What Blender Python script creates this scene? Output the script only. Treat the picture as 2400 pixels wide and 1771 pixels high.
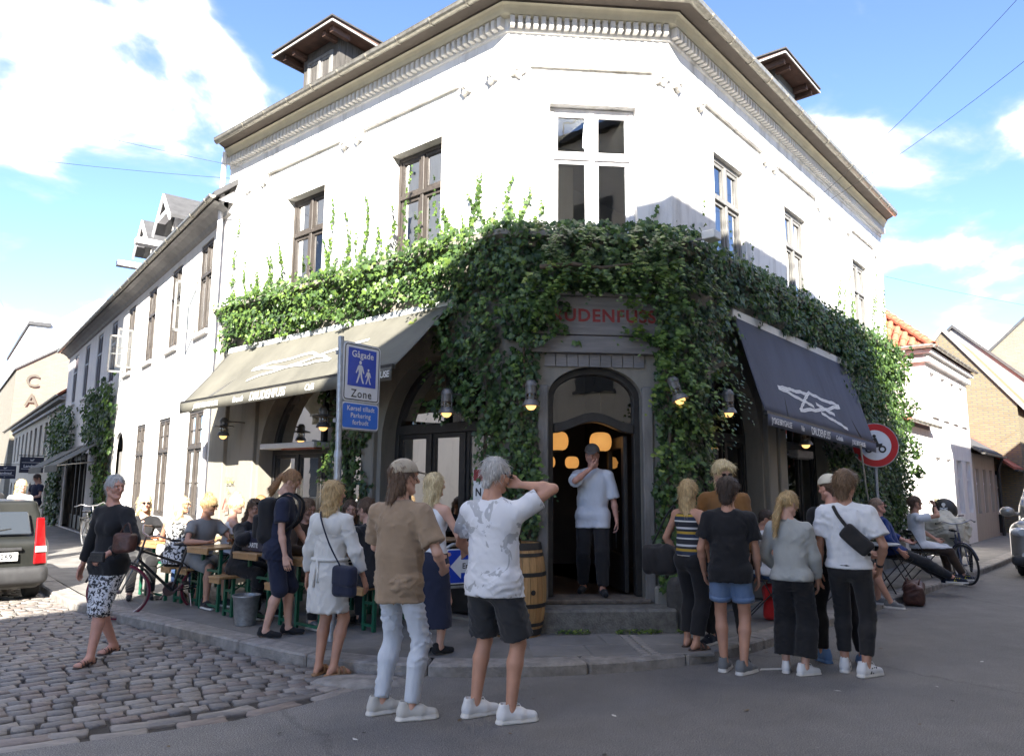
import bpy, bmesh, math, random
import numpy as np
from mathutils import Vector, Matrix, noise as mnoise
from math import sin, cos, pi, radians, sqrt, atan2, hypot

for _o in list(bpy.data.objects): bpy.data.objects.remove(_o)
SC = bpy.context.scene
COL = SC.collection
rnd = random.Random(11)

# ------------------------------------------------------------------ camera
cam_d = bpy.data.cameras.new('camera'); cam = bpy.data.objects.new('camera', cam_d); COL.objects.link(cam)
_p, _r = radians(8.4), radians(0.46)
_fw = Vector((0, cos(_p), sin(_p))); _up0 = Vector((0, -sin(_p), cos(_p))); _rt0 = Vector((1, 0, 0))
_rt = _rt0*cos(_r) + _up0*sin(_r); _up = _up0*cos(_r) - _rt0*sin(_r)
_m = Matrix((_rt, _up, -_fw)).transposed().to_4x4(); _m.translation = (0, 0, 1.6)
cam.matrix_world = _m
cam_d.sensor_width = 36; cam_d.sensor_fit = 'HORIZONTAL'; cam_d.lens = 1720/2400*36; cam_d.clip_end = 2000; cam_d.clip_start = .05
SC.camera = cam

# ------------------------------------------------------------------ light
SUN_AZ, SUN_EL = radians(177), radians(31)
SDIR = Vector((sin(SUN_AZ)*cos(SUN_EL), cos(SUN_AZ)*cos(SUN_EL), sin(SUN_EL)))
world = bpy.data.worlds.new('World'); SC.world = world; world.use_nodes = True
def build_world():
    nt = world.node_tree; nt.nodes.clear(); N = nt.nodes.new; K = nt.links.new
    out = N('ShaderNodeOutputWorld'); bg = N('ShaderNodeBackground'); K(bg.outputs[0], out.inputs[0])
    sky = N('ShaderNodeTexSky'); sky.sky_type = 'NISHITA'; sky.sun_disc = False
    sky.sun_elevation = SUN_EL; sky.sun_rotation = SUN_AZ; sky.air_density = .85; sky.dust_density = .0; sky.ozone_density = 2.6
    tc = N('ShaderNodeTexCoord'); sep = N('ShaderNodeSeparateXYZ'); K(tc.outputs['Generated'], sep.inputs[0])
    # clouds live on a flat layer overhead: direction / height
    mz = N('ShaderNodeMath'); mz.operation = 'MAXIMUM'; mz.inputs[1].default_value = .02; K(sep.outputs[2], mz.inputs[0])
    az = N('ShaderNodeMath'); az.operation = 'ADD'; az.inputs[1].default_value = .28; K(mz.outputs[0], az.inputs[0])
    dv = N('ShaderNodeVectorMath'); dv.operation = 'DIVIDE'
    cz = N('ShaderNodeCombineXYZ'); [K(az.outputs[0], cz.inputs[i]) for i in range(3)]
    K(tc.outputs['Generated'], dv.inputs[0]); K(cz.outputs[0], dv.inputs[1])
    mp = N('ShaderNodeMapping'); mp.inputs['Location'].default_value = (9.3, 2.6, 5.6); mp.inputs['Scale'].default_value = (1.9, 1.9, 2.0)
    K(dv.outputs[0], mp.inputs[0])
    n1 = N('ShaderNodeTexNoise'); n1.inputs['Scale'].default_value = 1.55; n1.inputs['Detail'].default_value = 7; n1.inputs['Roughness'].default_value = .52; n1.inputs['Distortion'].default_value = .25
    K(mp.outputs[0], n1.inputs['Vector'])
    rp = N('ShaderNodeValToRGB'); rp.color_ramp.elements[0].position = .50; rp.color_ramp.elements[1].position = .69; rp.color_ramp.interpolation = 'EASE'
    K(n1.outputs['Fac'], rp.inputs[0])
    n2 = N('ShaderNodeTexNoise'); n2.inputs['Scale'].default_value = 3.2; n2.inputs['Detail'].default_value = 5; K(mp.outputs[0], n2.inputs['Vector'])
    cc = N('ShaderNodeMix'); cc.data_type = 'RGBA'; cc.inputs[6].default_value = (3.2, 3.2, 3.2, 1); cc.inputs[7].default_value = (15.5, 14.0, 12.0, 1)
    br = N('ShaderNodeMapRange'); br.inputs[1].default_value = .54; br.inputs[2].default_value = .70; br.interpolation_type = 'SMOOTHSTEP'; K(n1.outputs['Fac'], br.inputs[0]); K(br.outputs[0], cc.inputs[0])
    # near the horizon the whole sky pales
    ti = N('ShaderNodeMix'); ti.data_type = 'RGBA'; ti.blend_type = 'MULTIPLY'; ti.inputs[0].default_value = 1; ti.inputs[7].default_value = (.86, .87, 1.0, 1); K(sky.outputs[0], ti.inputs[6])
    mx = N('ShaderNodeMix'); mx.data_type = 'RGBA'; K(rp.outputs[0], mx.inputs[0]); K(ti.outputs[2], mx.inputs[6]); K(cc.outputs[2], mx.inputs[7])
    K(mx.outputs[2], bg.inputs[0]); bg.inputs[1].default_value = .088
build_world()
sun_d = bpy.data.lights.new('sun', 'SUN'); sun_d.energy = 4.8; sun_d.angle = radians(.53); sun_d.color = (1, .94, .84)
sun = bpy.data.objects.new('sun', sun_d); COL.objects.link(sun)
sun.rotation_euler = SDIR.to_track_quat('Z', 'Y').to_euler(); sun.location = (0, -20, 30)
SC.view_settings.view_transform = 'Standard'; SC.view_settings.look = 'None'
SC.view_settings.exposure = 2.28; SC.view_settings.gamma = 1; SC.view_settings.use_curve_mapping = False
SC.cycles.max_bounces = 8; SC.cycles.transparent_max_bounces = 12; SC.cycles.caustics_reflective = False; SC.cycles.caustics_refractive = False
SC.cycles.sample_clamp_indirect = 6

# ------------------------------------------------------------------ materials
_MC = {}
def srgb(*c):
    return tuple(((x/255)/12.92 if x/255 <= .04045 else (((x/255)+.055)/1.055)**2.4) for x in c)
def mat(name, col, rough=.7, var=.12, nscale=6., bump=0., bscale=40., metal=0., col2=None, emit=0., stretch=(1, 1, 1), spec=.5, coat=0., det=4., alpha=None, sheen=0.):
    """plain procedural surface: noise-varied base colour + fine relief"""
    if name in _MC: return _MC[name]
    m = bpy.data.materials.new(name); m.use_nodes = True; nt = m.node_tree; N = nt.nodes.new; K = nt.links.new
    b = nt.nodes['Principled BSDF']
    tc = N('ShaderNodeTexCoord'); mp = N('ShaderNodeMapping'); mp.inputs['Scale'].default_value = stretch; K(tc.outputs['Object'], mp.inputs[0])
    if var > 0 or col2:
        n = N('ShaderNodeTexNoise'); n.inputs['Scale'].default_value = nscale; n.inputs['Detail'].default_value = det; n.inputs['Roughness'].default_value = .6; K(mp.outputs[0], n.inputs['Vector'])
        r = N('ShaderNodeValToRGB'); c2 = col2 or tuple(min(1, x*(1+var)) for x in col); c1 = col if col2 else tuple(x*(1-var) for x in col)
        r.color_ramp.elements[0].position = .32; r.color_ramp.elements[1].position = .68
        r.color_ramp.elements[0].color = (*c1, 1); r.color_ramp.elements[1].color = (*c2, 1)
        K(n.outputs['Fac'], r.inputs[0]); K(r.outputs[0], b.inputs['Base Color'])
        rr = N('ShaderNodeMapRange'); rr.inputs[3].default_value = max(0, rough-.08); rr.inputs[4].default_value = min(1, rough+.08); K(n.outputs['Fac'], rr.inputs[0]); K(rr.outputs[0], b.inputs['Roughness'])
    else:
        b.inputs['Base Color'].default_value = (*col, 1); b.inputs['Roughness'].default_value = rough
    b.inputs['Metallic'].default_value = metal; b.inputs['Specular IOR Level'].default_value = spec; b.inputs['Coat Weight'].default_value = coat
    if sheen: b.inputs['Sheen Weight'].default_value = sheen
    if bump:
        n2 = N('ShaderNodeTexNoise'); n2.inputs['Scale'].default_value = bscale; n2.inputs['Detail'].default_value = 5; K(mp.outputs[0], n2.inputs['Vector'])
        bp = N('ShaderNodeBump'); bp.inputs['Strength'].default_value = bump; bp.inputs['Distance'].default_value = .02; K(n2.outputs['Fac'], bp.inputs['Height']); K(bp.outputs[0], b.inputs['Normal'])
    if emit:
        b.inputs['Emission Color'].default_value = (*col, 1); b.inputs['Emission Strength'].default_value = emit
    _MC[name] = m; return m
def glass(name, tint=(.9, .95, .95), refl=1.0, ior=1.5):
    if name in _MC: return _MC[name]
    m = bpy.data.materials.new(name); m.use_nodes = True; nt = m.node_tree; nt.nodes.clear(); N = nt.nodes.new; K = nt.links.new
    o = N('ShaderNodeOutputMaterial'); mx = N('ShaderNodeMixShader'); t = N('ShaderNodeBsdfTransparent'); g = N('ShaderNodeBsdfGlossy'); f = N('ShaderNodeFresnel')
    t.inputs[0].default_value = (*tint, 1); g.inputs['Roughness'].default_value = .015; f.inputs[0].default_value = ior
    ml = N('ShaderNodeMath'); ml.operation = 'MULTIPLY'; ml.use_clamp = True; ml.inputs[1].default_value = refl*2.0; K(f.outputs[0], ml.inputs[0])
    # old float glass: a faint waviness
    tc = N('ShaderNodeTexCoord'); n = N('ShaderNodeTexNoise'); n.inputs['Scale'].default_value = 3; K(tc.outputs['Object'], n.inputs['Vector'])
    bp = N('ShaderNodeBump'); bp.inputs['Strength'].default_value = .06; bp.inputs['Distance'].default_value = .02; K(n.outputs['Fac'], bp.inputs['Height']); K(bp.outputs[0], g.inputs['Normal'])
    K(ml.outputs[0], mx.inputs[0]); K(t.outputs[0], mx.inputs[1]); K(g.outputs[0], mx.inputs[2]); K(mx.outputs[0], o.inputs[0])
    _MC[name] = m; return m
def brickmat(name, c1, c2, mortar, sx, sy, rough=.85, bump=.6, rotz=0., msize=.02, axis='XZ'):
    if name in _MC: return _MC[name]
    m = bpy.data.materials.new(name); m.use_nodes = True; nt = m.node_tree; N = nt.nodes.new; K = nt.links.new
    b = nt.nodes['Principled BSDF']; tc = N('ShaderNodeTexCoord'); mp = N('ShaderNodeMapping')
    K(tc.outputs['Object'], mp.inputs[0])
    if axis == 'XZ': mp.inputs['Rotation'].default_value = (radians(90), 0, 0)
    br = N('ShaderNodeTexBrick'); br.inputs['Scale'].default_value = 1; br.inputs['Brick Width'].default_value = sx; br.inputs['Row Height'].default_value = sy
    br.inputs['Mortar Size'].default_value = msize; br.inputs['Color1'].default_value = (*c1, 1); br.inputs['Color2'].default_value = (*c2, 1); br.inputs['Mortar'].default_value = (*mortar, 1)
    nz = N('ShaderNodeTexNoise'); nz.inputs['Scale'].default_value = 2.; K(tc.outputs['Object'], nz.inputs['Vector'])
    ad = N('ShaderNodeMix'); ad.data_type = 'VECTOR'; ad.inputs[0].default_value = .015; K(mp.outputs[0], ad.inputs[4]); K(nz.outputs['Color'], ad.inputs[5]); K(ad.outputs[1], br.inputs['Vector'])
    mx = N('ShaderNodeMix'); mx.data_type = 'RGBA'; mx.blend_type = 'MULTIPLY'; mx.inputs[0].default_value = .5; K(br.outputs[0], mx.inputs[6])
    n2 = N('ShaderNodeTexNoise'); n2.inputs['Scale'].default_value = 1.3; n2.inputs['Detail'].default_value = 6; K(tc.outputs['Object'], n2.inputs['Vector']); K(n2.outputs['Fac'], mx.inputs[7])
    gm = N('ShaderNodeMix'); gm.data_type = 'RGBA'; gm.inputs[0].default_value = .55; K(mx.outputs[2], gm.inputs[6]); K(br.outputs[0], gm.inputs[7]); K(gm.outputs[2], b.inputs['Base Color'])
    b.inputs['Roughness'].default_value = rough
    bp = N('ShaderNodeBump'); bp.inputs['Strength'].default_value = bump; bp.inputs['Distance'].default_value = .02; bp.invert = True; K(br.outputs['Fac'], bp.inputs['Height']); K(bp.outputs[0], b.inputs['Normal'])
    _MC[name] = m; return m

# ------------------------------------------------------------------ mesh + object helpers
class MB:
    """collects faces; build() links them as one mesh object"""
    def __init__(s, xf=None): s.V = []; s.F = []; s.M = []; s.xf = xf
    def _add(s, pts):
        i = len(s.V); s.V += [tuple(s.xf(*p)) if s.xf else tuple(p) for p in pts]; return i
    def poly(s, pts, m=0):
        i = s._add(pts); s.F.append(tuple(range(i, i+len(pts)))); s.M.append(m); return s
    def box(s, x0, x1, y0, y1, z0, z1, m=0):
        i = s._add([(x0,y0,z0),(x1,y0,z0),(x1,y1,z0),(x0,y1,z0),(x0,y0,z1),(x1,y0,z1),(x1,y1,z1),(x0,y1,z1)])
        for f in ((0,3,2,1),(4,5,6,7),(0,1,5,4),(1,2,6,5),(2,3,7,6),(3,0,4,7)): s.F.append(tuple(i+k for k in f)); s.M.append(m)
        return s
    def hexa(s, bot, top, m=0):
        n = len(bot); i = s._add(list(bot)+list(top))
        s.F.append(tuple(i+k for k in range(n-1,-1,-1))); s.F.append(tuple(i+n+k for k in range(n))); s.M += [m, m]
        for k in range(n): s.F.append((i+k, i+(k+1)%n, i+n+(k+1)%n, i+n+k)); s.M.append(m)
        return s
    def bar(s, a, b, w, h=None, up=(0,0,1), m=0):
        """rectangular bar from a to b"""
        h = h or w; a = Vector(a); b = Vector(b); d = (b-a).normalized(); u = Vector(up)
        if abs(d.dot(u)) > .98: u = Vector((1,0,0))
        x = d.cross(u).normalized()*w/2; y = x.cross(d).normalized()*h/2
        return s.hexa([a-x-y, a+x-y, a+x+y, a-x+y], [b-x-y, b+x-y, b+x+y, b-x+y], m)
    def tube(s, pts, r, n=8, m=0, cap=True):
        pts = [Vector(p) for p in pts]; k = len(pts); rs = r if isinstance(r, (list, tuple)) else [r]*k
        i0 = len(s.V); prev = None
        for q in range(k):
            d = (pts[min(q+1,k-1)]-pts[max(q-1,0)]).normalized()
            if prev is None:
                x = d.orthogonal().normalized()
            else:
                x = (prev - d*prev.dot(d)).normalized()
            prev = x; y = d.cross(x)
            s._add([pts[q]+(x*cos(2*pi*j/n)+y*sin(2*pi*j/n))*rs[q] for j in range(n)])
        for q in range(k-1):
            for j in range(n):
                a = i0+q*n+j; b = i0+q*n+(j+1)%n; s.F.append((a, b, b+n, a+n)); s.M.append(m)
        if cap:
            s.F.append(tuple(i0+j for j in range(n-1,-1,-1))); s.F.append(tuple(i0+(k-1)*n+j for j in range(n))); s.M += [m, m]
        return s
    def lathe(s, prof, c=(0,0,0), n=20, m=0, ax='z', closed=False):
        i0 = len(s.V); k = len(prof)
        for (r, z) in prof:
            pts = []
            for j in range(n):
                a = 2*pi*j/n
                p = (r*cos(a), r*sin(a), z) if ax == 'z' else ((z, r*cos(a), r*sin(a)) if ax == 'x' else (r*sin(a), z, r*cos(a)))
                pts.append((c[0]+p[0], c[1]+p[1], c[2]+p[2]))
            s._add(pts)
        for q in range(k-1):
            mm = m[q] if isinstance(m, (list, tuple)) else m
            for j in range(n):
                a = i0+q*n+j; b = i0+q*n+(j+1)%n; s.F.append((a, b, b+n, a+n)); s.M.append(mm)
        mm = m[0] if isinstance(m, (list, tuple)) else m
        if closed:
            for j in range(n):
                a = i0+(k-1)*n+j; b = i0+(k-1)*n+(j+1)%n; s.F.append((a, b, i0+(j+1)%n, i0+j)); s.M.append(mm)
        else:
            if prof[0][0] > 1e-4: s.F.append(tuple(i0+j for j in range(n-1,-1,-1))); s.M.append(mm)
            if prof[-1][0] > 1e-4: s.F.append(tuple(i0+(k-1)*n+j for j in range(n))); s.M.append(m[-1] if isinstance(m, (list, tuple)) else m)
        return s
    def raw(s, V, F, m=0):
        i = s._add(V); s.F += [tuple(i+k for k in f) for f in F]; s.M += ([m]*len(F) if isinstance(m, int) else list(m)); return s
    def build(s, name, mats, parent=None, smooth=False, bevel=0., world=True, fix=True, loc=None, kind=None, label=None):
        off = Vector((0,0,0))
        if parent is not None and world:
            q = parent
            while q is not None: off += q.location; q = q.parent
        if loc is not None: off = off + Vector(loc)
        V = [(v[0]-off.x, v[1]-off.y, v[2]-off.z) for v in s.V]
        me = bpy.data.meshes.new(name); me.from_pydata(V, [], s.F)
        if not isinstance(mats, (list, tuple)): mats = [mats]
        for mm in mats: me.materials.append(mm)
        if len(mats) > 1: me.polygons.foreach_set('material_index', s.M)
        if fix:
            bm = bmesh.new(); bm.from_mesh(me); bmesh.ops.remove_doubles(bm, verts=bm.verts, dist=1e-5); bmesh.ops.recalc_face_normals(bm, faces=bm.faces); bm.to_mesh(me); bm.free()
        if smooth: me.shade_smooth() if smooth is True else smooth_angle(me, smooth)
        o = bpy.data.objects.new(name, me); COL.objects.link(o)
        if parent is not None: o.parent = parent
        if loc is not None: o.location = loc
        if bevel:
            b = o.modifiers.new('bevel', 'BEVEL'); b.width = bevel; b.segments = 1; b.limit_method = 'ANGLE'; b.angle_limit = radians(40)
        if kind: o['kind'] = kind
        if label: o['label'] = label
        return o
def smooth_angle(me, ang):
    me.shade_smooth()
    try: me.set_sharp_from_angle(angle=radians(ang))
    except Exception: pass
def thing(name, label, cat, loc=(0,0,0), rotz=0., group=None):
    o = bpy.data.objects.new(name, None); COL.objects.link(o); o.location = loc; o.rotation_euler = (0, 0, rotz); o.empty_display_size = .2
    o['label'] = label; o['category'] = cat
    if group: o['group'] = group
    return o
def tag(o, label, cat, group=None):
    o['label'] = label; o['category'] = cat
    if group: o['group'] = group
    return o
def struct(o): o['kind'] = 'structure'; return o
def child(name, me, parent, mw=None):
    o = bpy.data.objects.new(name, me); COL.objects.link(o); o.parent = parent
    if mw is not None: o.matrix_local = mw
    return o
def dup(root, loc, rotz, label=None, group=None):
    r = root.copy(); COL.objects.link(r); r.location = loc; r.rotation_euler = (0, 0, rotz)
    if label: r['label'] = label
    if group: r['group'] = group
    for ch in list(root.children):
        c = ch.copy(); COL.objects.link(c); c.parent = r
        for g in ch.children:
            d = g.copy(); COL.objects.link(d); d.parent = c
    return r
def textmesh(body, size, bold=0., shear=0., align='CENTER', space=1.0):
    cu = bpy.data.curves.new('t', 'FONT'); cu.body = body; cu.size = size; cu.align_x = align; cu.align_y = 'CENTER'; cu.offset = bold; cu.shear = shear; cu.space_character = space; cu.resolution_u = 3
    o = bpy.data.objects.new('t', cu); COL.objects.link(o); bpy.context.view_layer.update()
    me = bpy.data.meshes.new_from_object(o); V = [tuple(v.co) for v in me.vertices]; F = [tuple(p.vertices) for p in me.polygons]
    bpy.data.objects.remove(o); bpy.data.curves.remove(cu); bpy.data.meshes.remove(me)
    return V, F

# ------------------------------------------------------------------ street frames: u along a facade, v out of it, z up
def azd(a): return Vector((sin(radians(a)), cos(radians(a)), 0))
A0 = Vector((-.086, 8.293, 0)); B0 = Vector((1.916, 8.461, 0))
dL, nL = azd(-50.6), azd(-140.6)
dR, nR = azd(41), azd(131)
dC = (B0-A0).normalized(); nC = Vector((dC.y, -dC.x, 0)); WC = (B0-A0).length
E2 = A0 + dL*6.4; d2, n2 = azd(-38), azd(-128)
def fr(o, d, n): return lambda u, v, z: (o.x+d.x*u+n.x*v, o.y+d.y*u+n.y*v, z)
fL, fC, fR, fL2 = fr(A0,dL,nL), fr(A0,dC,nC), fr(B0,dR,nR), fr(E2,d2,n2)
def ang(d): return atan2(d.y, d.x)
PV = .10   # pavement height
# ================================================================== GROUND
def asphalt_mat():
    m = bpy.data.materials.new('asphalt'); m.use_nodes = True; nt = m.node_tree; N = nt.nodes.new; K = nt.links.new; b = nt.nodes['Principled BSDF']
    tc = N('ShaderNodeTexCoord')
    def nz(s, d=3, r=.6):
        n = N('ShaderNodeTexNoise'); n.inputs['Scale'].default_value = s; n.inputs['Detail'].default_value = d; n.inputs['Roughness'].default_value = r; K(tc.outputs['Object'], n.inputs['Vector']); return n
    big, mid, fine = nz(.45, 6), nz(2.4, 9, .8), nz(120, 3, .8)
    vo = N('ShaderNodeTexVoronoi'); vo.inputs['Scale'].default_value = 130; K(tc.outputs['Object'], vo.inputs['Vector'])
    r1 = N('ShaderNodeValToRGB'); r1.color_ramp.elements[0].position = .3; r1.color_ramp.elements[1].position = .72
    r1.color_ramp.elements[0].color = (.140, .137, .133, 1); r1.color_ramp.elements[1].color = (.262, .256, .247, 1)
    mx = N('ShaderNodeMix'); mx.inputs[0].default_value = .6; K(big.outputs['Fac'], mx.inputs[2]); K(mid.outputs['Fac'], mx.inputs[3]); K(mx.outputs[0], r1.inputs[0])
    sp = N('ShaderNodeValToRGB'); sp.color_ramp.elements[0].position = .42; sp.color_ramp.elements[1].position = .68; sp.color_ramp.elements[0].color = (.42, .42, .43, 1); sp.color_ramp.elements[1].color = (1.95, 1.90, 1.84, 1)
    K(fine.outputs['Fac'], sp.inputs[0])
    mu = N('ShaderNodeMix'); mu.data_type = 'RGBA'; mu.blend_type = 'MULTIPLY'; mu.inputs[0].default_value = 1; K(r1.outputs[0], mu.inputs[6]); K(sp.outputs[0], mu.inputs[7])
    # hairline cracks and old oil spots
    v2 = N('ShaderNodeTexVoronoi'); v2.feature = 'DISTANCE_TO_EDGE'; v2.inputs['Scale'].default_value = .35
    dn = N('ShaderNodeMix'); dn.data_type = 'VECTOR'; dn.inputs[0].default_value = .35; K(tc.outputs['Object'], dn.inputs[4]); K(mid.outputs['Color'], dn.inputs[5]); K(dn.outputs[1], v2.inputs['Vector'])
    cr = N('ShaderNodeValToRGB'); cr.color_ramp.elements[0].position = 0; cr.color_ramp.elements[1].position = .006; cr.color_ramp.elements[0].color = (.55, .55, .55, 1); cr.color_ramp.elements[1].color = (1, 1, 1, 1); K(v2.outputs['Distance'], cr.inputs[0])
    m2 = N('ShaderNodeMix'); m2.data_type = 'RGBA'; m2.blend_type = 'MULTIPLY'; m2.inputs[0].default_value = .7; K(mu.outputs[2], m2.inputs[6]); K(cr.outputs[0], m2.inputs[7])
    gm = N('ShaderNodeTexVoronoi'); gm.inputs['Scale'].default_value = 2.6; gm.inputs['Randomness'].default_value = 1; K(tc.outputs['Object'], gm.inputs['Vector'])
    gr = N('ShaderNodeValToRGB'); gr.color_ramp.elements[0].position = .028; gr.color_ramp.elements[1].position = .045; gr.color_ramp.elements[0].color = (1.35, 1.33, 1.3, 1); gr.color_ramp.elements[1].color = (1, 1, 1, 1); K(gm.outputs['Distance'], gr.inputs[0])
    pv = N('ShaderNodeTexVoronoi'); pv.inputs['Scale'].default_value = .16; K(dn.outputs[1], pv.inputs['Vector']); pr = N('ShaderNodeValToRGB'); pr.color_ramp.elements[0].position = .25; pr.color_ramp.elements[1].position = .8; pr.color_ramp.elements[0].color = (.86, .86, .87, 1); pr.color_ramp.elements[1].color = (1.10, 1.10, 1.09, 1); K(pv.outputs['Color'], pr.inputs[0])
    m3 = N('ShaderNodeMix'); m3.data_type = 'RGBA'; m3.blend_type = 'MULTIPLY'; m3.inputs[0].default_value = 1; K(m2.outputs[2], m3.inputs[6]); K(gr.outputs[0], m3.inputs[7])
    m4 = N('ShaderNodeMix'); m4.data_type = 'RGBA'; m4.blend_type = 'MULTIPLY'; m4.inputs[0].default_value = 1; K(m3.outputs[2], m4.inputs[6]); K(pr.outputs[0], m4.inputs[7]); m2 = m4
    K(m2.outputs[2], b.inputs['Base Color']); b.inputs['Roughness'].default_value = .78; b.inputs['Specular IOR Level'].default_value = .4
    bp = N('ShaderNodeBump'); bp.inputs['Strength'].default_value = .55; bp.inputs['Distance'].default_value = .008; K(vo.outputs['Distance'], bp.inputs['Height']); K(bp.outputs[0], b.inputs['Normal'])
    return m
M_asph = asphalt_mat()
M_bed = mat('joint_sand', (.055, .048, .042), .95, .3, 30, .4, 120)
M_far_cob = brickmat('far_setts', (.13, .12, .115), (.10, .095, .09), (.045, .04, .036), .18, .12, axis='XY', msize=.012)
M_ground = mat('ground_dirt', (.10, .095, .085), .95, .2, .3)
M_pave = mat('pavement', (.185,.176,.163), .88, .28, 2.6, .35, 60, det=9)
M_kerb = mat('kerb_granite', (.26,.242,.222), .85, .3, 9, .5, 60, det=8)
M_slab = mat('slab', (.20,.192,.182), .85, .2, 3, .3, 70, det=8)

g = MB().poly([(-400,-400,-.06),(400,-400,-.06),(400,700,-.06),(-400,700,-.06)]).build('ground', M_ground, fix=False); struct(g)
EDGE = [(-1.02,6.47),(-1.20,6.12),(-1.51,5.70),(-1.88,5.32),(-2.31,5.07),(-2.70,4.86),(-3.10,4.64),(-4.4,3.9),(-8,1.6),(-60,-32)]
road = MB().poly([(x,y,0) for x,y in EDGE]+[(-60,-90,0),(110,-90,0),(110,130,0),(50,130,0),(.6,9.6,0)]).build('road', M_asph, fix=False); struct(road)
cob = MB().poly([(x,y,-.022) for x,y in reversed(EDGE)]+[(.6,9.6,-.022),(-20,45,-.022),(-60,120,-.022),(-110,60,-.022),(-110,-32,-.022)]).build('cobbled_street', M_bed, fix=False); struct(cob)
# far setts too small to tell apart
far = MB().poly([(-6.0,13.2,-.006),(-9.2,11.2,-.006),(-60,6,-.006),(-80,60,-.006),(-30,60,-.006)]).build('far_setts', M_far_cob, cob, fix=False)

def inpoly(x, y, P):
    c = False; j = len(P)-1
    for i in range(len(P)):
        if ((P[i][1] > y) != (P[j][1] > y)) and (x < (P[j][0]-P[i][0])*(y-P[i][1])/(P[j][1]-P[i][1])+P[i][0]): c = not c
        j = i
    return c
KERB = [tuple(Vector(fL2(u, 2.25, 0)).xy) for u in (45,34,24,16,10,5,1.6)] + [tuple(Vector(fL(u, v, 0)).xy) for u, v in ((5.3,2.42),(4.3,2.40),(3.4,2.37),(2.5,2.33))] + \
       [(-2.28,7.16),(-1.80,6.80),(-1.38,6.60),(-.72,6.50),(.13,6.52),(.62,6.60),(1.29,6.81),(1.77,7.04),(2.31,7.43),(3.2,8.37),(4.67,9.91),(5.79,11.06),(9.08,14.53),(10.6,16.19),(20,27.0),(34,43)]
# ---- setts: curved courses; the 300 nearest are parts of the street, the rest one joined part
COBAREA = [(x,y) for x,y in EDGE[:-1]] + [(-12,6),(-11.5,14)] + [(-6.3,13.4)] + [KERB[i] for i in (7,8,9,10,11,12,13,14)]
M_cob = [mat('sett_%d' % k, c, .62, .25, 14, .5, 50, det=7, spec=.5) for k, c in enumerate([(.215,.195,.175),(.165,.152,.142),(.26,.235,.21),(.20,.165,.145)])]
def sett(l, w, h, seed):
    r = random.Random(seed); b = MB(); j = lambda a: r.uniform(-a, a)
    bx = [(-l/2+j(.006), -w/2+j(.006)), (0, -w/2+j(.006)), (l/2+j(.006), -w/2+j(.006)), (l/2+j(.005), 0), (l/2+j(.006), w/2+j(.006)), (0, w/2+j(.006)), (-l/2+j(.006), w/2+j(.006)), (-l/2+j(.005), 0)]
    lo = [(x, y, -.04) for x, y in bx]; mid = [(x, y, -h*.75) for x, y in bx]; top = [(x*.93, y*.90, j(.003)) for x, y in bx]
    V = lo+mid+top+[(0, 0, .003+j(.002))]
    F = []
    for a in range(8):
        n = (a+1) % 8; F += [(a, n, 8+n, 8+a), (8+a, 8+n, 16+n, 16+a), (16+a, 16+n, 24)]
    return V, F
SETT = [sett(.17+.012*(k % 5), .118+.006*(k % 3), .012, 50+k) for k in range(14)]
def sett_mesh(k):
    b = MB().raw(*SETT[k]); me = bpy.data.meshes.new('sett'); me.from_pydata(b.V, [], b.F); me.materials.append(M_cob[k % 4]); me.shade_smooth(); return me
SETTM = [sett_mesh(k) for k in range(14)]
def gen_setts():
    out = []; e = Vector((-1.9, -1.42, 0)).normalized(); f = Vector((e.y, -e.x, 0))   # along / away from the asphalt edge
    o = Vector((-1.6, 5.62, 0)); row = 0; t = .34
    while t < 13:
        w = .104+rnd.uniform(-.006, .01); s = -9+rnd.uniform(0, .2)
        while s < 13:
            l = .148+rnd.uniform(-.03, .038)
            bend = .55*sin((s+t*.3)*.55)+.22*sin(s*1.35+t*.7)
            p = o+e*s+f*(t*1.0+bend*min(1, t/2.5))
            sl = (.55*.55*cos((s+t*.3)*.55)+.22*1.35*cos(s*1.35+t*.7))*min(1, t/2.5)
            if -1.0 > p.x > -12 and inpoly(p.x, p.y, COBAREA): out.append((p.x, p.y, ang(e+f*sl), l, w))
            s += l+.010
        t += w+.011; row += 1
    # two courses of long edging stones against the asphalt
    for q, (off, ln) in enumerate(((.075, .34), (.21, .30))):
        pts = [Vector((x, y, 0)) for x, y in EDGE[1:8]]; acc = 0
        for a, b in zip(pts, pts[1:]):
            d = (b-a); L = d.length; d.normalize(); nn = Vector((d.y, -d.x, 0)); 
            if nn.y < 0: nn = -nn
            s = (.05 if q else .2)
            while s < L:
                p = a+d*s+nn*off; l = ln+rnd.uniform(-.07, .1); out.append((p.x, p.y, ang(d), l, .125)); s += l+.012
    return out
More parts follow.
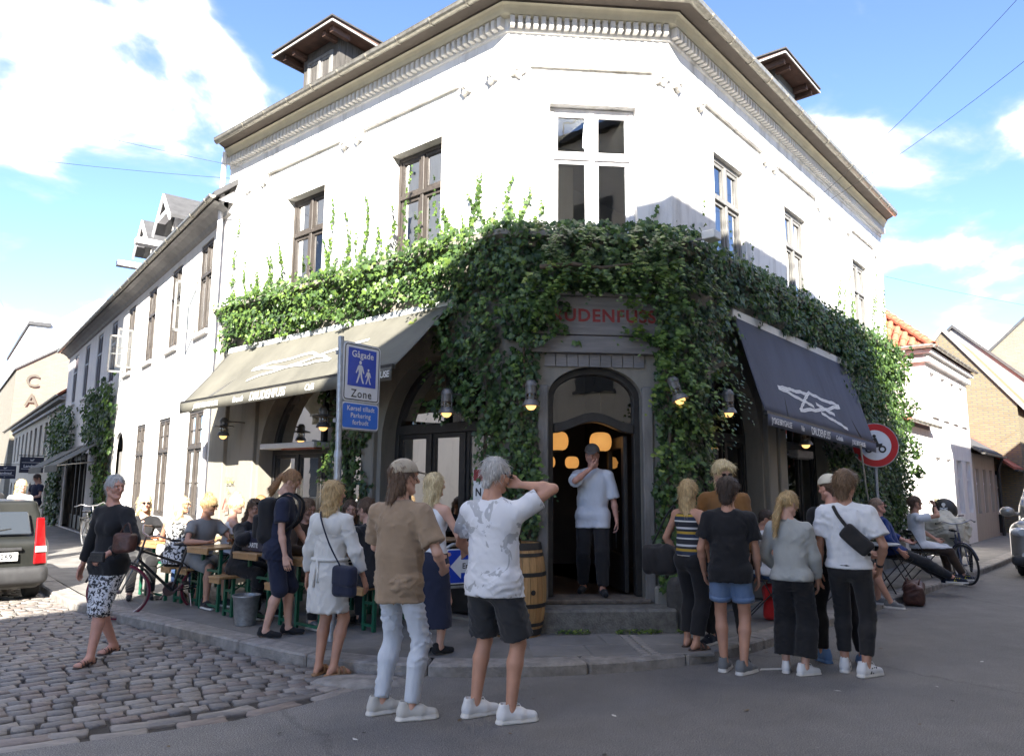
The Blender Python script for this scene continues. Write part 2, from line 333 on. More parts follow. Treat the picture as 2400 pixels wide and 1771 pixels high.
def place_setts():
    S = gen_setts(); S.sort(key=lambda q: hypot(q[0], q[1])-(1.2 if q[0] > -4 else 0))
    def vis(q):
        zc = q[1]*cos(_p)-1.6*sin(_p); return q[1] > 4.2 and abs(q[0]/zc) < .72
    near = [q for q in S if vis(q)][:300]; ns = set(map(id, near)); far_b = MB()
    for i, (x, y, a, l, w) in enumerate(near):
        k = rnd.randrange(14); o = bpy.data.objects.new('sett', SETTM[k]); COL.objects.link(o); o.parent = cob
        sx = l/(.17+.012*(k % 5)); sy = w/(.118+.006*(k % 3))
        o.matrix_local = Matrix.Translation((x, y, rnd.uniform(-.004, .006))) @ Matrix.Rotation(a+rnd.uniform(-.05, .05), 4, 'Z') @ Matrix.Diagonal((sx, sy, 1, 1)) @ Matrix.Rotation(rnd.uniform(-.02, .02), 4, 'X')
    for q in S:
        if id(q) in ns or not vis(q): continue
        x, y, a, l, w = q; k = rnd.randrange(14); V, F = SETT[k]; ca, sa = cos(a), sin(a); sx = l/(.17+.012*(k % 5)); sy = w/(.118+.006*(k % 3)); dz = rnd.uniform(-.004, .005)
        far_b.raw([(x+vx*sx*ca-vy*sy*sa, y+vx*sx*sa+vy*sy*ca, vz+dz) for vx, vy, vz in V], F, m=rnd.randrange(4))
    o = far_b.build('setts', M_cob, cob, smooth=True, fix=False, kind='stuff'); return len(S)
NSETT = place_setts()

# ---- pavement with granite kerb stones
def resample(P, step):
    P = [Vector((p[0], p[1], 0)) for p in P]; L = [0]
    for a, b in zip(P, P[1:]): L.append(L[-1]+(b-a).length)
    n = int(L[-1]/step); out = []
    for i in range(n+1):
        s = L[-1]*i/n; k = max(0, min(len(P)-2, next((j for j in range(len(L)-1) if L[j+1] >= s), len(P)-2)))
        out.append(P[k].lerp(P[k+1], (s-L[k])/max(1e-6, L[k+1]-L[k])))
    return out
def smoothpts(P, it=6):
    for _ in range(it): P = [P[0]]+[(P[i-1]+P[i]*2+P[i+1])/4 for i in range(1, len(P)-1)]+[P[-1]]
    return P
KP = smoothpts(resample(KERB, .2), 8)
def kn(i):
    d = (KP[min(i+1, len(KP)-1)]-KP[max(i-1, 0)]).normalized(); return Vector((-d.y, d.x, 0))
KIN = [p+kn(i)*.27 for i, p in enumerate(KP)]
# kerb runs far-left -> near -> far-right; its inner side is to the left of the walking direction
pav = MB()
inner = KIN
bl = [Vector(fL2(45, -1, 0)), Vector(fL2(0, -1, 0)), Vector(fL(3, -1, 0)), Vector(fC(.3, -1, 0)), Vector(fC(1.7, -1, 0)), Vector(fR(3, -1, 0)), Vector(fR(12, -1, 0)), Vector(fR(46, -1, 0))]
pav.poly([(p.x, p.y, PV-.004) for p in inner]+[(p.x, p.y, PV-.004) for p in reversed(bl)])
pavement = pav.build('pavement', M_pave, fix=False); struct(pavement)
i = 0; si = 0
while i < len(KP)-6:
    n = 5+((si*7) % 3)
    if i+n >= len(KP): break
    mid = KP[i+n//2]; b = MB()
    o = [KP[k] for k in range(i, i+n+1)]; q = [KIN[k] for k in range(i, i+n+1)]
    t = (o[1]-o[0]).normalized()*.006; o[0] = o[0]+t; q[0] = q[0]+t; t = (o[-1]-o[-2]).normalized()*.006; o[-1] = o[-1]-t; q[-1] = q[-1]-t
    dz = rnd.uniform(-.004, .004); ring = o+q[::-1]
    outw = [p-kn(i)*rnd.uniform(0, .006) for p in ring]
    b.hexa([(p.x, p.y, -.05) for p in outw], [(p.x, p.y, PV+dz) for p in outw])
    if mid.y < 30: b.build('kerb_stone', M_kerb, pavement, bevel=.018)
    i += n; si += 1
# slabs and a strip of small setts in front of the step
for k, (u0, u1, v0, v1) in enumerate([(.20,.93,.55,1.02),(.95,1.16,.55,1.02),(1.34,1.95,.55,1.0),(.18,.70,1.04,1.46),(.72,1.16,1.04,1.48),(1.34,1.86,1.02,1.42)]):
    MB(fC).box(u0, u1, v0, v1, PV-.03, PV+.004+.002*(k % 2)).build('paving_slab', M_slab, pavement, bevel=.006)
sm = MB().raw([(x*.5, y*.62, z*.5) for x, y, z in SETT[0][0]], SETT[0][1]); sme = bpy.data.meshes.new('small_sett'); sme.from_pydata(sm.V, [], sm.F); sme.materials.append(M_kerb); sme.shade_smooth()
for a in range(2):
    for b in range(11):
        p = Vector(fC(1.205+a*.095, .59+b*.083, PV+.006)); child('sett', sme, pavement, Matrix.Translation(p) @ Matrix.Rotation(ang(dC)+rnd.uniform(-.06, .06), 4, 'Z'))
M_paint = mat('road_paint', (.55, .55, .52), .8, .3, 12, .2, 90)
def strip(pts, w, z, name):
    b = MB()
    for a, c in zip(pts, pts[1:]):
        a = Vector(a); c = Vector(c); d = (c-a).normalized(); n = Vector((-d.y, d.x))*w/2
        b.poly([(*(a-n), z), (*(c-n), z), (*(c+n), z), (*(a+n), z)])
    return b.build(name, M_paint, road, fix=False)
MB().poly([(2.22,6.83,.004),(2.52,6.86,.004),(2.50,6.93,.004),(2.26,6.90,.004)]).build('painted_patch', M_paint, road, fix=False)
# granite gutter stone by the kerb
b = MB(); n = 20
ring = lambda s, z: [(-1.22+.42*s*cos(2*pi*k/n)*.9+.10*s*sin(2*pi*k/n), 6.33+.17*s*sin(2*pi*k/n)-.06*s*cos(2*pi*k/n), z) for k in range(n)]
for (s0, z0), (s1, z1) in (((1.04, -.03), (1, .012)), ((1, .012), (.86, .028)), ((.86, .028), (.5, .036))):
    r0, r1 = ring(s0, z0), ring(s1, z1)
    for k in range(n): b.poly([r0[k], r0[(k+1) % n], r1[(k+1) % n], r1[k]])
b.poly(ring(.5, .036)); b.build('gutter_stone', M_kerb, cob, smooth=True)

# grit, leaves and paper scraps along the kerb and on the road
lt_ = MB()
for q in range(170):
    i_ = rnd.randrange(90, 190); p = KP[min(i_, len(KP)-1)]-kn(i_)*abs(rnd.gauss(.05, .12)) if q < 130 else Vector((rnd.uniform(-2.5, 5), rnd.uniform(4.6, 8), 0)); a = rnd.uniform(0, 6.3); s_ = rnd.uniform(.006, .022) if q < 130 else rnd.uniform(.008, .02)
    if q >= 130 and inpoly(p.x, p.y, [(k_.x, k_.y) for k_ in KP[60:]]+[(30, 60), (-30, 60)]): continue
    z_ = .006; lt_.poly([(p.x+s_*cos(a+t_)*(1.6 if t_ in (0, pi) else .8), p.y+s_*sin(a+t_)*(1.6 if t_ in (0, pi) else .8), z_+rnd.uniform(0, .006)) for t_ in (0, pi/2, pi, 3*pi/2)], rnd.choice((0, 0, 1, 2)))
lt_.build('grit', [mat('grit_leaf', (.12,.085,.045), .9), mat('grit_paper', (.55,.54,.50), .9), mat('grit_dark', (.05,.045,.04), .9)], road, fix=False, kind='stuff')
# ================================================================== BUILDING HELPERS
def arcpts(a, n=18):
    """a = (uc, half, zb, zs, za): opening from zb, springing at zs, crown at za"""
    uc, h, zb, zs, za = a; return [(uc+h*cos(pi*k/n), zs+(za-zs)*sin(pi*k/n)) for k in range(n+1)]
def facade(b, u0, u1, z0, z1, rects=(), arches=(), depth=.15, mw=0, mr=0):
    """front skin with openings and their reveals"""
    ops = list(rects)+[(a[0]-a[1], a[0]+a[1], a[2], a[4]) for a in arches]
    us = sorted({u0, u1, *[o[0] for o in ops], *[o[1] for o in ops]}); zs = sorted({z0, z1, *[o[2] for o in ops], *[o[3] for o in ops]})
    us = [u for u in us if u0 <= u <= u1]; zs = [z for z in zs if z0 <= z <= z1]
    for a, c in zip(us, us[1:]):
        for e, f in zip(zs, zs[1:]):
            mu, mz = (a+c)/2, (e+f)/2
            if any(o[0] < mu < o[1] and o[2] < mz < o[3] for o in ops): continue
            b.poly([(a,0,e),(c,0,e),(c,0,f),(a,0,f)], mw)
    for (a, c, e, f) in rects:
        d = -depth
        for q in ([(a,0,e),(a,d,e),(a,d,f),(a,0,f)], [(c,0,e),(c,0,f),(c,d,f),(c,d,e)], [(a,0,f),(a,d,f),(c,d,f),(c,0,f)], [(a,0,e),(c,0,e),(c,d,e),(a,d,e)]): b.poly(q, mr)
    for ar in arches:
        P = arcpts(ar); uc, h, zb, zs_, za = ar; d = -depth
        for p, q in zip(P, P[1:]):
            b.poly([(p[0],0,p[1]),(q[0],0,q[1]),(q[0],0,za),(p[0],0,za)], mw)
            b.poly([(p[0],0,p[1]),(p[0],d,p[1]),(q[0],d,q[1]),(q[0],0,q[1])], mr)
        for u in (uc-h, uc+h): b.poly([(u,0,zb),(u,d,zb),(u,d,zs_),(u,0,zs_)], mr)
    return b
M_glass = glass('window_glass', refl=1.9); M_gdark = glass('shop_glass', (.55,.55,.52), 1.0)
def window(xf, root, u0, u1, z0, z1, mf, v=-.12, zt=None, cols=2, fw=.055, cas=.05, mg=None, name='window', bars=(), th=.06):
    """casement window: frame > panes; each light has its own casement"""
    b = MB(xf); vb = v-th; mg = mg or M_glass
    b.box(u0, u0+fw, vb, v, z0, z1).box(u1-fw, u1, vb, v, z0, z1).box(u0+fw, u1-fw, vb, v, z1-fw, z1).box(u0+fw, u1-fw, vb, v, z0, z0+fw)
    U = [u0+fw+(u1-u0-2*fw)*k/cols for k in range(cols+1)]
    for u in U[1:-1]: b.box(u-.03, u+.03, vb, v+.012, z0+fw, z1-fw)
    Z = [z0+fw, z1-fw] if zt is None else [z0+fw, zt, z1-fw]
    if zt: b.box(u0+fw, u1-fw, vb, v+.02, zt-.03, zt+.03)
    fo = b.build(name, mf, root, bevel=.006)
    for i in range(cols):
        for j in range(len(Z)-1):
            a, c = U[i]+(.031 if i else .001), U[i+1]-(.031 if i < cols-1 else .001); e, f = Z[j]+(.031 if j else .001), Z[j+1]-(.031 if j < len(Z)-2 else .001)
            k = MB(xf); k.box(a, a+cas, v-.05, v-.012, e, f).box(c-cas, c, v-.05, v-.012, e, f).box(a+cas, c-cas, v-.05, v-.012, e, e+cas).box(a+cas, c-cas, v-.05, v-.012, f-cas, f)
            for t in bars: 
                zz = e+(f-e)*t; k.box(a+cas, c-cas, v-.048, v-.014, zz-.012, zz+.012)
            k.build('casement', mf, fo, bevel=.005)
            MB(xf).poly([(a+cas,v-.034,e+cas),(c-cas,v-.034,e+cas),(c-cas,v-.034,f-cas),(a+cas,v-.034,f-cas)]).build('pane', mg, fo, fix=False)
    return fo
def sweep(b, paths, m=0):
    """join rails (lists of equal length) into strips"""
    for k, (P, Q) in enumerate(zip(paths, paths[1:])):
        mm = m[k] if isinstance(m, (list, tuple)) else m
        for i in range(len(P)-1): b.poly([P[i], P[i+1], Q[i+1], Q[i]], mm)
    return b
# corner offsets of the three-sided front
def _isect(p, d, q, e):
    det = d.x*(-e.y)+e.x*d.y; r = q-p; t = (r.x*(-e.y)+e.x*r.y)/det; return p+d*t
LEND, REND = 6.38, 9.48
def rail(v, z, ul=None, ur=None):
    ul = LEND-.55*max(0, v) if ul is None else ul; ur = REND-1.05*max(0, v) if ur is None else ur
    a = _isect(A0+nL*v, dL, A0+nC*v, dC); b_ = _isect(B0+nR*v, dR, B0+nC*v, dC)
    p0 = Vector(fL(ul, v, 0)); p3 = Vector(fR(ur, v, 0))
    return [(p.x, p.y, z) for p in (p0, a, b_, p3)]

# ================================================================== CORNER BUILDING
def stucco(name, col, stain, rough=.85):
    m = bpy.data.materials.new(name); m.use_nodes = True; nt = m.node_tree; N = nt.nodes.new; K = nt.links.new; b = nt.nodes['Principled BSDF']
    tc = N('ShaderNodeTexCoord'); mp = N('ShaderNodeMapping'); mp.inputs['Scale'].default_value = (2.2, 2.2, .35); K(tc.outputs['Object'], mp.inputs[0])
    n = N('ShaderNodeTexNoise'); n.inputs['Scale'].default_value = 2.2; n.inputs['Detail'].default_value = 9; n.inputs['Roughness'].default_value = .65; K(mp.outputs[0], n.inputs['Vector'])
    r = N('ShaderNodeValToRGB'); r.color_ramp.elements[0].position = .30; r.color_ramp.elements[1].position = .52; r.color_ramp.elements[0].color = (*stain, 1); r.color_ramp.elements[1].color = (*col, 1); K(n.outputs['Fac'], r.inputs[0])
    K(r.outputs[0], b.inputs['Base Color']); b.inputs['Roughness'].default_value = rough; b.inputs['Specular IOR Level'].default_value = .25
    n2 = N('ShaderNodeTexNoise'); n2.inputs['Scale'].default_value = 35; n2.inputs['Detail'].default_value = 6; K(tc.outputs['Object'], n2.inputs['Vector'])
    n3 = N('ShaderNodeTexNoise'); n3.inputs['Scale'].default_value = 1.6; n3.inputs['Detail'].default_value = 2; K(tc.outputs['Object'], n3.inputs['Vector'])
    ad = N('ShaderNodeMath'); ad.operation = 'MULTIPLY_ADD'; ad.inputs[1].default_value = 4; K(n3.outputs['Fac'], ad.inputs[0]); K(n2.outputs['Fac'], ad.inputs[2])
    bp = N('ShaderNodeBump'); bp.inputs['Strength'].default_value = .25; bp.inputs['Distance'].default_value = .015; K(ad.outputs[0], bp.inputs['Height']); K(bp.outputs[0], b.inputs['Normal'])
    return m
M_white = stucco('white_stucco', (.80,.785,.755), (.52,.50,.46)); M_grey = stucco('grey_render', (.255,.238,.20), (.20,.185,.16))
M_cove = mat('cream_cove', (.62,.58,.45), .8, .08, 4); M_soff = mat('soffit_shade', (.12,.10,.085), .8, .15, 5)  # shade under the gutter put into the soffit's dark tone
M_zinc = mat('zinc', (.40,.38,.33), .42, .22, 14, .25, 30, metal=.75); M_slate = mat('roof_felt', (.07,.07,.072), .8, .2, 5, .3, 40)
M_fbrown = mat('brown_frame', (.062,.052,.045), .55, .25, 20, .3, 50, stretch=(1,1,.2)); M_fwhite = mat('white_frame', (.72,.71,.72), .5, .1, 8, .1, 60)
M_fgrey = mat('grey_frame', (.20,.195,.185), .5, .2, 14, .2, 60, stretch=(1,1,.2)); M_fblack = mat('black_frame', (.022,.021,.02), .45, .3, 9, .2, 50)
M_dwood = mat('tarred_board', (.085,.078,.07), .75, .4, 10, .5, 40, stretch=(6,6,.4))
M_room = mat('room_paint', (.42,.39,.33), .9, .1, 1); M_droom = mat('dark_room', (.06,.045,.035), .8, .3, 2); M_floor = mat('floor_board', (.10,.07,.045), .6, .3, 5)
bld = thing('corner_building', 'white corner building with chamfered entrance, dentil cornice and ivy covered ground floor', 'building', tuple(A0))
WIN = {'L': [(1.10,2.07),(3.58,4.56)], 'C': [(.52,1.58)], 'R': [(1.18,2.14),(3.71,4.67),(7.25,8.20)]}
wz = 4.48
b = MB(fL); facade(b, 0, LEND, 4.44, 7.3, [(a, c, wz, 6.10) for a, c in WIN['L']])
b.xf = fC; facade(b, 0, WC, 4.44, 7.3, [(a, c, wz, 6.21) for a, c in WIN['C']])
b.xf = fR; facade(b, 0, REND, 4.44, 7.3, [(a, c, wz, 6.10) for a, c in WIN['R']])
# flank of the building above its lower neighbours
b.xf = fL; b.poly([(LEND,0,4.4),(LEND,-5,4.4),(LEND,-5,9.8),(LEND,-2.3,9.5),(LEND,0,7.3)])
b.xf = fR; b.poly([(REND,0,.1),(REND,-5,.1),(REND,-5,9.8),(REND,-2.3,9.5),(REND,0,7.3)])
b.build('upper_wall', M_white, bld, fix=False)
ARL = [(3.70,1.25,.32,2.0,3.25),(1.14,.95,.12,2.15,3.2)]; ARR = [(1.48,.93,.12,2.15,3.2),(4.25,1.02,.12,2.15,3.2)]
b = MB(fL); facade(b, 0, LEND, .06, 4.44, [], ARL, .34)
b.xf = fC; facade(b, 0, WC, .06, 4.44, [], [(1.045,.545,.34,2.62,2.98)], .30)
b.xf = fR; facade(b, 0, REND, .06, 4.44, [], ARR, .34)
b.build('ground_floor_wall', M_grey, bld, fix=False)
# piers, plinths
for xf, us in ((fL, [(5.02,5.42),(5.9,6.36)]), (fL, [(2.17,2.42)]), (fR, [(2.48,2.78),(2.9,3.16)])):
    for a, c in us: MB(xf).box(a, c, -.02, .07, .06, 3.62).build('pilaster', M_grey, bld, bevel=.012)
for xf, segs in ((fL, [(4.96,6.38),(2.10,2.44),(0,.18)]), (fC, [(0,.40),(1.69,WC)]), (fR, [(0,.54),(2.42,3.22),(5.28,REND)])):
    for a, c in segs: MB(xf).box(a, c, -.02, .09, .06, .52).build('plinth', M_grey, bld, bevel=.02)
# storey ledge
b = MB(); sweep(b, [rail(.0,4.34), rail(.10,4.36), rail(.13,4.42), rail(.22,4.46), rail(.22,4.52), rail(-.02,4.56)]); b.build('storey_ledge', M_grey, bld, fix=False)
# cornice: band, dentils, cove, soffit, gutter
b = MB(); sweep(b, [rail(0,7.10), rail(.028,7.11), rail(.028,7.29)]); b.build('dentil_band', M_white, bld, fix=False)
b = MB(); sweep(b, [rail(.028,7.275), rail(.125,7.28), rail(.14,7.30), rail(.155,7.33), rail(.18,7.36), rail(.21,7.375)]); b.build('cove', M_cove, bld, smooth=50, fix=False)
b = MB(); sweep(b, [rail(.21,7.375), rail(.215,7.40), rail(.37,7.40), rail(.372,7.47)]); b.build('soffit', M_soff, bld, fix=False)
GC = (.43, 7.42, .062)
b = MB(); sweep(b, [rail(GC[0]+GC[2]*cos(t), GC[1]+GC[2]*sin(t)) for t in [pi+.0, pi*1.17, pi*1.33, pi*1.5, pi*1.67, pi*1.83, 2*pi]]+[rail(GC[0]+.068, GC[1]+.012), rail(GC[0]+.05, GC[1])]); gut = b.build('gutter', M_zinc, bld, smooth=60, fix=False)
gb = MB()
for k in range(9):
    t0, t1 = pi+pi*k/9, pi+pi*(k+1)/9; r = .071
    gb.hexa([(-.011,r*cos(t0),r*sin(t0)),(.011,r*cos(t0),r*sin(t0)),(.011,r*cos(t1),r*sin(t1)),(-.011,r*cos(t1),r*sin(t1))], [(-.011,.063*cos(t0),.063*sin(t0)),(.011,.063*cos(t0),.063*sin(t0)),(.011,.063*cos(t1),.063*sin(t1)),(-.011,.063*cos(t1),.063*sin(t1))])
gbo = gb.build('gutter_bracket', M_zinc, gut, world=False)
def frame_mat(xf, u, v, z):
    o = Vector(xf(u, v, z)); x = (Vector(xf(u+1, v, z))-o); y = Vector(xf(u, v+1, z))-o
    m = Matrix((x, y, Vector((0,0,1)))).transposed().to_4x4(); m.translation = o-Vector(bld.location); return m
first = True
for xf, L in ((fL, LEND-.3), (fC, WC), (fR, REND-.5)):
    n = int(L/.62)
    for k in range(n):
        m = frame_mat(xf, .28+k*.62, GC[0], GC[1])
        if first: gbo.matrix_local = m; first = False
        else: child('gutter_bracket', gbo.data, gut, m)
dm = MB().box(-.029, .029, 0, .085, 0, .125).box(-.024, .024, .085, .094, .01, .11); dme = None
for xf, L in ((fL, LEND-.04), (fC, WC), (fR, REND-.06)):
    n = int(round((L-.04)/.0955))
    for k in range(n):
        m = frame_mat(xf, .05+(L-.1)*k/(n-1), .028, 7.145)
        if dme is None: o = dm.build('dentil', M_white, bld, world=False); o.matrix_local = m; dme = o.data
        else: child('dentil', dme, bld, m)
# roof
b = MB(); sweep(b, [rail(.36,7.45), rail(-2.2,9.7)]); p = rail(-2.2,9.7); b.poly(p+[fR(REND,-7,9.7), fL(LEND,-7,9.7)]); b.build('roof', M_slate, bld, fix=False)
# mouldings and rosettes
for xf, segs in ((fL, [(.80,2.70),(3.19,5.14)]), (fC, [(.27,1.80)]), (fR, [(.89,2.83),(3.40,5.23),(7.18,8.79)])):
    for a, c in segs:
        k = MB(xf); k.tube([(a,.0,6.68),(a+.03,.03,6.68),(c-.03,.03,6.68),(c,.0,6.68)], .024, 8); k.build('string_moulding', M_white, bld, smooth=50)
for xf, us in ((fL, [.22,.66,2.80,3.10,5.25,5.72]), (fC, [.12,1.92]), (fR, [.16,.78,2.94,3.30,5.36,5.95,7.05,8.92])):
    for u in us:
        k = MB(xf); n = 16; ro = [(.085+.02*cos(5*2*pi*j/n)) for j in range(n)]
        P0 = [(u+1.1*r*cos(2*pi*j/n), 0, 6.60+1.1*r*sin(2*pi*j/n)) for j, r in enumerate(ro)]; P1 = [(u+r*cos(2*pi*j/n), .055, 6.60+r*sin(2*pi*j/n)) for j, r in enumerate(ro)]; P2 = [(u+.5*r*cos(2*pi*j/n), .07, 6.60+.5*r*sin(2*pi*j/n)) for j, r in enumerate(ro)]; P3 = [(u+.25*r*cos(2*pi*j/n), .10, 6.60+.25*r*sin(2*pi*j/n)) for j, r in enumerate(ro)]
        for Pa, Pb in ((P0,P1),(P1,P2),(P2,P3)):
            for j in range(n): k.poly([Pa[j], Pa[(j+1) % n], Pb[(j+1) % n], Pb[j]])
        k.poly(P3); k.build('rosette', M_white, bld)
# upper windows
for a, c in WIN['L']: window(fL, bld, a+.005, c-.005, wz, 6.095, M_fbrown, zt=5.50, v=-.13)
window(fC, bld, .525, 1.575, wz, 6.20, M_fwhite, zt=5.57, v=-.10)
for a, c in WIN['R']: window(fR, bld, a+.005, c-.005, wz, 6.095, M_fgrey, zt=5.50, v=-.06, fw=.07)
for xf, ws in ((fL, WIN['L']), (fC, WIN['C']), (fR, WIN['R'])):
    for a, c in ws: MB(xf).box(a-.04, c+.04, -.1, .05, wz-.05, wz+.0).build('window_sill', M_fgrey, bld, bevel=.006)
# rooms behind the panes
b = MB()
for xf, L in ((fL, LEND), (fC, WC), (fR, REND)):
    b.xf = xf
b.xf = None
def ringpts(v, z): return rail(v, z, LEND-.05, REND-.05)
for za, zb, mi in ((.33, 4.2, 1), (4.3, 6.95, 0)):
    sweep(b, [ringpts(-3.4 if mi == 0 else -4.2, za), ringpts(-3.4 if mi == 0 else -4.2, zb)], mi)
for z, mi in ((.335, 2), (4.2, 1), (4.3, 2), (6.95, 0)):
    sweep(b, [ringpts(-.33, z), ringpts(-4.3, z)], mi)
for xf, e in ((fL, LEND-.05), (fR, REND-.05)):
    b.xf = xf; b.poly([(e,-.33,.1),(e,-4.5,.1),(e,-4.5,7),(e,-.33,7)], 0); b.xf = None
b.xf = fL; b.poly([(2.3,-.36,.1),(2.3,-4.2,.1),(2.3,-4.2,4.2),(2.3,-.36,4.2)], 1); b.xf = fR; b.poly([(2.8,-.36,.1),(2.8,-4.2,.1),(2.8,-4.2,4.2),(2.8,-.36,4.2)], 1)
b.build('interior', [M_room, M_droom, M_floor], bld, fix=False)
M_curt = mat('curtain', (.68,.66,.62), .9, .06, 3); M_tube = mat('fluorescent_tube', (1,.98,.94), .5, 0, emit=3.)
def curtain(xf, u0, u1, z0, z1, v=-.42):
    k = MB(xf); n = 14
    pts = [(u0+(u1-u0)*i/n, v+.035*sin(i*1.9)) for i in range(n+1)]
    for a, c in zip(pts, pts[1:]): k.poly([(a[0],a[1],z0),(c[0],c[1],z0),(c[0],c[1],z1),(a[0],a[1],z1)])
    k.build('curtain', M_curt, bld, smooth=True, fix=False)
curtain(fR, 1.75, 2.10, 4.5, 6.08); curtain(fR, 4.05, 4.62, 4.5, 6.08); curtain(fR, 7.5, 8.15, 4.5, 6.08); curtain(fL, 1.78, 2.04, 4.5, 5.15); curtain(fL, 4.3, 4.54, 4.5, 6.08)
for q, (a, c) in enumerate((((.55,-.9),(.75,-2.2)), ((1.15,-.9),(1.35,-2.2)))):
    k = MB(fC); k.tube([(a[0],a[1],6.75),(c[0],c[1],6.75)], .025, 8); k.build('ceiling_tube', M_tube, bld, smooth=50)
# ---- dormers: flat deep-eaved boxes of tarred board
def dormer(xf, u0, u1, wv, zt, oh0, oh1):
    d = MB(xf)
    n = int((u1-u0)/.11)
    d.box(u0, u1, -3.0, wv, 7.7, zt)
    dd = d.build('dormer', M_dwood, bld)
    for k in range(10):     # board cheek towards the corner
        a = wv-.02-k*.14
        for u, s in ((u0, -.012), (u1, .012)): MB(xf).box(min(u,u+s), max(u,u+s), a-.13, a, 7.7, zt-.005).build('board', M_dwood, dd)
    k = MB(xf); k.hexa([(u0-oh0,wv+.34,zt),(u1+oh1,wv+.34,zt),(u1+oh1,-3.2,zt+.12),(u0-oh0,-3.2,zt+.12)], [(u0-oh0,wv+.34,zt+.07),(u1+oh1,wv+.34,zt+.07),(u1+oh1,-3.2,zt+.19),(u0-oh0,-3.2,zt+.19)]); sl = k.build('dormer_roof', M_soff2, dd)
    k = MB(xf); k.box(u0-oh0-.02, u1+oh1+.02, wv+.34, wv+.36, zt-.01, zt+.022).box(u0-oh0-.022, u0-oh0, -3.2, wv+.34, zt-.005, zt+.03).box(u1+oh1, u1+oh1+.022, -3.2, wv+.34, zt-.005, zt+.03); k.build('verge', M_cop2, dd)
    k = MB(xf); k.hexa([(u0-oh0-.03,wv+.37,zt+.072),(u1+oh1+.03,wv+.37,zt+.072),(u1+oh1+.03,-3.2,zt+.192),(u0-oh0-.03,-3.2,zt+.192)], [(u0-oh0-.03,wv+.37,zt+.10),(u1+oh1+.03,wv+.37,zt+.10),(u1+oh1+.03,-3.2,zt+.22),(u0-oh0-.03,-3.2,zt+.22)]); k.build('roof_felt', M_slate, dd)
    for u in (u0-oh0*.55, u0+.05, u1-.05, u1+oh1*.5): MB(xf).box(u-.04, u+.04, wv-.1, wv+.26, zt-.10, zt-.002).build('outrigger', M_soff2, dd)
    window(xf, dd, u0+.12, u1-.12, 7.75, zt-.18, M_fgrey, v=wv+.02, th=.03)
M_cop2 = mat('verge_strip', (.42,.40,.38), .7, .1, 8); M_soff2 = mat('stained_board', (.10,.055,.04), .8, .5, 3, .3, 30)
dormer(fL, 4.27, 5.23, -.62, 9.12, .28, .45); dormer(fR, 5.30, 6.30, -.62, 9.45, .38, .42)

# ---- ground floor joinery
def arch_fill(xf, a, v, root, mf, mg, cols, zt, name='shop_window', kick=.45, fw=.07):
    """frame, fanlight and lights filling an arched opening"""
    uc, h, zb, zs, za = a; P = arcpts(a, 20); b = MB(xf)
    for p, q in zip(P, P[1:]):
        p2 = (uc+(p[0]-uc)*(1-fw/h), zs+(p[1]-zs)*(1-fw/(za-zs))); q2 = (uc+(q[0]-uc)*(1-fw/h), zs+(q[1]-zs)*(1-fw/(za-zs)))
        b.hexa([(p[0],v-.05,p[1]),(q[0],v-.05,q[1]),(q2[0],v-.05,q2[1]),(p2[0],v-.05,p2[1])], [(p[0],v+.05,p[1]),(q[0],v+.05,q[1]),(q2[0],v+.05,q2[1]),(p2[0],v+.05,p2[1])])
    b.box(uc-h, uc-h+fw, v-.05, v+.05, zb, zs).box(uc+h-fw, uc+h, v-.05, v+.05, zb, zs)
    b.box(uc-h+fw, uc+h-fw, v-.06, v+.06, zt-.06, zt+.06)
    U = [uc-h+fw+(2*h-2*fw)*k/cols for k in range(cols+1)]
    for u in U[1:-1]: b.box(u-.035, u+.035, v-.05, v+.05, zb, zt-.06)
    b.box(uc-.03, uc+.03, v-.045, v+.045, zt+.06, za-fw*.9)
    b.box(uc-h+fw, uc+h-fw, v-.055, v+.055, zb, zb+kick)
    f = b.build(name, mf, root, bevel=.006)
    for k in range(cols):
        u0, u1 = U[k]+(.035 if k else 0), U[k+1]-(.035 if k < cols-1 else 0); s = MB(xf)
        for (x0, x1, y0, y1) in ((u0, u0+.05, zb+kick, zt-.06), (u1-.05, u1, zb+kick, zt-.06), (u0+.05, u1-.05, zb+kick, zb+kick+.06), (u0+.05, u1-.05, zt-.12, zt-.06)): s.box(x0, x1, v-.03, v+.025, y0, y1)
        s.build('sash', mf, f, bevel=.004)
        MB(xf).poly([(u0+.05,v,zb+kick+.06),(u1-.05,v,zb+kick+.06),(u1-.05,v,zt-.12),(u0+.05,v,zt-.12)]).build('pane', mg, f, fix=False)
    for sgn in (1, -1):
        pts = [(uc+sgn*.03, zt+.06)]+[(uc+sgn*min(h-fw, max(.03, abs(p[0]-uc)*(1-fw/h))), max(zt+.06, zs+(p[1]-zs)*(1-fw/(za-zs)))) for p in (P[:11] if sgn > 0 else P[20:9:-1]) if zs+(p[1]-zs)*(1-fw/(za-zs)) > zt+.05]
        pts += [(uc+sgn*.03, za-fw*.9)]
        MB(xf).poly([(p[0], v, p[1]) for p in pts]).build('fanlight', mg, f, fix=False)
    return f
arch_fill(fL, ARL[0], -.28, bld, M_fblack, M_gdark, 4, 2.12); arch_fill(fL, ARL[1], -.28, bld, M_fblack, M_gdark, 3, 2.32, kick=.35)
arch_fill(fR, ARR[0], -.28, bld, M_fblack, M_gdark, 3, 2.28); arch_fill(fR, ARR[1], -.28, bld, M_fblack, M_gdark, 3, 2.28)
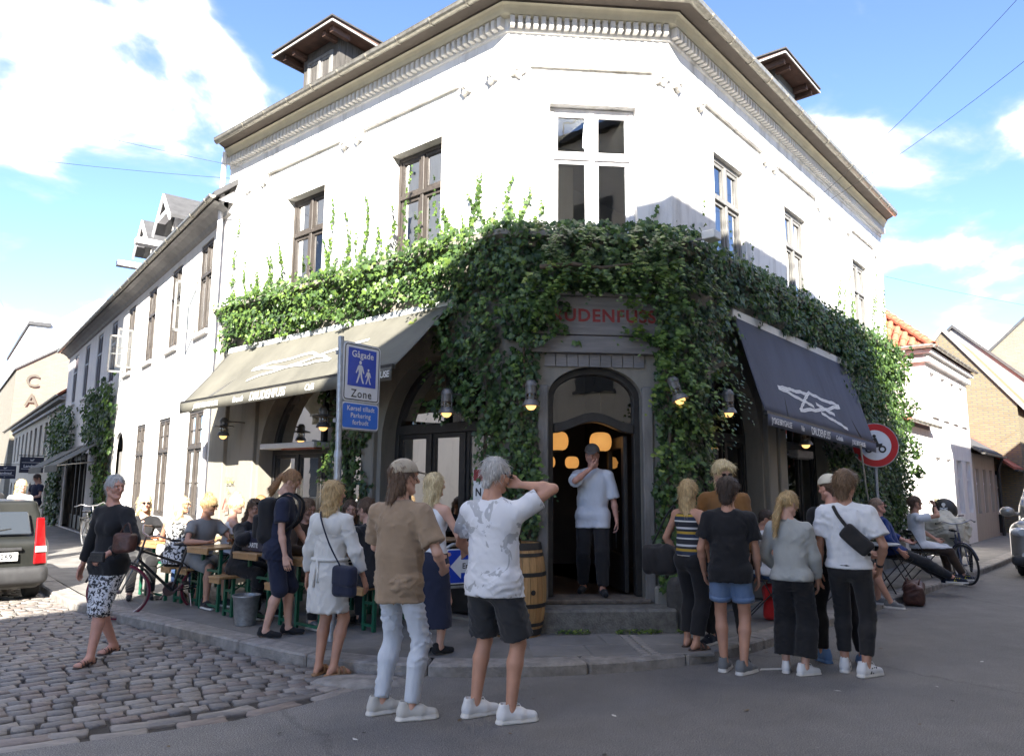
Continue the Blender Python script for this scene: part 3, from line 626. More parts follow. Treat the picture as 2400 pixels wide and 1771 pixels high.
# entrance: frame, curved transom, fanlight, one leaf standing open inside
DA = (1.045,.545,.34,2.62,2.98); P = arcpts(DA, 16); b = MB(fC); fw = .075; v = -.16
for p, q in zip(P, P[1:]):
    s = lambda t: (DA[0]+(t[0]-DA[0])*(1-fw/DA[1]), DA[3]+(t[1]-DA[3])*(1-fw/(DA[4]-DA[3])*.8)-.02)
    p2, q2 = s(p), s(q); b.hexa([(p[0],v-.06,p[1]),(q[0],v-.06,q[1]),(q2[0],v-.06,q2[1]),(p2[0],v-.06,p2[1])], [(p[0],v+.06,p[1]),(q[0],v+.06,q[1]),(q2[0],v+.06,q2[1]),(p2[0],v+.06,p2[1])])
b.box(.5,.575,v-.06,v+.06,.39,2.62).box(1.515,1.59,v-.06,v+.06,.39,2.62)
n = 14; T = [(.575+.94*k/n, 2.27+.13*(.5-.5*cos(2*pi*k/n))) for k in range(n+1)]
for p, q in zip(T, T[1:]): b.hexa([(p[0],v-.05,p[1]-.055),(q[0],v-.05,q[1]-.055),(q[0],v-.05,q[1]+.055),(p[0],v-.05,p[1]+.055)], [(p[0],v+.08,p[1]-.055),(q[0],v+.08,q[1]-.055),(q[0],v+.08,q[1]+.055),(p[0],v+.08,p[1]+.055)])
df = b.build('door_frame', M_fblack, bld, bevel=.008)
MB(fC).poly([(p[0],v,p[1]+.05) for p in T]+[(1.515,v,2.6)]+[(DA[0]+(p[0]-DA[0])*.87, v, DA[3]+(p[1]-DA[3])*.8) for p in P[1:-1]]+[(.575,v,2.6)]).build('fanlight', glass('fan_glass', (.30,.30,.31), 1.6), df, fix=False)
b = MB(fC); b.box(1.43,1.475,-1.12,-.22,.41,2.20); dl = None
k = MB(fC); k.box(1.42,1.47,-1.14,-1.02,.41,2.2).box(1.42,1.47,-.34,-.22,.41,2.2).box(1.42,1.47,-1.02,-.34,.41,.82).box(1.42,1.47,-1.02,-.34,2.06,2.2); dl = k.build('door', M_fblack, bld, bevel=.008)
MB(fC).poly([(1.445,-1.02,.82),(1.445,-.34,.82),(1.445,-.34,2.06),(1.445,-1.02,2.06)]).build('pane', M_gdark, dl, fix=False)
k = MB(fC); k.tube([(1.41,-1.07,1.30),(1.36,-1.07,1.30),(1.36,-.98,1.30)], .012, 8); k.build('handle', M_zinc, dl, smooth=50)
for u0, u1 in ((.38,.50),(1.59,1.71)): MB(fC).box(u0, u1, -.05, .045, .34, 2.75).build('door_jamb', M_fgrey2 if 'M_fgrey2' in globals() else mat('weathered_jamb', (.19,.18,.165), .8, .3, 6, .4, 40, stretch=(1,1,.3)), bld, bevel=.01)
MB(fC).box(.45,1.64,-.35,.10,.335,.385).build('threshold', mat('worn_sill', (.13,.11,.09), .8, .35, 12, .4, 30), bld, bevel=.012)
M_step = mat('step_granite', (.15,.145,.13), .9, .35, 14, .6, 55, det=9)
MB(fC).box(.27,1.83,.0,.44,.05,.335).build('step', M_step, bld, bevel=.025)
# name board over the door
M_board = mat('board_grey', (.20,.19,.185), .8, .2, 5, .3, 30, stretch=(.4,1,4)); M_red = mat('sign_red', (.24,.035,.035), .7, .25, 20)
b = MB(fC); b.box(.24,1.86,.0,.10,3.33,3.78).box(.24,1.86,.0,.10,3.12,3.318); b.box(.22,1.88,.0,.15,3.78,3.83); sb = b.build('name_board', M_board, bld, bevel=.008)
V, F = textmesh('DRUDENFUSS', .205, bold=.006, space=1.12)
MB(lambda x, y, z: fC(1.06+x*1.0, .104, 3.55+y)).raw(V, F).build('lettering', M_red, sb, fix=False)
for k in range(9): MB(fC).box(.46+k*.13, .58+k*.13, .012, .03, 2.97, 3.115).build('board', M_board, bld)
# ================================================================== NEIGHBOURS
M_wht2 = stucco('white_house_render', (.78,.76,.74), (.66,.64,.62)); M_beige = stucco('beige_render', (.40,.34,.275), (.34,.29,.235))
M_tile = mat('red_pantile', (.42,.13,.07), .8, .3, 8, .4, 30); M_tile2 = mat('dull_pantile', (.30,.085,.055), .85, .35, 6, .5, 25)
M_ybrick = brickmat('yellow_brick', (.27,.215,.115), (.22,.17,.09), (.17,.155,.125), .24, .078); M_pbrick = brickmat('pale_brick', (.29,.255,.185), (.24,.21,.15), (.22,.205,.175), .24, .08)
M_cop = mat('coping', (.30,.29,.28), .8, .15, 5)
def gutter_run(xf, u0, u1, v, z, root, mt, r=.06, step=.9, brk=True):
    b = MB(xf); T = [pi+pi*k/6 for k in range(7)]
    for a, c in zip(T, T[1:]): b.poly([(u0,v+r*cos(a),z+r*sin(a)),(u1,v+r*cos(a),z+r*sin(a)),(u1,v+r*cos(c),z+r*sin(c)),(u0,v+r*cos(c),z+r*sin(c))])
    b.poly([(u0,v+r*cos(a),z+r*sin(a)) for a in T]); b.poly([(u1,v+r*cos(a),z+r*sin(a)) for a in T])
    g = b.build('gutter', mt, root, smooth=50, fix=False)
    if brk:
        for k in range(int((u1-u0)/step)):
            u = u0+.3+k*step; q = MB(xf)
            for a, c in zip(T, T[1:]): q.hexa([(u-.012,v+(r+.008)*cos(a),z+(r+.008)*sin(a)),(u+.012,v+(r+.008)*cos(a),z+(r+.008)*sin(a)),(u+.012,v+(r+.008)*cos(c),z+(r+.008)*sin(c)),(u-.012,v+(r+.008)*cos(c),z+(r+.008)*sin(c))], [(u-.012,v+r*cos(a),z+r*sin(a)),(u+.012,v+r*cos(a),z+r*sin(a)),(u+.012,v+r*cos(c),z+r*sin(c)),(u-.012,v+r*cos(c),z+r*sin(c))])
            q.build('gutter_bracket', mt, g)
    return g
def shell(xf, u0, u1, v0, z0, z1, root, mt, rects=(), arches=(), depth=.14, name='wall'):
    b = MB(xf); facade(b, u0, u1, z0, z1, rects, arches, depth)
    b.poly([(u0,0,z0),(u0,v0,z0),(u0,v0,z1),(u0,0,z1)]); b.poly([(u1,0,z0),(u1,v0,z0),(u1,v0,z1),(u1,0,z1)]); b.poly([(u0,v0,z0),(u1,v0,z0),(u1,v0,z1),(u0,v0,z1)])
    w = b.build(name, mt, root, fix=False)
    if rects or arches:
        MB(xf).box(u0+.05, u1-.05, -1.5, -1.4, z0, z1).build('interior', M_room, root); 
    return w
def gable_roof(xf, u0, u1, v0, v1, ze, zr, root, mt, oh=.0, gabmat=None, name='roof'):
    """ridge along u"""
    vm = (v0+v1)/2; b = MB(xf); t = .1
    b.hexa([(u0,v1,ze),(u1,v1,ze),(u1,vm,zr),(u0,vm,zr)], [(u0,v1,ze+t),(u1,v1,ze+t),(u1,vm,zr+t),(u0,vm,zr+t)]); b.hexa([(u0,v0,ze),(u1,v0,ze),(u1,vm,zr),(u0,vm,zr)], [(u0,v0,ze+t),(u1,v0,ze+t),(u1,vm,zr+t),(u0,vm,zr+t)])
    r = b.build(name, mt, root)
    if gabmat:
        for u in (u0+.1, u1-.1): MB(xf).poly([(u,v0+.1,ze),(u,v1-.1,ze),(u,vm,zr)]).build('gable', gabmat, root, fix=False)
    return r
# ---------------- long white house up the cobbled street
lh = thing('long_house', 'long white two-storey house with tall dark windows beside the corner building', 'building', fL2(0,0,0))
UW = [(.70,1.52),(2.85,3.68),(5.0,5.85),(7.25,8.1),(9.55,10.35),(11.75,12.6),(14.1,14.95),(16.5,17.35)]
GW = [(.60,1.62,.95,2.92),(2.92,3.90,.95,2.92),(5.12,6.05,.95,2.92)]
shell(fL2, -.05, 18.8, -6, .06, 6.32, lh, M_wht2, [(a, c, 4.35, 6.08) for a, c in UW]+GW+[(9.3,11.4,.12,2.5),(12.6,17.2,.12,2.5)], [(7.95,.55,.12,2.4,2.88)], depth=.06)
M_fmauve = mat('mauve_frame', (.085,.07,.08), .5, .2, 9)
for k, (a, c) in enumerate(UW):
    window(fL2, lh, a, c, 4.36, 6.07, M_fmauve if k > 3 else M_fbrown, v=-.025, zt=5.45, cols=2, fw=.065)
    MB(fL2).box(a-.06, c+.06, -.1, .07, 4.27, 4.35).build('window_sill', M_wht2, lh, bevel=.008)
for a, c, z0, z1 in GW: window(fL2, lh, a, c, z0, z1, M_fbrown, v=-.025, zt=2.25, cols=2, bars=(.5,), fw=.065)
# two upper casements stand open
for a, s in ((8.1, 1), (7.25, -1), (1.52, 1)):
    k = MB(fL2); w = .40; dv = Vector((cos(radians(100 if s > 0 else 80))*1, sin(radians(95)))); e = a+s*.02
    P = lambda t, z: (e+s*t*.25, .0+t*.95, z)
    for t0, t1, z0, z1 in ((0,.04,4.42,5.40),(w-.04,w,4.42,5.40),(0,w,4.42,4.47),(0,w,5.35,5.40),(0,w,4.9,4.92)):
        k.hexa([P(t0,z0),P(t1,z0),tuple(Vector(P(t1,z0))+Vector((.03,0,0))),tuple(Vector(P(t0,z0))+Vector((.03,0,0)))], [P(t0,z1),P(t1,z1),tuple(Vector(P(t1,z1))+Vector((.03,0,0))),tuple(Vector(P(t0,z1))+Vector((.03,0,0)))])
    oc = k.build('open_casement', M_fgrey, lh)
    MB(fL2).poly([P(.04,4.47),P(w-.04,4.47),P(w-.04,5.35),P(.04,5.35)]).build('pane', M_glass, oc, fix=False)
b = MB(fL2); sec = [(0,6.20),(.05,6.22),(.08,6.28),(.20,6.36),(.30,6.38),(.30,6.42)]
for (v0, z0), (v1, z1) in zip(sec, sec[1:]): b.poly([(-.3,v0,z0),(18.9,v0,z0),(18.9,v1,z1),(-.3,v1,z1)])
b.build('eaves_cornice', M_cop, lh, fix=False)
gutter_run(fL2, -.35, 18.95, .36, 6.45, lh, M_zinc)
gable_roof(fL2, -.3, 18.95, -6.4, .32, 6.44, 9.3, lh, M_slate, gabmat=M_wht2)
for u in (5.0, 7.3):        # white gabled dormers with hoist beams
    k = MB(fL2); k.box(u, u+1.15, -2.6, -.45, 6.6, 7.75); dd = k.build('dormer', M_wht2, lh)
    um = u+.575; k = MB(fL2)
    for s in (-1, 1): k.hexa([(um,-2.6,8.42),(um,-.1,8.42),(um+s*.80,-.1,7.68),(um+s*.80,-2.6,7.68)], [(um,-2.6,8.50),(um,-.1,8.50),(um+s*.80,-.1,7.76),(um+s*.80,-2.6,7.76)])
    k.build('dormer_roof', M_slate, dd)
    MB(fL2).poly([(u,-.44,7.75),(u+1.15,-.44,7.75),(um,-.44,8.42)]).build('gable', M_wht2, dd, fix=False)
    k = MB(fL2)
    for s in (-1, 1): k.hexa([(um,-.1,8.36),(um+s*.82,-.1,7.60),(um+s*.82,-.1,7.72),(um,-.1,8.48)], [(um,-.06,8.36),(um+s*.82,-.06,7.60),(um+s*.82,-.06,7.72),(um,-.06,8.48)])
    k.build('bargeboard', M_fwhite, dd); MB(fL2).box(um-.4, um+.4, -.25, -.08, 7.86, 7.98).build('collar_beam', M_fwhite, dd)
    MB(fL2).box(u+.95, u+1.2, -.45, .35, 7.28, 7.42).build('bracket_beam', M_fwhite, dd)
    MB(fL2).box(u+.2, u+.95, -.44, -.40, 6.75, 7.6).build('window', M_fgrey, dd)
# shop fronts of the long house
for a, c, col in ((9.3,11.4,(.05,.04,.035)),(12.6,17.2,(.035,.03,.03))):
    k = MB(fL2); k.box(a, c, -.30, -.24, .12, .55)
    n = 3 if c-a < 3 else 5
    for q in range(n+1): u = a+(c-a)*q/n; k.box(max(a,u-.05), min(c,u+.05), -.30, -.2, .12, 2.5)
    k.box(a, c, -.3, -.22, 2.36, 2.5); s = k.build('shopfront', M_fbrown, lh)
    for q in range(n): MB(fL2).poly([(a+(c-a)*q/n+.05,-.26,.55),(a+(c-a)*(q+1)/n-.05,-.26,.55),(a+(c-a)*(q+1)/n-.05,-.26,2.36),(a+(c-a)*q/n+.05,-.26,2.36)]).build('pane', M_gdark, s, fix=False)
k = MB(fL2); k.box(7.42,8.48,-.2,-.12,.12,2.4); k.build('door', M_fgrey, lh)
# rain pipe at the joint of the two houses
k = MB(fL); k.tube([(6.30,.16,7.36),(6.36,.14,7.2),(6.44,.10,6.55),(6.44,.09,.12)], .045, 10); tag(k.build('downpipe', M_fwhite, smooth=50), 'white downpipe at the joint of the corner building and the long house', 'pipe')
# ---------------- row beyond: low house with arched ground floor, red roof
l3 = thing('arched_house', 'low cream house with arched ground floor openings and red tile roof down the street', 'building', fL2(18.8,0,0))
ar = [(20.2+k*2.05, .55, .1, 1.1, 1.62) for k in range(12)]; uw = [(19.6+k*2.05, 20.5+k*2.05, 2.75, 4.15) for k in range(12)]
shell(fL2, 18.82, 45, -6, .06, 4.75, l3, stucco('cream_render', (.42,.38,.31), (.36,.32,.26)), uw, ar, .12)
for a, c, z0, z1 in uw[:9]: window(fL2, l3, a, c, z0, z1, M_fbrown, v=-.08, zt=3.6)
for a in ar[:9]: 
    k = MB(fL2); k.poly([(p[0],-.1,p[1]) for p in arcpts(a)]+[(a[0]-a[1],-.1,a[2]),(a[0]+a[1],-.1,a[2])]); k.build('arched_door', M_fmauve, l3, fix=False)
b = MB(fL2); b.box(18.85,45,0,.14,4.42,4.52).box(18.85,45,0,.22,4.66,4.78); b.build('eaves_cornice', M_cop, l3)
gutter_run(fL2, 18.85, 45, .30, 4.84, l3, M_zinc, brk=False); gable_roof(fL2, 18.85, 45, -6.4, .26, 4.8, 7.3, l3, M_tile, gabmat=M_wht2)
# cafe gable
def g2(u): return lambda w, h, z: fL2(u+h, w, z)
cf = thing('cafe_house', 'pale brick gable house with large cafe letters down its side', 'building', fL2(45.2,0,0))
k = MB(g2(40.2)); P = [(.25,0,.1),(.25,0,8.35),(-2.0,0,9.9),(-5.5,0,12.3),(-9,0,9.9),(-9,0,.1)]; k.hexa(P, [(w, 14, z) for w, _, z in P]); k.build('wall', M_pbrick, cf)
k = MB(g2(40.2)); k.hexa([(.35,-.1,8.3),(-5.5,-.1,12.35),(-5.5,14.1,12.35),(.35,14.1,8.3)], [(.35,-.1,8.42),(-5.5,-.1,12.5),(-5.5,14.1,12.5),(.35,14.1,8.42)]); k.build('roof', M_slate, cf)
for q, ch in enumerate('CAFE'):
    V, F = textmesh(ch, 1.05, bold=.015); k = MB(lambda x, y, z, q=q: g2(40.2)(-.62-.04*q-x, -.12, 7.7-q*1.18+y)); k.raw(V, F); k.build('letter', mat('cafe_letter', (.10,.09,.07), .6, 0), cf, fix=False)
wb = thing('tall_white_building', 'tall windowless white building rising behind the cafe gable', 'building', fL2(52,0,0))
k = MB(g2(50)); P = [(-.9,0,.1),(-.9,0,12.9),(-1.9,0,13.0),(-5.2,0,15.6),(-12,0,15.6),(-12,0,.1)]; k.hexa(P, [(w, 20, z) for w, _, z in P]); k.build('wall', M_wht2, wb)
MB(g2(50)).box(-2.2,-.8,-.2,20.1,12.95,13.2).build('roof_edge', M_slate, wb)
fh = thing('far_row_house', 'distant pale terrace closing the cobbled street', 'building', fL2(60,3,0))
MB(g2(66)).box(.0,4.5,0,8,.05,7.2).build('wall', M_beige, fh); MB(g2(66)).box(-.1,4.7,-.2,8.1,7.2,7.9).build('roof', M_tile, fh)
for q in range(3): MB(g2(66)).box(.5+q*1.3,1.2+q*1.3,-.03,0,2.5,4.4).build('window', M_fmauve, fh)
# ---------------- right-hand street: white house, low beige wing, timber-fronted cottage, brick gables
th = thing('white_hip_house', 'white rendered house with hipped red tile roof past the corner building', 'building', fR(12.9,0,0))
shell(fR, 12.9, 18.2, -5, .06, 5.05, th, M_wht2, [(13.35+k*1.25, 14.0+k*1.25, 3.5, 4.6) for k in range(4)]+[(13.35+k*1.28, 14.05+k*1.28, .95, 2.42) for k in range(4)])
for k in range(4): window(fR, th, 13.35+k*1.25, 14.0+k*1.25, 3.5, 4.6, M_fwhite, v=-.08); window(fR, th, 13.35+k*1.28, 14.05+k*1.28, .95, 2.42, M_fwhite, v=-.08, zt=1.9)
for k in range(4): MB(fR).box(13.3+k*1.25, 14.05+k*1.25, -.02, .06, 3.42, 3.5).build('window_sill', M_wht2, th)
b = MB(fR); b.box(12.78,18.3,.0,.12,4.78,4.90).box(12.72,18.35,.0,.20,4.98,5.08).box(12.78,12.9,-5,0,4.78,4.90).box(12.70,12.9,-5,0,4.98,5.08); b.build('eaves_cornice', M_wht2, th)
gutter_run(fR, 12.6, 18.4, .28, 5.16, th, M_zinc, step=.55)
b = MB(fR); b.tube([(12.56,.28,5.13),(12.56,-5,5.13)], .055, 8); b.build('gutter', M_zinc, th, smooth=50)
rz = 7.6; b = MB(fR); b.poly([(12.65,.22,5.14),(18.3,.22,5.14),(18.3,-2.4,rz),(15.2,-2.4,rz)]); b.poly([(12.65,.22,5.14),(15.2,-2.4,rz),(12.65,-5.1,5.14)]); b.poly([(12.65,-5.1,5.14),(15.2,-2.4,rz),(18.3,-2.4,rz),(18.3,-5.1,5.14)]); b.poly([(18.3,.22,5.14),(18.3,-5.1,5.14),(18.3,-2.4,rz)]); b.build('roof', M_tile, th, fix=False)
def barrel(l, r, rt):
    k = MB(); n = 7
    for j in range(n):
        a, c = pi*j/n, pi*(j+1)/n
        k.hexa([(0,r*cos(a),r*sin(a)),(0,r*cos(c),r*sin(c)),(0,(r-.02)*cos(c),(r-.02)*sin(c)),(0,(r-.02)*cos(a),(r-.02)*sin(a))], [(l,rt*cos(a),rt*sin(a)),(l,rt*cos(c),rt*sin(c)),(l,(rt-.02)*cos(c),(rt-.02)*sin(c)),(l,(rt-.02)*cos(a),(rt-.02)*sin(a))])
    return k
rt = barrel(.42, .125, .10).build('ridge_tile', M_tile, th, world=False, smooth=50)
p0 = Vector(fR(12.62,.25,5.12)); p1 = Vector(fR(15.2,-2.4,rz)); d = (p1-p0).normalized(); yv = Vector((0,0,1)).cross(d).normalized(); zv = d.cross(yv); n = int((p1-p0).length/.36)
for k in range(n):
    m = Matrix((d, yv, zv)).transposed().to_4x4(); m.translation = p0+d*(.36*k)+zv*.0-Vector(th.location)
    if k == 0: rt.matrix_local = m
    else: child('ridge_tile', rt.data, th, m)
# pantiles on the hip facing the corner: joined ribs row by row
tm = barrel(.34, .085, .07).build('pantile', M_tile, th, world=False, smooth=50); tfirst = True
q0 = Vector(fR(12.62,.1,5.14)); up_ = (Vector(fR(15.2,-2.4,rz))-Vector(fR(12.65,-2.4,5.14))).normalized(); al = -nR; zz = up_.cross(al).normalized()
if zz.z < 0: zz = -zz
for r_ in range(9):
    for k in range(22):
        pos = q0+al*(.12+.21*k)+up_*(.30*r_); s = .12+.21*k
        lim = (.30*r_+.3)*cos(0)*.72
        if s < lim+.05 or s > 5.0-lim: continue
        m = Matrix((up_, zz.cross(up_), zz)).transposed().to_4x4(); m.translation = pos+zz*.012-Vector(th.location)
        if tfirst: tm.matrix_local = m; tfirst = False
        else: child('pantile', tm.data, th, m)
an = thing('low_white_annex', 'low white annex with short zinc gutter between the ivy and the hipped house', 'building', fR(9.5,0,0))
shell(fR, REND+.02, 12.88, -4, .06, 3.05, an, M_wht2, [(10.0+k*1.3, 10.7+k*1.3, .95, 2.42) for k in range(2)])
for k in range(2): window(fR, an, 10.0+k*1.3, 10.7+k*1.3, .95, 2.42, M_fwhite, v=-.08, zt=1.9)
gutter_run(fR, REND+.6, 13.0, .22, 3.14, an, M_zinc, step=.5); b = MB(fR); b.hexa([(REND,.18,3.1),(12.88,.18,3.1),(12.88,-4,4.3),(REND,-4,4.3)], [(REND,.18,3.18),(12.88,.18,3.18),(12.88,-4,4.4),(REND,-4,4.4)]); b.build('roof', M_tile, an)
b = MB(fR); b.box(REND+.03, 12.88, 0, .05, .06, .75); b.build('plinth', M_wht2, an)
sw = thing('beige_wing', 'low beige wing with a row of tall narrow windows', 'building', fR(18.2,0,0))
shell(fR, 18.22, 22.3, -5, .06, 2.72, sw, M_beige, [(18.6+k*1.25, 19.2+k*1.25, .9, 2.25) for k in range(3)])
for k in range(3): window(fR, sw, 18.6+k*1.25, 19.2+k*1.25, .9, 2.25, M_fwhite, v=-.08, zt=1.8)
gable_roof(fR, 18.2, 22.4, -5.2, .25, 2.7, 4.6, sw, M_slate); gutter_run(fR, 18.2, 22.4, .32, 2.72, sw, M_zinc)
k = MB(fR); k.tube([(22.25,.25,2.7),(22.25,.12,2.3),(22.25,.12,.1)], .05, 8); k.build('downpipe', M_fblack, sw, smooth=50)
tc_ = thing('timber_cottage', 'low cottage with dull red pantile roof and dark timber framed windows', 'building', fR(22.4,0,0))
b = MB(fR); b.box(22.42,34,-5,-.3,.06,2.3); b.build('wall', M_beige, tc_)
for k in range(12):
    MB(fR).box(22.5+k*.95, 22.62+k*.95, -.3, -.18, .06, 2.3).build('post', M_fblack, tc_)
    window(fR, tc_, 22.64+k*.95, 23.42+k*.95, .75, 2.15, M_fwhite, v=-.24, zt=1.7, bars=(.5,))
gable_roof(fR, 22.4, 34.2, -5.2, .55, 2.3, 4.6, tc_, M_tile2); gutter_run(fR, 22.4, 34.2, .62, 2.3, tc_, M_fblack)
gb_ = thing('brick_gable_house', 'yellow brick gable house with orange tiled roof behind the white house', 'building', fR(25,-2,0))
gg = lambda u: (lambda v, h, z: fR(u+h, v, z))
P = [(.55,0,.1),(.55,0,4.75),(-1.65,0,7.7),(-3.9,0,4.75),(-3.9,0,.1)]; k = MB(gg(24.6)); k.hexa(P, [(v, 6.4, z) for v, _, z in P]); k.build('wall', M_ybrick, gb_)
k = MB(gg(24.6))
for s, e in (((.75,4.5),(-1.65,7.72)), ((-4.1,4.5),(-1.65,7.72))): k.hexa([(s[0],.25,s[1]),(e[0],.25,e[1]),(e[0],6.4,e[1]),(s[0],6.4,s[1])], [(s[0],.25,s[1]+.14),(e[0],.25,e[1]+.14),(e[0],6.4,e[1]+.14),(s[0],6.4,s[1]+.14)])
k.build('roof', M_tile, gb_)
k = MB(gg(24.6))
for s, e in (((.75,4.5),(-1.65,7.72)), ((-4.1,4.5),(-1.65,7.72))): k.hexa([(s[0],-.08,s[1]),(e[0],-.08,e[1]),(e[0],.26,e[1]),(s[0],.26,s[1])], [(s[0],-.08,s[1]+.22),(e[0],-.08,e[1]+.22),(e[0],.26,e[1]+.22),(s[0],.26,s[1]+.22)])
k.build('coping', M_cop, gb_)
pg = thing('grey_gable_house', 'house with tall grey coped gable behind the yellow brick gable', 'building', fR(31.2,-2,0))
P = [(1.0,0,.1),(1.0,0,5.6),(-2.4,0,9.05),(-6,0,5.6),(-6,0,.1)]; k = MB(gg(31.2)); k.hexa(P, [(v, 7, z) for v, _, z in P]); k.build('wall', mat('grey_gable', (.30,.29,.27), .9, .15, 2), pg)
k = MB(gg(31.2))
for s, e in (((1.2,5.4),(-2.4,9.08)), ((-6.2,5.4),(-2.4,9.08))): k.hexa([(s[0],-.1,s[1]),(e[0],-.1,e[1]),(e[0],7,e[1]),(s[0],7,s[1])], [(s[0],-.1,s[1]+.16),(e[0],-.1,e[1]+.16),(e[0],7,e[1]+.16),(s[0],7,s[1]+.16)])
k.build('roof', M_slate, pg)
fg = thing('far_brick_gable', 'large pale brick gable with antenna mast farther along the right street', 'building', fR(44,-2,0))
P = [(3.5,0,.1),(3.5,0,9.6),(.0,0,12.3),(-4.2,0,8.4),(-4.2,0,.1)]; k = MB(gg(44)); k.hexa(P, [(v, 9, z) for v, _, z in P]); k.build('wall', M_pbrick, fg)
k = MB(gg(44)); k.hexa([(-4.4,-.15,8.2),(0,-.15,12.3),(0,9,12.3),(-4.4,9,8.2)], [(-4.4,-.15,8.4),(0,-.15,12.5),(0,9,12.5),(-4.4,9,8.4)]); k.hexa([(3.7,-.15,9.4),(0,-.15,12.3),(0,9,12.3),(3.7,9,9.4)], [(3.7,-.15,9.6),(0,-.15,12.5),(0,9,12.5),(3.7,9,9.6)]); k.build('roof', M_slate, fg)
k = MB(gg(44))
for v in (-.4,-.2): k.tube([(v,1,12),(v,1,13.6)], .04, 6)
k.build('mast', M_zinc, fg)
# ---------------- across the crossing, behind the viewer: the blocks whose shade falls on the corner
M_opp = stucco('opposite_render', (.66,.61,.52), (.58,.53,.45))
def block(name, label, fx, u0, u1, v0, v1, ze, mt, hip=None, storeys=4, wu=2.2, prof=None):
    t = thing(name, label, 'building', fx((u0+u1)/2, v0, 0)); b = MB(fx)
    P = [(u0,.05),(u1,.05),(u1,ze if hip is None else hip[1]),(u1-(0 if hip is None else hip[0]),ze),(u0,ze)] if hip else [(u0,.05),(u1,.05),(u1,ze),(u0,ze)]
    P = [(u0,.05),(u1,.05)]+prof if prof else P
    b.hexa([(u, v0, z) for u, z in P], [(u, v1, z) for u, z in P]); b.build('wall', mt, t)
    top = P[2:]; k = MB(fx)
    for (a, za), (c, zc) in zip(top, top[1:]): k.hexa([(a,v0-.18,za-.0),(c,v0-.18,zc-.0),(c,v1,zc),(a,v1,za)], [(a,v0-.18,za+.16),(c,v0-.18,zc+.16),(c,v1,zc+.16),(a,v1,za+.16)])
    k.build('roof', M_slate, t)
    h = (ze-1.4)/storeys; n = int((u1-u0-1)/wu); nn = 0
    for s in range(storeys):
        for q in range(n):
            uu = u0+.8+q*wu; z0 = 1.0+s*h
            if prof and uu > -.5 and z0+h*.62 > 5.4: continue
            w = MB(fx); w.box(uu, uu+1.0, v0-.03, v0-.004, z0, z0+h*.58).box(uu-.06, uu+1.06, v0-.06, v0, z0-.09, z0); w.box(uu+.47,uu+.53,v0-.045,v0-.03,z0,z0+h*.58)
            w.build('window', M_oppwin, t)
    return t
M_oppwin = mat('opposite_window', (.07,.08,.09), .15, .2, 3)
b1 = block('opposite_corner_block', 'tall beige corner block facing the ivy building across the right street', fR, -17, 3.6, 5.6, 13, 9.6, M_opp, storeys=3, prof=[(3.6,6.25),(2.5,7.4),(.9,9.15),(-2,9.65),(-5.8,9.66),(-9,10.38),(-17,10.05)])
k = MB(fR)
for z in (.35, .65): k.tube([(-5.8,6.0,9.8+z),(-2,6.0,9.8+z)], .015, 6)
for q in range(6): k.tube([(-5.8+q*.76,6.0,9.7),(-5.8+q*.76,6.0,10.45)], .015, 6)
k.build('roof_railing', M_fblack, b1)
block('added_low_block', 'unseen low wing added beside the opposite corner block to shade the road', fR, 3.62, 9.6, 5.6, 10, 4.1, M_opp, storeys=1)  # added low wing: shades the road yet leaves the wall base sunlit
block('opposite_street_block', 'tall terrace on the far side of the right street', fR, 9.65, 46, 5.6, 13, 7.4, M_opp, storeys=2, wu=3)
fx2 = fr(Vector(fL2(0,10,0)), d2, -n2)
block('opposite_gable_block', 'tall terrace on the far side of the cobbled street', fr(Vector(fL2(0,10,0)), d2, n2), -5.6, -.4, 0, 7, 18.2, M_opp, storeys=5)
block('opposite_terrace', 'lower terrace on the far side of the cobbled street', fr(Vector(fL2(0,10,0)), d2, n2), -.38, 24, 0, 7, 15.9, M_opp, storeys=4, wu=3)
# ================================================================== IVY
def leafmat(name, c, c2, tr=.35):
    m = bpy.data.materials.new(name); m.use_nodes = True; nt = m.node_tree; N = nt.nodes.new; K = nt.links.new; b = nt.nodes['Principled BSDF']; o = nt.nodes['Material Output']
    tc = N('ShaderNodeTexCoord'); n = N('ShaderNodeTexNoise'); n.inputs['Scale'].default_value = 23; n.inputs['Detail'].default_value = 3; K(tc.outputs['Object'], n.inputs['Vector'])
    r = N('ShaderNodeValToRGB'); r.color_ramp.elements[0].position = .35; r.color_ramp.elements[1].position = .65; r.color_ramp.elements[0].color = (*c, 1); r.color_ramp.elements[1].color = (*c2, 1); K(n.outputs['Fac'], r.inputs[0])
    K(r.outputs[0], b.inputs['Base Color']); b.inputs['Roughness'].default_value = .42; b.inputs['Specular IOR Level'].default_value = .45
    t = N('ShaderNodeBsdfTranslucent'); mx = N('ShaderNodeMixShader'); mx.inputs[0].default_value = tr*.6; hs = N('ShaderNodeHueSaturation'); hs.inputs['Saturation'].default_value = 1.15; hs.inputs['Value'].default_value = 1.5; K(r.outputs[0], hs.inputs['Color']); K(hs.outputs[0], t.inputs[0])
    K(b.outputs[0], mx.inputs[1]); K(t.outputs[0], mx.inputs[2]); K(mx.outputs[0], o.inputs[0]); return m
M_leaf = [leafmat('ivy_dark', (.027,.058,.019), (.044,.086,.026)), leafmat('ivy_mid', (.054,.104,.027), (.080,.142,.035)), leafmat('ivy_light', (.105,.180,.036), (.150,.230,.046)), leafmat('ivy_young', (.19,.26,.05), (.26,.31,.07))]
M_stem = mat('ivy_stem', (.10,.075,.05), .9, .3, 20)
LEAF = np.array([(0,.36,.0),(0,.02,.0),(.30,-.10,-.05),(.34,.20,-.06),(.54,.42,-.12),(.22,.58,-.05),(0,1.02,-.10),(-.22,.58,-.05),(-.54,.42,-.12),(-.34,.20,-.06),(-.30,-.10,-.05)])
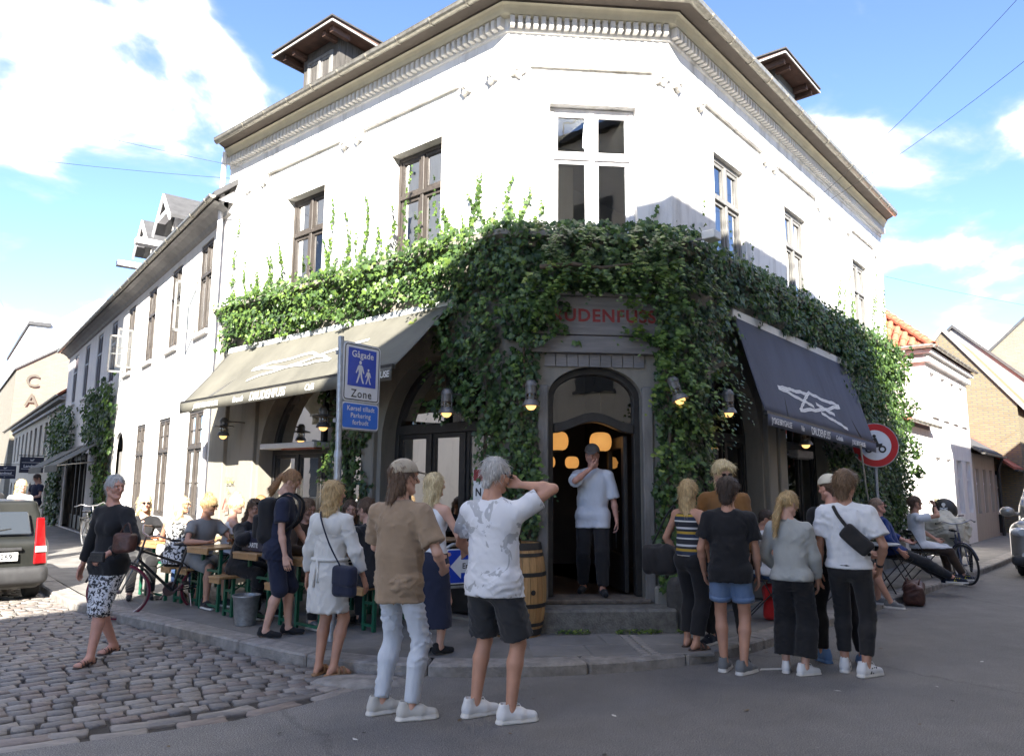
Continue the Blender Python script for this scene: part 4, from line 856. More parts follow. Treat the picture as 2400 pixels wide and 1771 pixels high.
nr = np.random.RandomState(5)
def vnoise(p, seed=0):
    """smooth pseudo noise in [-1,1] for an (n,3) array"""
    r = np.random.RandomState(seed+77); out = np.zeros(len(p)); 
    for k in range(7):
        w = r.normal(size=3); w /= np.linalg.norm(w); f = r.uniform(.7, 1.6); out += np.sin(p @ w*f*2*pi+r.uniform(0, 6.28))*r.uniform(.6, 1)
    return out/3.6
class Leaves:
    def __init__(s): s.P = []; s.Nn = []; s.D = []; s.S = []; s.M = []
    def add(s, P, Nn, D, S, M): s.P.append(P); s.Nn.append(Nn); s.D.append(D); s.S.append(S); s.M.append(M)
    def build(s, name, parent):
        P = np.concatenate(s.P); Nn = np.concatenate(s.Nn); D = np.concatenate(s.D); S = np.concatenate(s.S); M = np.concatenate(s.M)
        Nn /= np.linalg.norm(Nn, axis=1, keepdims=True); D -= Nn*np.sum(D*Nn, 1, keepdims=True); D /= np.maximum(1e-6, np.linalg.norm(D, axis=1, keepdims=True)); X = np.cross(D, Nn)
        n = len(P); fold = nr.uniform(.2, 1.8, n)[:, None, None]
        L = LEAF[None]
        V = P[:, None, :]+S[:, None, None]*(X[:, None, :]*L[..., 0:1]+D[:, None, :]*(L[..., 1:2]-.3)+Nn[:, None, :]*L[..., 2:3]*fold)
        off = Vector((0,0,0)); q = parent
        while q is not None: off += q.location; q = q.parent
        V = V.reshape(-1, 3)-np.array(off)
        tri = np.array([(0, k, k+1) for k in range(1, 10)]+[(0, 10, 1)]); F = (np.arange(n)[:, None, None]*11+tri[None]).reshape(-1, 3)
        me = bpy.data.meshes.new(name); me.vertices.add(len(V)); me.vertices.foreach_set('co', V.ravel()); me.loops.add(F.size); me.loops.foreach_set('vertex_index', F.ravel().astype(np.int32))
        me.polygons.add(len(F)); me.polygons.foreach_set('loop_start', np.arange(0, F.size, 3, dtype=np.int32)); me.polygons.foreach_set('material_index', np.repeat(M, 10).astype(np.int32))
        for m in M_leaf: me.materials.append(m)
        me.update(); me.validate(); o = bpy.data.objects.new(name, me); COL.objects.link(o); o.parent = parent; o['kind'] = 'stuff'; return o
def patch(LV, xf, u0, u1, z0, z1, dens, v0=.04, v1=.28, seed=0, edge=.18, young=.10, size=(.042,.080), mask=None, soft='all', holes=-.9, bulge=None):
    n = int((u1-u0)*(z1-z0)*dens*1.2); u = nr.uniform(u0-edge, u1+edge, n); z = nr.uniform(z0-edge, z1+edge, n)
    q = np.stack([u*1.4, z*1.4, np.full(n, seed*3.1)], 1); e = vnoise(q*1.3, seed)*edge
    keep = (u > u0-e) & (u < u1+np.roll(e, 7)) & (z > z0-e*1.2) & (z < z1+vnoise(q*1.7, seed+5)*edge)
    keep &= vnoise(q*2.2, seed+9) > holes
    if mask is not None: keep &= mask(u, z)
    u, z = u[keep], z[keep]; n = len(u); q = q[keep]
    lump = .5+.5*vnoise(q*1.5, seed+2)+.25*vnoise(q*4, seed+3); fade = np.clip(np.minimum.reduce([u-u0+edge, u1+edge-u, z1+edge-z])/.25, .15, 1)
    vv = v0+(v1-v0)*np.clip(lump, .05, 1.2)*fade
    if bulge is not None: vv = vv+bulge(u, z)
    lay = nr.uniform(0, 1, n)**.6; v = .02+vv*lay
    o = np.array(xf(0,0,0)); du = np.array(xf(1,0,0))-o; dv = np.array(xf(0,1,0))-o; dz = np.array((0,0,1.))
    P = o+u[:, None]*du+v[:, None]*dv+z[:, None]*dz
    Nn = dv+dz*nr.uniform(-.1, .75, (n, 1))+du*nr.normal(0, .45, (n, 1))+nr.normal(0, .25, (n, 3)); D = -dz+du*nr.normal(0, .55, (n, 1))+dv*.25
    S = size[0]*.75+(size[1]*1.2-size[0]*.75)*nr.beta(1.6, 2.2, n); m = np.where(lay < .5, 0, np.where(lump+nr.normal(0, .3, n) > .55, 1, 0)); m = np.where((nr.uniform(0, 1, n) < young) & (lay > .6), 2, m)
    LV.add(P, Nn, D, S, m)
def sprays(LV, xf, u0, u1, z0, z1, n, v=.3, seed=0, ln=(.18,.38), young=.35, mask=None):
    """long shoots hanging out of the mass"""
    r = random.Random(seed); o = np.array(xf(0,0,0)); du = np.array(xf(1,0,0))-o; dv = np.array(xf(0,1,0))-o; dz = np.array((0,0,1.))
    for k in range(n):
        u, z = r.uniform(u0, u1), r.uniform(z0, z1)
        if mask and not mask(np.array([u]), np.array([z]))[0]: continue
        L = r.uniform(*ln); sx = r.uniform(-.7, .7); c = 3 if r.random() < .12 else 2 if r.random() < young else 1; m = int(L/.022); t = np.linspace(0, 1, m)
        P = o+(u+sx*L*t)[:, None]*du+(v*.75+L*.55*np.sin(t*1.7))[:, None]*dv+(z+.10*np.sin(t*2.5)-L*.85*t*t)[:, None]*dz+nr.normal(0, .018, (m, 3))
        sd = np.where(np.arange(m) % 2 == 0, 1, -1)[:, None]
        Nn = dz*.9+dv*.8+nr.normal(0, .25, (m, 3)); D = du*sd*.8+dv*.5-dz*.3+nr.normal(0, .2, (m, 3)); S = np.linspace(.075, .038, m)*nr.uniform(.85, 1.15, m)
        LV.add(P, Nn, D, S, np.where(nr.uniform(0, 1, m) < .7, c, max(0, c-1)))
def strand(LV, xf, u, z0, z1, seed, dens=26, wig=.06, cols=(1,2), size=(.035,.065), v=.03):
    r = np.random.RandomState(seed); n = max(3, int((z1-z0)*dens)); t = np.sort(r.uniform(0, 1, n)); o = np.array(xf(0,0,0)); du = np.array(xf(1,0,0))-o; dv = np.array(xf(0,1,0))-o; dz = np.array((0,0,1.))
    uu = u+wig*np.sin(t*5+seed)+r.normal(0, .028, n)*(1.3-t)
    P = o+uu[:, None]*du+(v+r.uniform(0, .03, n))[:, None]*dv+(z0+(z1-z0)*t)[:, None]*dz
    LV.add(P, dv+r.normal(0, .35, (n, 3)), -dz+du*r.normal(0, .9, (n, 1)), np.linspace(size[1], size[0], n)*r.uniform(.8, 1.1, n), r.choice(cols, n))
ivy = thing('climbing_ivy', 'dense green ivy covering the ledge and entrance of the corner building', 'ivy', fC(.2,.3,PV))
LV = Leaves()
# ledge band left, with the awning cassette left free
patch(LV, fL, -.1, 6.0, 3.84, 4.62, 1500, .14, .44, 1, edge=.13, young=.30); patch(LV, fL, -.1, 5.9, 4.46, 4.66, 900, .20, .30, 41, edge=.08, young=.4)  # pale leaf share raised: sunlight on this band put into leaf colour
patch(LV, fL, .0, 1.0, 3.2, 3.9, 1500, .10, .34, 2, edge=.2)
# corner left of the door, down to the pavement
patch(LV, fL, -.05, .95, 2.35, 3.3, 1500, .08, .30, 3, edge=.22, young=.05)
patch(LV, fL, -.02, .34, .15, 2.5, 1500, .05, .20, 4, edge=.14, young=.04)
door = lambda u, z: ~((u > .38) & (u < 1.66) & (z < 3.14)) & ~((u > .56) & (u < 1.58) & (z < 3.80)) & ~((u > .40) & (u < 1.72) & (z > 3.34) & (z < 3.70) & (z < 3.2+.4*u))
patch(LV, fC, -.05, .42, .15, 3.2, 1500, .05, .22, 5, edge=.10, young=.05, mask=door)
patch(LV, fC, -.05, 2.08, 4.46, 4.66, 900, .2, .3, 43, edge=.06, young=.2); patch(LV, fC, -.05, 2.08, 3.2, 4.62, 1700, .12, .46, 6, edge=.12, young=.12, mask=door)
patch(LV, fC, 1.70, 2.08, .42, 3.3, 1600, .06, .26, 7, edge=.09, young=.14, mask=door)
sprays(LV, fC, -.05, .5, 1.2, 4.3, 14, .22, 3, mask=door, young=.2)
sprays(LV, fC, .2, 2.05, 3.75, 4.5, 70, .46, 4, ln=(.2,.5), young=.55); sprays(LV, fC, 1.6, 2.1, 1.8, 4.2, 50, .32, 5, ln=(.2,.5), mask=door, young=.6); sprays(LV, fR, 0, .7, 2.2, 4.3, 40, .32, 6, ln=(.2,.5), young=.6); sprays(LV, fC, .3, .75, 3.3, 3.9, 16, .2, 12, ln=(.12,.25), young=.3); sprays(LV, fC, 1.35, 1.7, 3.2, 3.8, 14, .2, 13, ln=(.12,.25), young=.7)
sprays(LV, fL, .0, 1.2, 2.4, 4.4, 22, .30, 7, young=.2); sprays(LV, fL, .3, 5.8, 3.85, 4.5, 60, .30, 8, ln=(.08,.2), young=.4)
# right facade: band, corner column, far end wrapped to the ground
patch(LV, fR, -.05, 9.5, 3.92, 4.64, 1200, .14, .46, 9, edge=.13, young=.12); patch(LV, fR, -.05, 9.5, 4.46, 4.66, 700, .20, .30, 42, edge=.08, young=.2)
patch(LV, fR, -.05, .62, .2, 3.9, 1500, .06, .30, 10, edge=.14, young=.08)
patch(LV, fR, .5, 1.3, 3.3, 4.0, 1200, .10, .36, 11, edge=.2)
patch(LV, fR, 5.4, 9.55, .7, 4.1, 900, .10, .42, 12, edge=.22, young=.10, mask=lambda u, z: (u > 6.2) | (z > 2.9) | (z < 2.2))
patch(LV, fR, 4.9, 6.4, .3, 2.4, 800, .05, .2, 13, edge=.25, young=.04)
fRe = lambda u, v, z: fR(REND+v, -u, z)
patch(LV, fRe, -.35, 1.6, 1.2, 4.6, 900, .08, .5, 14, edge=.25, young=.16)
sprays(LV, fR, 1, 9.5, 3.9, 4.5, 70, .36, 9, ln=(.1,.28), young=.3); sprays(LV, fR, 6, 9.5, 1.2, 4, 50, .34, 10, young=.25)
# suckers climbing the white wall
for k in range(26):
    u = .25+k*.225+nr.uniform(-.1, .1); strand(LV, fL, u, 4.5, 4.75+abs(nr.normal(0, .42)), 100+k, dens=48, cols=(1,1,2), size=(.042,.075))
for u, t in ((.35,5.25),(.55,5.05),(.95,4.95),(2.3,5.0),(2.55,5.55),(2.95,5.4),(3.45,5.1),(4.6,5.3),(4.95,5.15),(5.3,4.95)): strand(LV, fL, u, 4.5, t+.12, int(u*50), dens=70, cols=(1,1,2), size=(.042,.08))
for u, t in ((.06,5.15),(.22,5.0),(.36,4.85),(1.75,4.85)): strand(LV, fC, u, 4.5, t+.1, int(u*90)+3, dens=70, cols=(1,1,2), size=(.042,.08))
for k in range(30):
    u = .15+k*.31+nr.uniform(-.12, .12); strand(LV, fR, u, 4.5, 4.68+abs(nr.normal(0, .3)), 200+k, cols=(1,2))
for u, t in ((6.2,5.5),(6.5,5.35),(6.9,5.7),(7.0,5.3),(8.4,5.6),(8.7,6.1),(9.1,5.5),(9.3,5.9)): strand(LV, fR, u, 4.5, t, int(u*40), dens=64, cols=(1,2), size=(.042,.075))
patch(LV, fC, .45, 1.65, 3.14, 3.32, 60, .1, .16, 15, edge=.03, young=.5)
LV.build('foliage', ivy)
for xf, pts in ((fC, [(.16,.06,.1),(.20,.08,.9),(.12,.07,1.8),(.22,.1,2.8),(.18,.12,3.8)]), (fC, [(1.88,.06,.1),(1.84,.07,1.2),(1.90,.08,2.4),(1.82,.1,3.6)]), (fL, [(.2,.05,.1),(.26,.06,1.4),(.18,.08,2.6),(.4,.1,3.8)]), (fR, [(7.6,.06,.1),(7.5,.07,1.5),(7.8,.08,3),(7.4,.1,4)]), (fC, [(.35,.42,4.02),(.7,.47,4.05),(1.05,.42,4.03),(1.4,.45,4.08)])):
    k = MB(xf); k.tube(pts, [.03,.026,.022,.016,.01][:len(pts)], 7); k.build('stem', M_stem, ivy, smooth=True)
# ivy column on the pier between the two arches
iv2 = thing('ivy_column', 'narrow dark ivy column on the pier between the two left arches', 'ivy', fL(2.6,.1,PV)); LV = Leaves()
patch(LV, fL, 2.25, 2.98, .3, 2.85, 1400, .06, .26, 21, edge=.16, young=.03); patch(LV, fL, 2.6, 3.15, 1.5, 2.1, 900, .12, .3, 22, edge=.15, young=.6); patch(LV, fL, 2.4, 3.3, 2.5, 3.2, 800, .06, .2, 23, edge=.2, young=.03)
LV.build('foliage', iv2); k = MB(fL); k.tube([(2.6,.04,.1),(2.55,.06,1.2),(2.65,.06,2.6)], [.03,.025,.015], 7); k.build('stem', M_stem, iv2, smooth=True)
# two ivies on the long house
iv3 = thing('wall_ivy', 'bushy ivy growing up the long white house beside its arched door', 'ivy', fL2(9,.2,PV)); LV = Leaves()
patch(LV, fL2, 8.5, 12.2, 2.75, 4.2, 620, .1, .45, 31, edge=.4, young=.04, size=(.07,.12)); patch(LV, fL2, 8.6, 9.6, .3, 2.9, 620, .1, .40, 32, edge=.25, young=.12, size=(.07,.12)); LV.build('foliage', iv3)
k = MB(fL2); k.tube([(9.1,.05,.1),(9.0,.07,1.5),(9.3,.08,3)], [.05,.04,.03], 7); k.build('stem', M_stem, iv3, smooth=True)
iv4 = thing('wall_ivy', 'dark ivy over the shop front at the far end of the long white house', 'ivy', fL2(18,.2,PV)); LV = Leaves()
patch(LV, fL2, 15.2, 20.5, 2.6, 4.0, 420, .1, .5, 33, edge=.5, young=.03, size=(.08,.14)); patch(LV, fL2, 17.4, 19.6, .3, 2.8, 420, .1, .4, 34, edge=.3, young=.03, size=(.08,.14)); LV.build('foliage', iv4)
k = MB(fL2); k.tube([(18.4,.05,.1),(18.3,.07,1.5),(18.6,.08,3)], [.05,.04,.03], 7); k.build('stem', M_stem, iv4, smooth=True)
# moss and weeds at the foot of the step
wd = Leaves(); n = 900; u = nr.uniform(.1, 1.95, n); v = .47+np.abs(nr.normal(0, .035, n)); o = np.array(fC(0,0,0)); du = np.array(fC(1,0,0))-o; dv = np.array(fC(0,1,0))-o
keepw = vnoise(np.stack([u*2.5, v*2, v*0], 1), 4) > -.15; u, v = u[keepw], v[keepw]; n = len(u)
wd.add(o+u[:, None]*du+v[:, None]*dv+np.array((0,0,1.))*(PV+nr.uniform(.005, .045, (n, 1))), nr.normal(0, .5, (n, 3))+(0,0,1), nr.normal(0, 1, (n, 3)), nr.uniform(.012, .03, n), nr.choice((1,2,2,3), n))
wo = wd.build('weeds', pavement)
# ================================================================== AWNINGS
M_awn = mat('awning_cloth', (.118,.113,.092), .85, .22, 1.6, .3, 7, stretch=(1,1,.3)); M_awn_shade = mat('awning_cloth_shade', (.078,.086,.118), .85, .22, 1.6, .3, 7, stretch=(1,1,.3))  # same cloth twice: sun's warmth and grime in one, blue shade in the other
M_cas = mat('awning_cassette', (.62,.62,.60), .45, .06, 8); M_print = mat('white_print', (.74,.74,.72), .8, .05, 20)
def awning(name, label, xf, u0, u1, z0, z1, v0, vf0, zf0, vf1, zf1, root_loc, uf0=None, uf1=None, texts=(), logo=(), flip=1, val=.15, crank=None, cm=None):
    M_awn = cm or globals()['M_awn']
    t = thing(name, label, 'awning', root_loc, group='dark fabric awnings of the corner building')
    uf0 = u0 if uf0 is None else uf0; uf1 = u1 if uf1 is None else uf1
    MB(xf).hexa([(u0-.04,.0,z0-.04),(u1+.04,.0,z1-.04),(u1+.04,.17,z1-.07),(u0-.04,.17,z0-.07)], [(u0-.04,.0,z0+.09),(u1+.04,.0,z1+.09),(u1+.04,.17,z1+.05),(u0-.04,.17,z0+.05)]).build('cassette', M_cas, t, bevel=.01)
    def S(a, b, lift=0.):   # a along 0..1 from u0 to u1, b down the slope
        p = Vector((u0+(u1-u0)*a, v0, z0+(z1-z0)*a)); q = Vector((uf0+(uf1-uf0)*a, vf0+(vf1-vf0)*a, zf0+(zf1-zf0)*a)); r = p.lerp(q, b)
        sag = -.035*sin(pi*b)*(1-.3*cos(6*pi*a))-.008*sin(pi*b)*sin(a*47)*b; return (r.x, r.y+lift*.75, r.z+sag+lift*.65)
    k = MB(xf); na, nb = 60, 10
    for i in range(na):
        for j in range(nb): k.poly([S(i/na,j/nb), S((i+1)/na,j/nb), S((i+1)/na,(j+1)/nb), S(i/na,(j+1)/nb)])
    fab = k.build('fabric', M_awn, t, smooth=True); s = fab.modifiers.new('s', 'SOLIDIFY'); s.thickness = .004; s.offset = -1
    k = MB(xf); a, c = Vector(S(0,1)), Vector(S(1,1)); k.bar(a, c, .05, .05); k.build('front_bar', M_fblack, t)
    k = MB(xf); n = 40
    def Vl(a, h): 
        p = Vector(S(a, 1)); return (p.x, p.y+.03+.012*sin(a*23)*h, p.z-.01-val*h)
    for i in range(n): k.poly([Vl(i/n,0), Vl((i+1)/n,0), Vl((i+1)/n,1), Vl(i/n,1)])
    vl = k.build('valance', M_awn, t, smooth=True); s = vl.modifiers.new('s', 'SOLIDIFY'); s.thickness = .003; s.offset = -1
    for body, uu, size, sh, sp in texts:
        V, F = textmesh(body, size, shear=sh, bold=.002, space=sp)
        def pl(x, y, z, uu=uu):
            a = (uu+flip*x-u0)/(u1-u0); p = Vl(a, .52-y/val); return xf(p[0], p[1]+.006, p[2])
        MB(pl).raw(V, F).build('lettering', M_print, vl, fix=False)
    k = MB()
    for pts, w in logo:
        P = []
        for q, (ua, ba) in enumerate(pts): P.append(Vector(((ua-u0)/(u1-u0), ba)))
        for (a, c) in zip(P, P[1:]):
            for off in ((-.011, .011) if w else (0,)):
                d = Vector(((c.x-a.x)*abs(u1-u0), (c.y-a.y)*1.1)).normalized(); nn = Vector((-d.y/abs(u1-u0), d.x/1.1)); m = 6; lw = .0095 if w else .014
                for i in range(m):
                    p, q = a.lerp(c, i/m)+nn*(off+.006*sin(i*2.1+a.x*40)), a.lerp(c, (i+1)/m)+nn*(off+.006*sin((i+1)*2.1+a.x*40))
                    k.poly([xf(*S(*(p-nn*lw), .012)), xf(*S(*(q-nn*lw), .012)), xf(*S(*(q+nn*lw), .012)), xf(*S(*(p+nn*lw), .012))])
    if k.F: k.build('logo', M_print, fab, fix=False)
    for a in (.16, .84):
        k = MB(xf); p0 = Vector((u0+(u1-u0)*a, .05, z0-.06)); p2 = Vector(S(a,1)); p1 = p0.lerp(p2, .5)+Vector(((.35 if a < .5 else -.35)*(1 if u1 > u0 else -1),0,-.02)); k.bar(p0, p1, .035, .05); k.bar(p1, p2, .03, .04); k.build('folding_arm', M_fblack, t)
    if crank: k = MB(xf); k.tube(crank, .014, 8); k.build('crank_rod', M_zinc, t, smooth=50)
    return t
star = [([(1.85,.36),(3.32,.57),(4.18,.74)],1),([(4.34,.50),(3.05,.38)],1),([(3.05,.38),(2.34,.63)],1),([(2.34,.63),(3.32,.585),(4.34,.52)],1)]
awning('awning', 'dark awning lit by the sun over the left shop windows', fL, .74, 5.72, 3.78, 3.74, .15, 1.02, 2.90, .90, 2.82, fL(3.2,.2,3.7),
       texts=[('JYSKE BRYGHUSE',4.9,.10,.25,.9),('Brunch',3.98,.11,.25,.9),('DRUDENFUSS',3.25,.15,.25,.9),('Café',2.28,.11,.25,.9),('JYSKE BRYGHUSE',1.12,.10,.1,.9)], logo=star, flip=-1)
star2 = [([(2.05,.64),(2.6,.64),(3.18,.63)],1),([(3.28,.59),(3.9,.625),(4.6,.64)],1),([(4.6,.65),(3.6,.76),(2.61,.86)],1),([(2.61,.86),(2.95,.72),(3.28,.59)],1),([(2.05,.65),(2.86,.73),(3.3,.75)],1),([(3.54,.80),(4.1,.86),(4.62,.92)],1),([(3.45,.70),(4.18,.78)],1)]
awning('awning', 'dark awning in blue-grey shade over the right shop windows', fR, 1.27, 5.96, 3.86, 3.80, .15, .53, 2.53, .53, 2.38, fR(3.6,.2,3.7),
       texts=[('JYSKE BRYGHUSE',1.72,.105,0,.85),('Vin',2.46,.10,0,.9),('DRUDENFUSS',3.18,.15,0,.85),('Cocktails',3.98,.095,0,.85),('JYSKE BRYGHUSE',4.95,.10,0,.85)], logo=star2, crank=[(4.9,.6,2.3),(5.0,.62,1.6),(5.1,.66,1.0)], cm=M_awn_shade)
# sun blinds of the long house shop
def blind(label, u0, u1, z, vf, zf):
    t = thing('shop_awning', label, 'awning', fL2((u0+u1)/2,.1,z), group='small dark awnings of the shop in the long house')
    k = MB(fL2); k.hexa([(u0,.03,z),(u1,.03,z),(u1,vf,zf),(u0,vf,zf)], [(u0,.03,z+.02),(u1,.03,z+.02),(u1,vf,zf+.02),(u0,vf,zf+.02)]); k.build('fabric', M_awn, t)
    MB(fL2).box(u0, u1, vf-.01, vf+.01, zf-.16, zf).build('valance', M_awn, t)
    k = MB(fL2); k.tube([(u0,.03,z-.55),(u0,vf,zf)], .015, 6); k.build('arm', M_zinc, t); k = MB(fL2); k.tube([(u1,.03,z-.55),(u1,vf,zf)], .015, 6); k.build('arm', M_zinc, t)
blind('small dark shop awning beside the bushy ivy', 9.7, 12.3, 2.75, 1.1, 2.05); blind('small dark shop awning beyond the first one up the street', 13.2, 16.8, 2.75, 1.1, 2.05)
# ================================================================== WALL LAMPS
M_lmet = mat('lamp_metal', (.16,.155,.15), .5, .25, 12, .2, 40, metal=.6); M_bulb = mat('lamp_glow', (1,.55,.18), .5, 0, emit=.45); M_lglass = glass('lamp_glass', (.8,.78,.7))
lamp0 = None
def wall_lamp(xf, u, z, label, v=.36, rim=.0, tilt=0.):
    global lamp0
    o = Vector(xf(u, .0, z)); d = Vector(xf(u, 1, z))-o; rz = ang(d)-pi/2
    t = thing('wall_lamp', label, 'lamp', tuple(o), rz, 'ship style wall lamps on the corner building')
    if lamp0 is None:
        k = MB(); k.lathe([(.0,.20),(.035,.195),(.06,.165),(.068,.13)], (0,v,0), 18); k.lathe([(.058,.13),(.058,.05)], (0,v,0), 18, closed=False); cap = k.build('cap', M_lmet, None, smooth=45); 
        k = MB()
        for j in range(4): a = 2*pi*j/4+.4; k.tube([(.06*cos(a),v+.06*sin(a),.13),(.062*cos(a),v+.062*sin(a),-.03)], .006, 5)
        for zz in (.045, .0): k.lathe([(.060,zz-.006),(.066,zz),(.060,zz+.006)], (0,v,0), 18, closed=True)
        cage = k.build('cage', M_lmet, None, smooth=45)
        k = MB(); k.lathe([(.05,.12),(.05,-.03)], (0,v,0), 16, closed=False); gl = k.build('glass', M_lglass, None, smooth=45)
        k = MB(); k.lathe([(.062,-.02),(.085,-.05),(.098,-.085),(.09,-.09),(.07,-.055)], (0,v,0), 20, closed=True); sk = k.build('skirt', M_lmet, None, smooth=45)
        k = MB(); k.lathe([(.0,-.135),(.03,-.128),(.052,-.105),(.058,-.08),(.04,-.05),(0,-.04)], (0,v,0), 16); bu = k.build('bulb', M_bulb, None, smooth=True)
        k = MB(); k.tube([(0,.02,.14),(0,v*.5,.145),(0,v,.14)], .011, 8); arm = k.build('arm', M_lmet, None, smooth=45)
        k = MB(); k.lathe([(.05,0),(.05,.02),(.03,.03)], (0,0,.14), 14, ax='y'); pl = k.build('wall_plate', M_lmet, None, smooth=45)
        lamp0 = (cap, cage, gl, sk, bu, arm, pl)
        for c in lamp0: c.parent = t
    else:
        for c in lamp0: q = c.copy(); COL.objects.link(q); q.parent = t
    if tilt:
        for c in t.children:
            if c.name.split('.')[0] not in ('wall_plate',): c.matrix_local = Matrix.Translation((0,0,.14)) @ Matrix.Rotation(tilt, 4, 'Y') @ Matrix.Rotation(tilt*.6, 4, 'X') @ Matrix.Translation((0,0,-.14))
    if rim:
        k = MB(); k.lathe([(.07,.085),(rim,.07),(rim+.01,.055),(.07,.07)], (0,v,0), 22, closed=True); k.build('reflector', M_lmet, t, smooth=45, world=False)
    return t
wall_lamp(fL, 5.30, 2.42, 'wall lamp with wide rim on the far left pier under the awning', .42, rim=.15)
wall_lamp(fL, 2.78, 2.44, 'lit wall lamp in front of the ivy column between the arches', .42, rim=.15)
wall_lamp(fL, .50, 2.50, 'lit wall lamp on the ivy left of the shop window with bottles', .40)
wall_lamp(fC, .26, 2.55, 'lit wall lamp on the ivy just left of the entrance', .34)
wall_lamp(fC, 1.86, 2.55, 'unlit wall lamp hanging crooked on the ivy right of the entrance', .34, tilt=.3)
wall_lamp(fR, .45, 2.55, 'lit wall lamp beside the near end of the shaded awning', .36)
wall_lamp(fR, 2.95, 2.30, 'lit wall lamp under the shaded awning on the grey pier', .36)
# infrared heater bar under the arch
t = thing('patio_heater', 'long infrared heater bar below the left arched window', 'heater', fL(4.1,-.1,2.2)); MB(fL).box(3.45,4.82,-.2,.08,2.13,2.21).build('housing', M_cas, t, bevel=.01); MB(fL).box(3.5,4.3,-.14,.04,2.115,2.13).build('element', mat('heater_red', (.25,.05,.02), .5, .2), t)
t = thing('patio_heater', 'short infrared heater on the grey pier under the shaded awning', 'heater', fR(3.5,.1,2.2)); MB(fR).box(3.25,3.9,.05,.2,2.05,2.17).build('housing', M_lmet, t, bevel=.01); MB(fR).box(3.3,3.85,.08,.17,2.035,2.05).build('element', M_fblack, t)
# ================================================================== SIGNS
M_blue = mat('sign_blue', (.012,.055,.44), .35, .08, 10); M_blue2 = mat('sign_light_blue', (.02,.15,.62), .35, .06, 10); M_swht = mat('sign_white', (.72,.73,.74), .4, .04, 10); M_sblk = mat('sign_black', (.02,.02,.022), .4, 0); M_galv = mat('galvanised', (.36,.38,.40), .45, .2, 20, .1, 60, metal=.7)
def rrect(w, h, r, n=5):
    P = []
    for cx, cy, a0 in ((w/2-r, h/2-r, 0), (-w/2+r, h/2-r, pi/2), (-w/2+r, -h/2+r, pi), (w/2-r, -h/2+r, 1.5*pi)):
        P += [(cx+r*cos(a0+pi/2*k/n), cy+r*sin(a0+pi/2*k/n)) for k in range(n+1)]
    return P
def plate(xf, w, h, r, d0, d1, m, name, par, c=(0,0), hole=None):
    P = [(x+c[0], y+c[1]) for x, y in rrect(w, h, r)]; k = MB(xf)
    if hole:
        Q = [(x+c[0], y+c[1]) for x, y in rrect(w-2*hole, h-2*hole, max(.005, r-hole))]
        for i in range(len(P)):
            j = (i+1) % len(P); k.poly([(P[i][0],d1,P[i][1]),(P[j][0],d1,P[j][1]),(Q[j][0],d1,Q[j][1]),(Q[i][0],d1,Q[i][1])])
        return k.build(name, m, par, fix=False)
    k.hexa([(x,d0,y) for x, y in P], [(x,d1,y) for x, y in P]); return k.build(name, m, par)
def flat(xf, V, F, m, name, par, sx=1., c=(0,0), d=.0): return MB(lambda x, y, z: xf(c[0]+x*sx, d, c[1]+y)).raw(V, F).build(name, m, par, fix=False)
def person_icon(h):
    """walking pedestrian, height h, as flat polygons"""
    V = []; F = []
    def poly(P): i = len(V); V.extend([(x*h, y*h, 0) for x, y in P]); F.append(tuple(range(i, i+len(P))))
    poly([(.075*cos(2*pi*k/14), .91+.085*sin(2*pi*k/14)) for k in range(14)])
    poly([(-.10,.80),(.08,.80),(.14,.74),(.10,.45),(-.08,.45),(-.14,.74)]); poly([(-.14,.76),(-.08,.70),(-.14,.55),(-.21,.42),(-.26,.45),(-.20,.60)]); poly([(.10,.76),(.15,.74),(.20,.58),(.24,.46),(.19,.43),(.13,.55)])
    poly([(-.07,.47),(.03,.47),(-.04,.26),(-.14,.0),(-.22,.0),(-.14,.24)]); poly([(.0,.47),(.10,.47),(.13,.27),(.24,.0),(.15,.0),(.05,.23)])
    return V, F
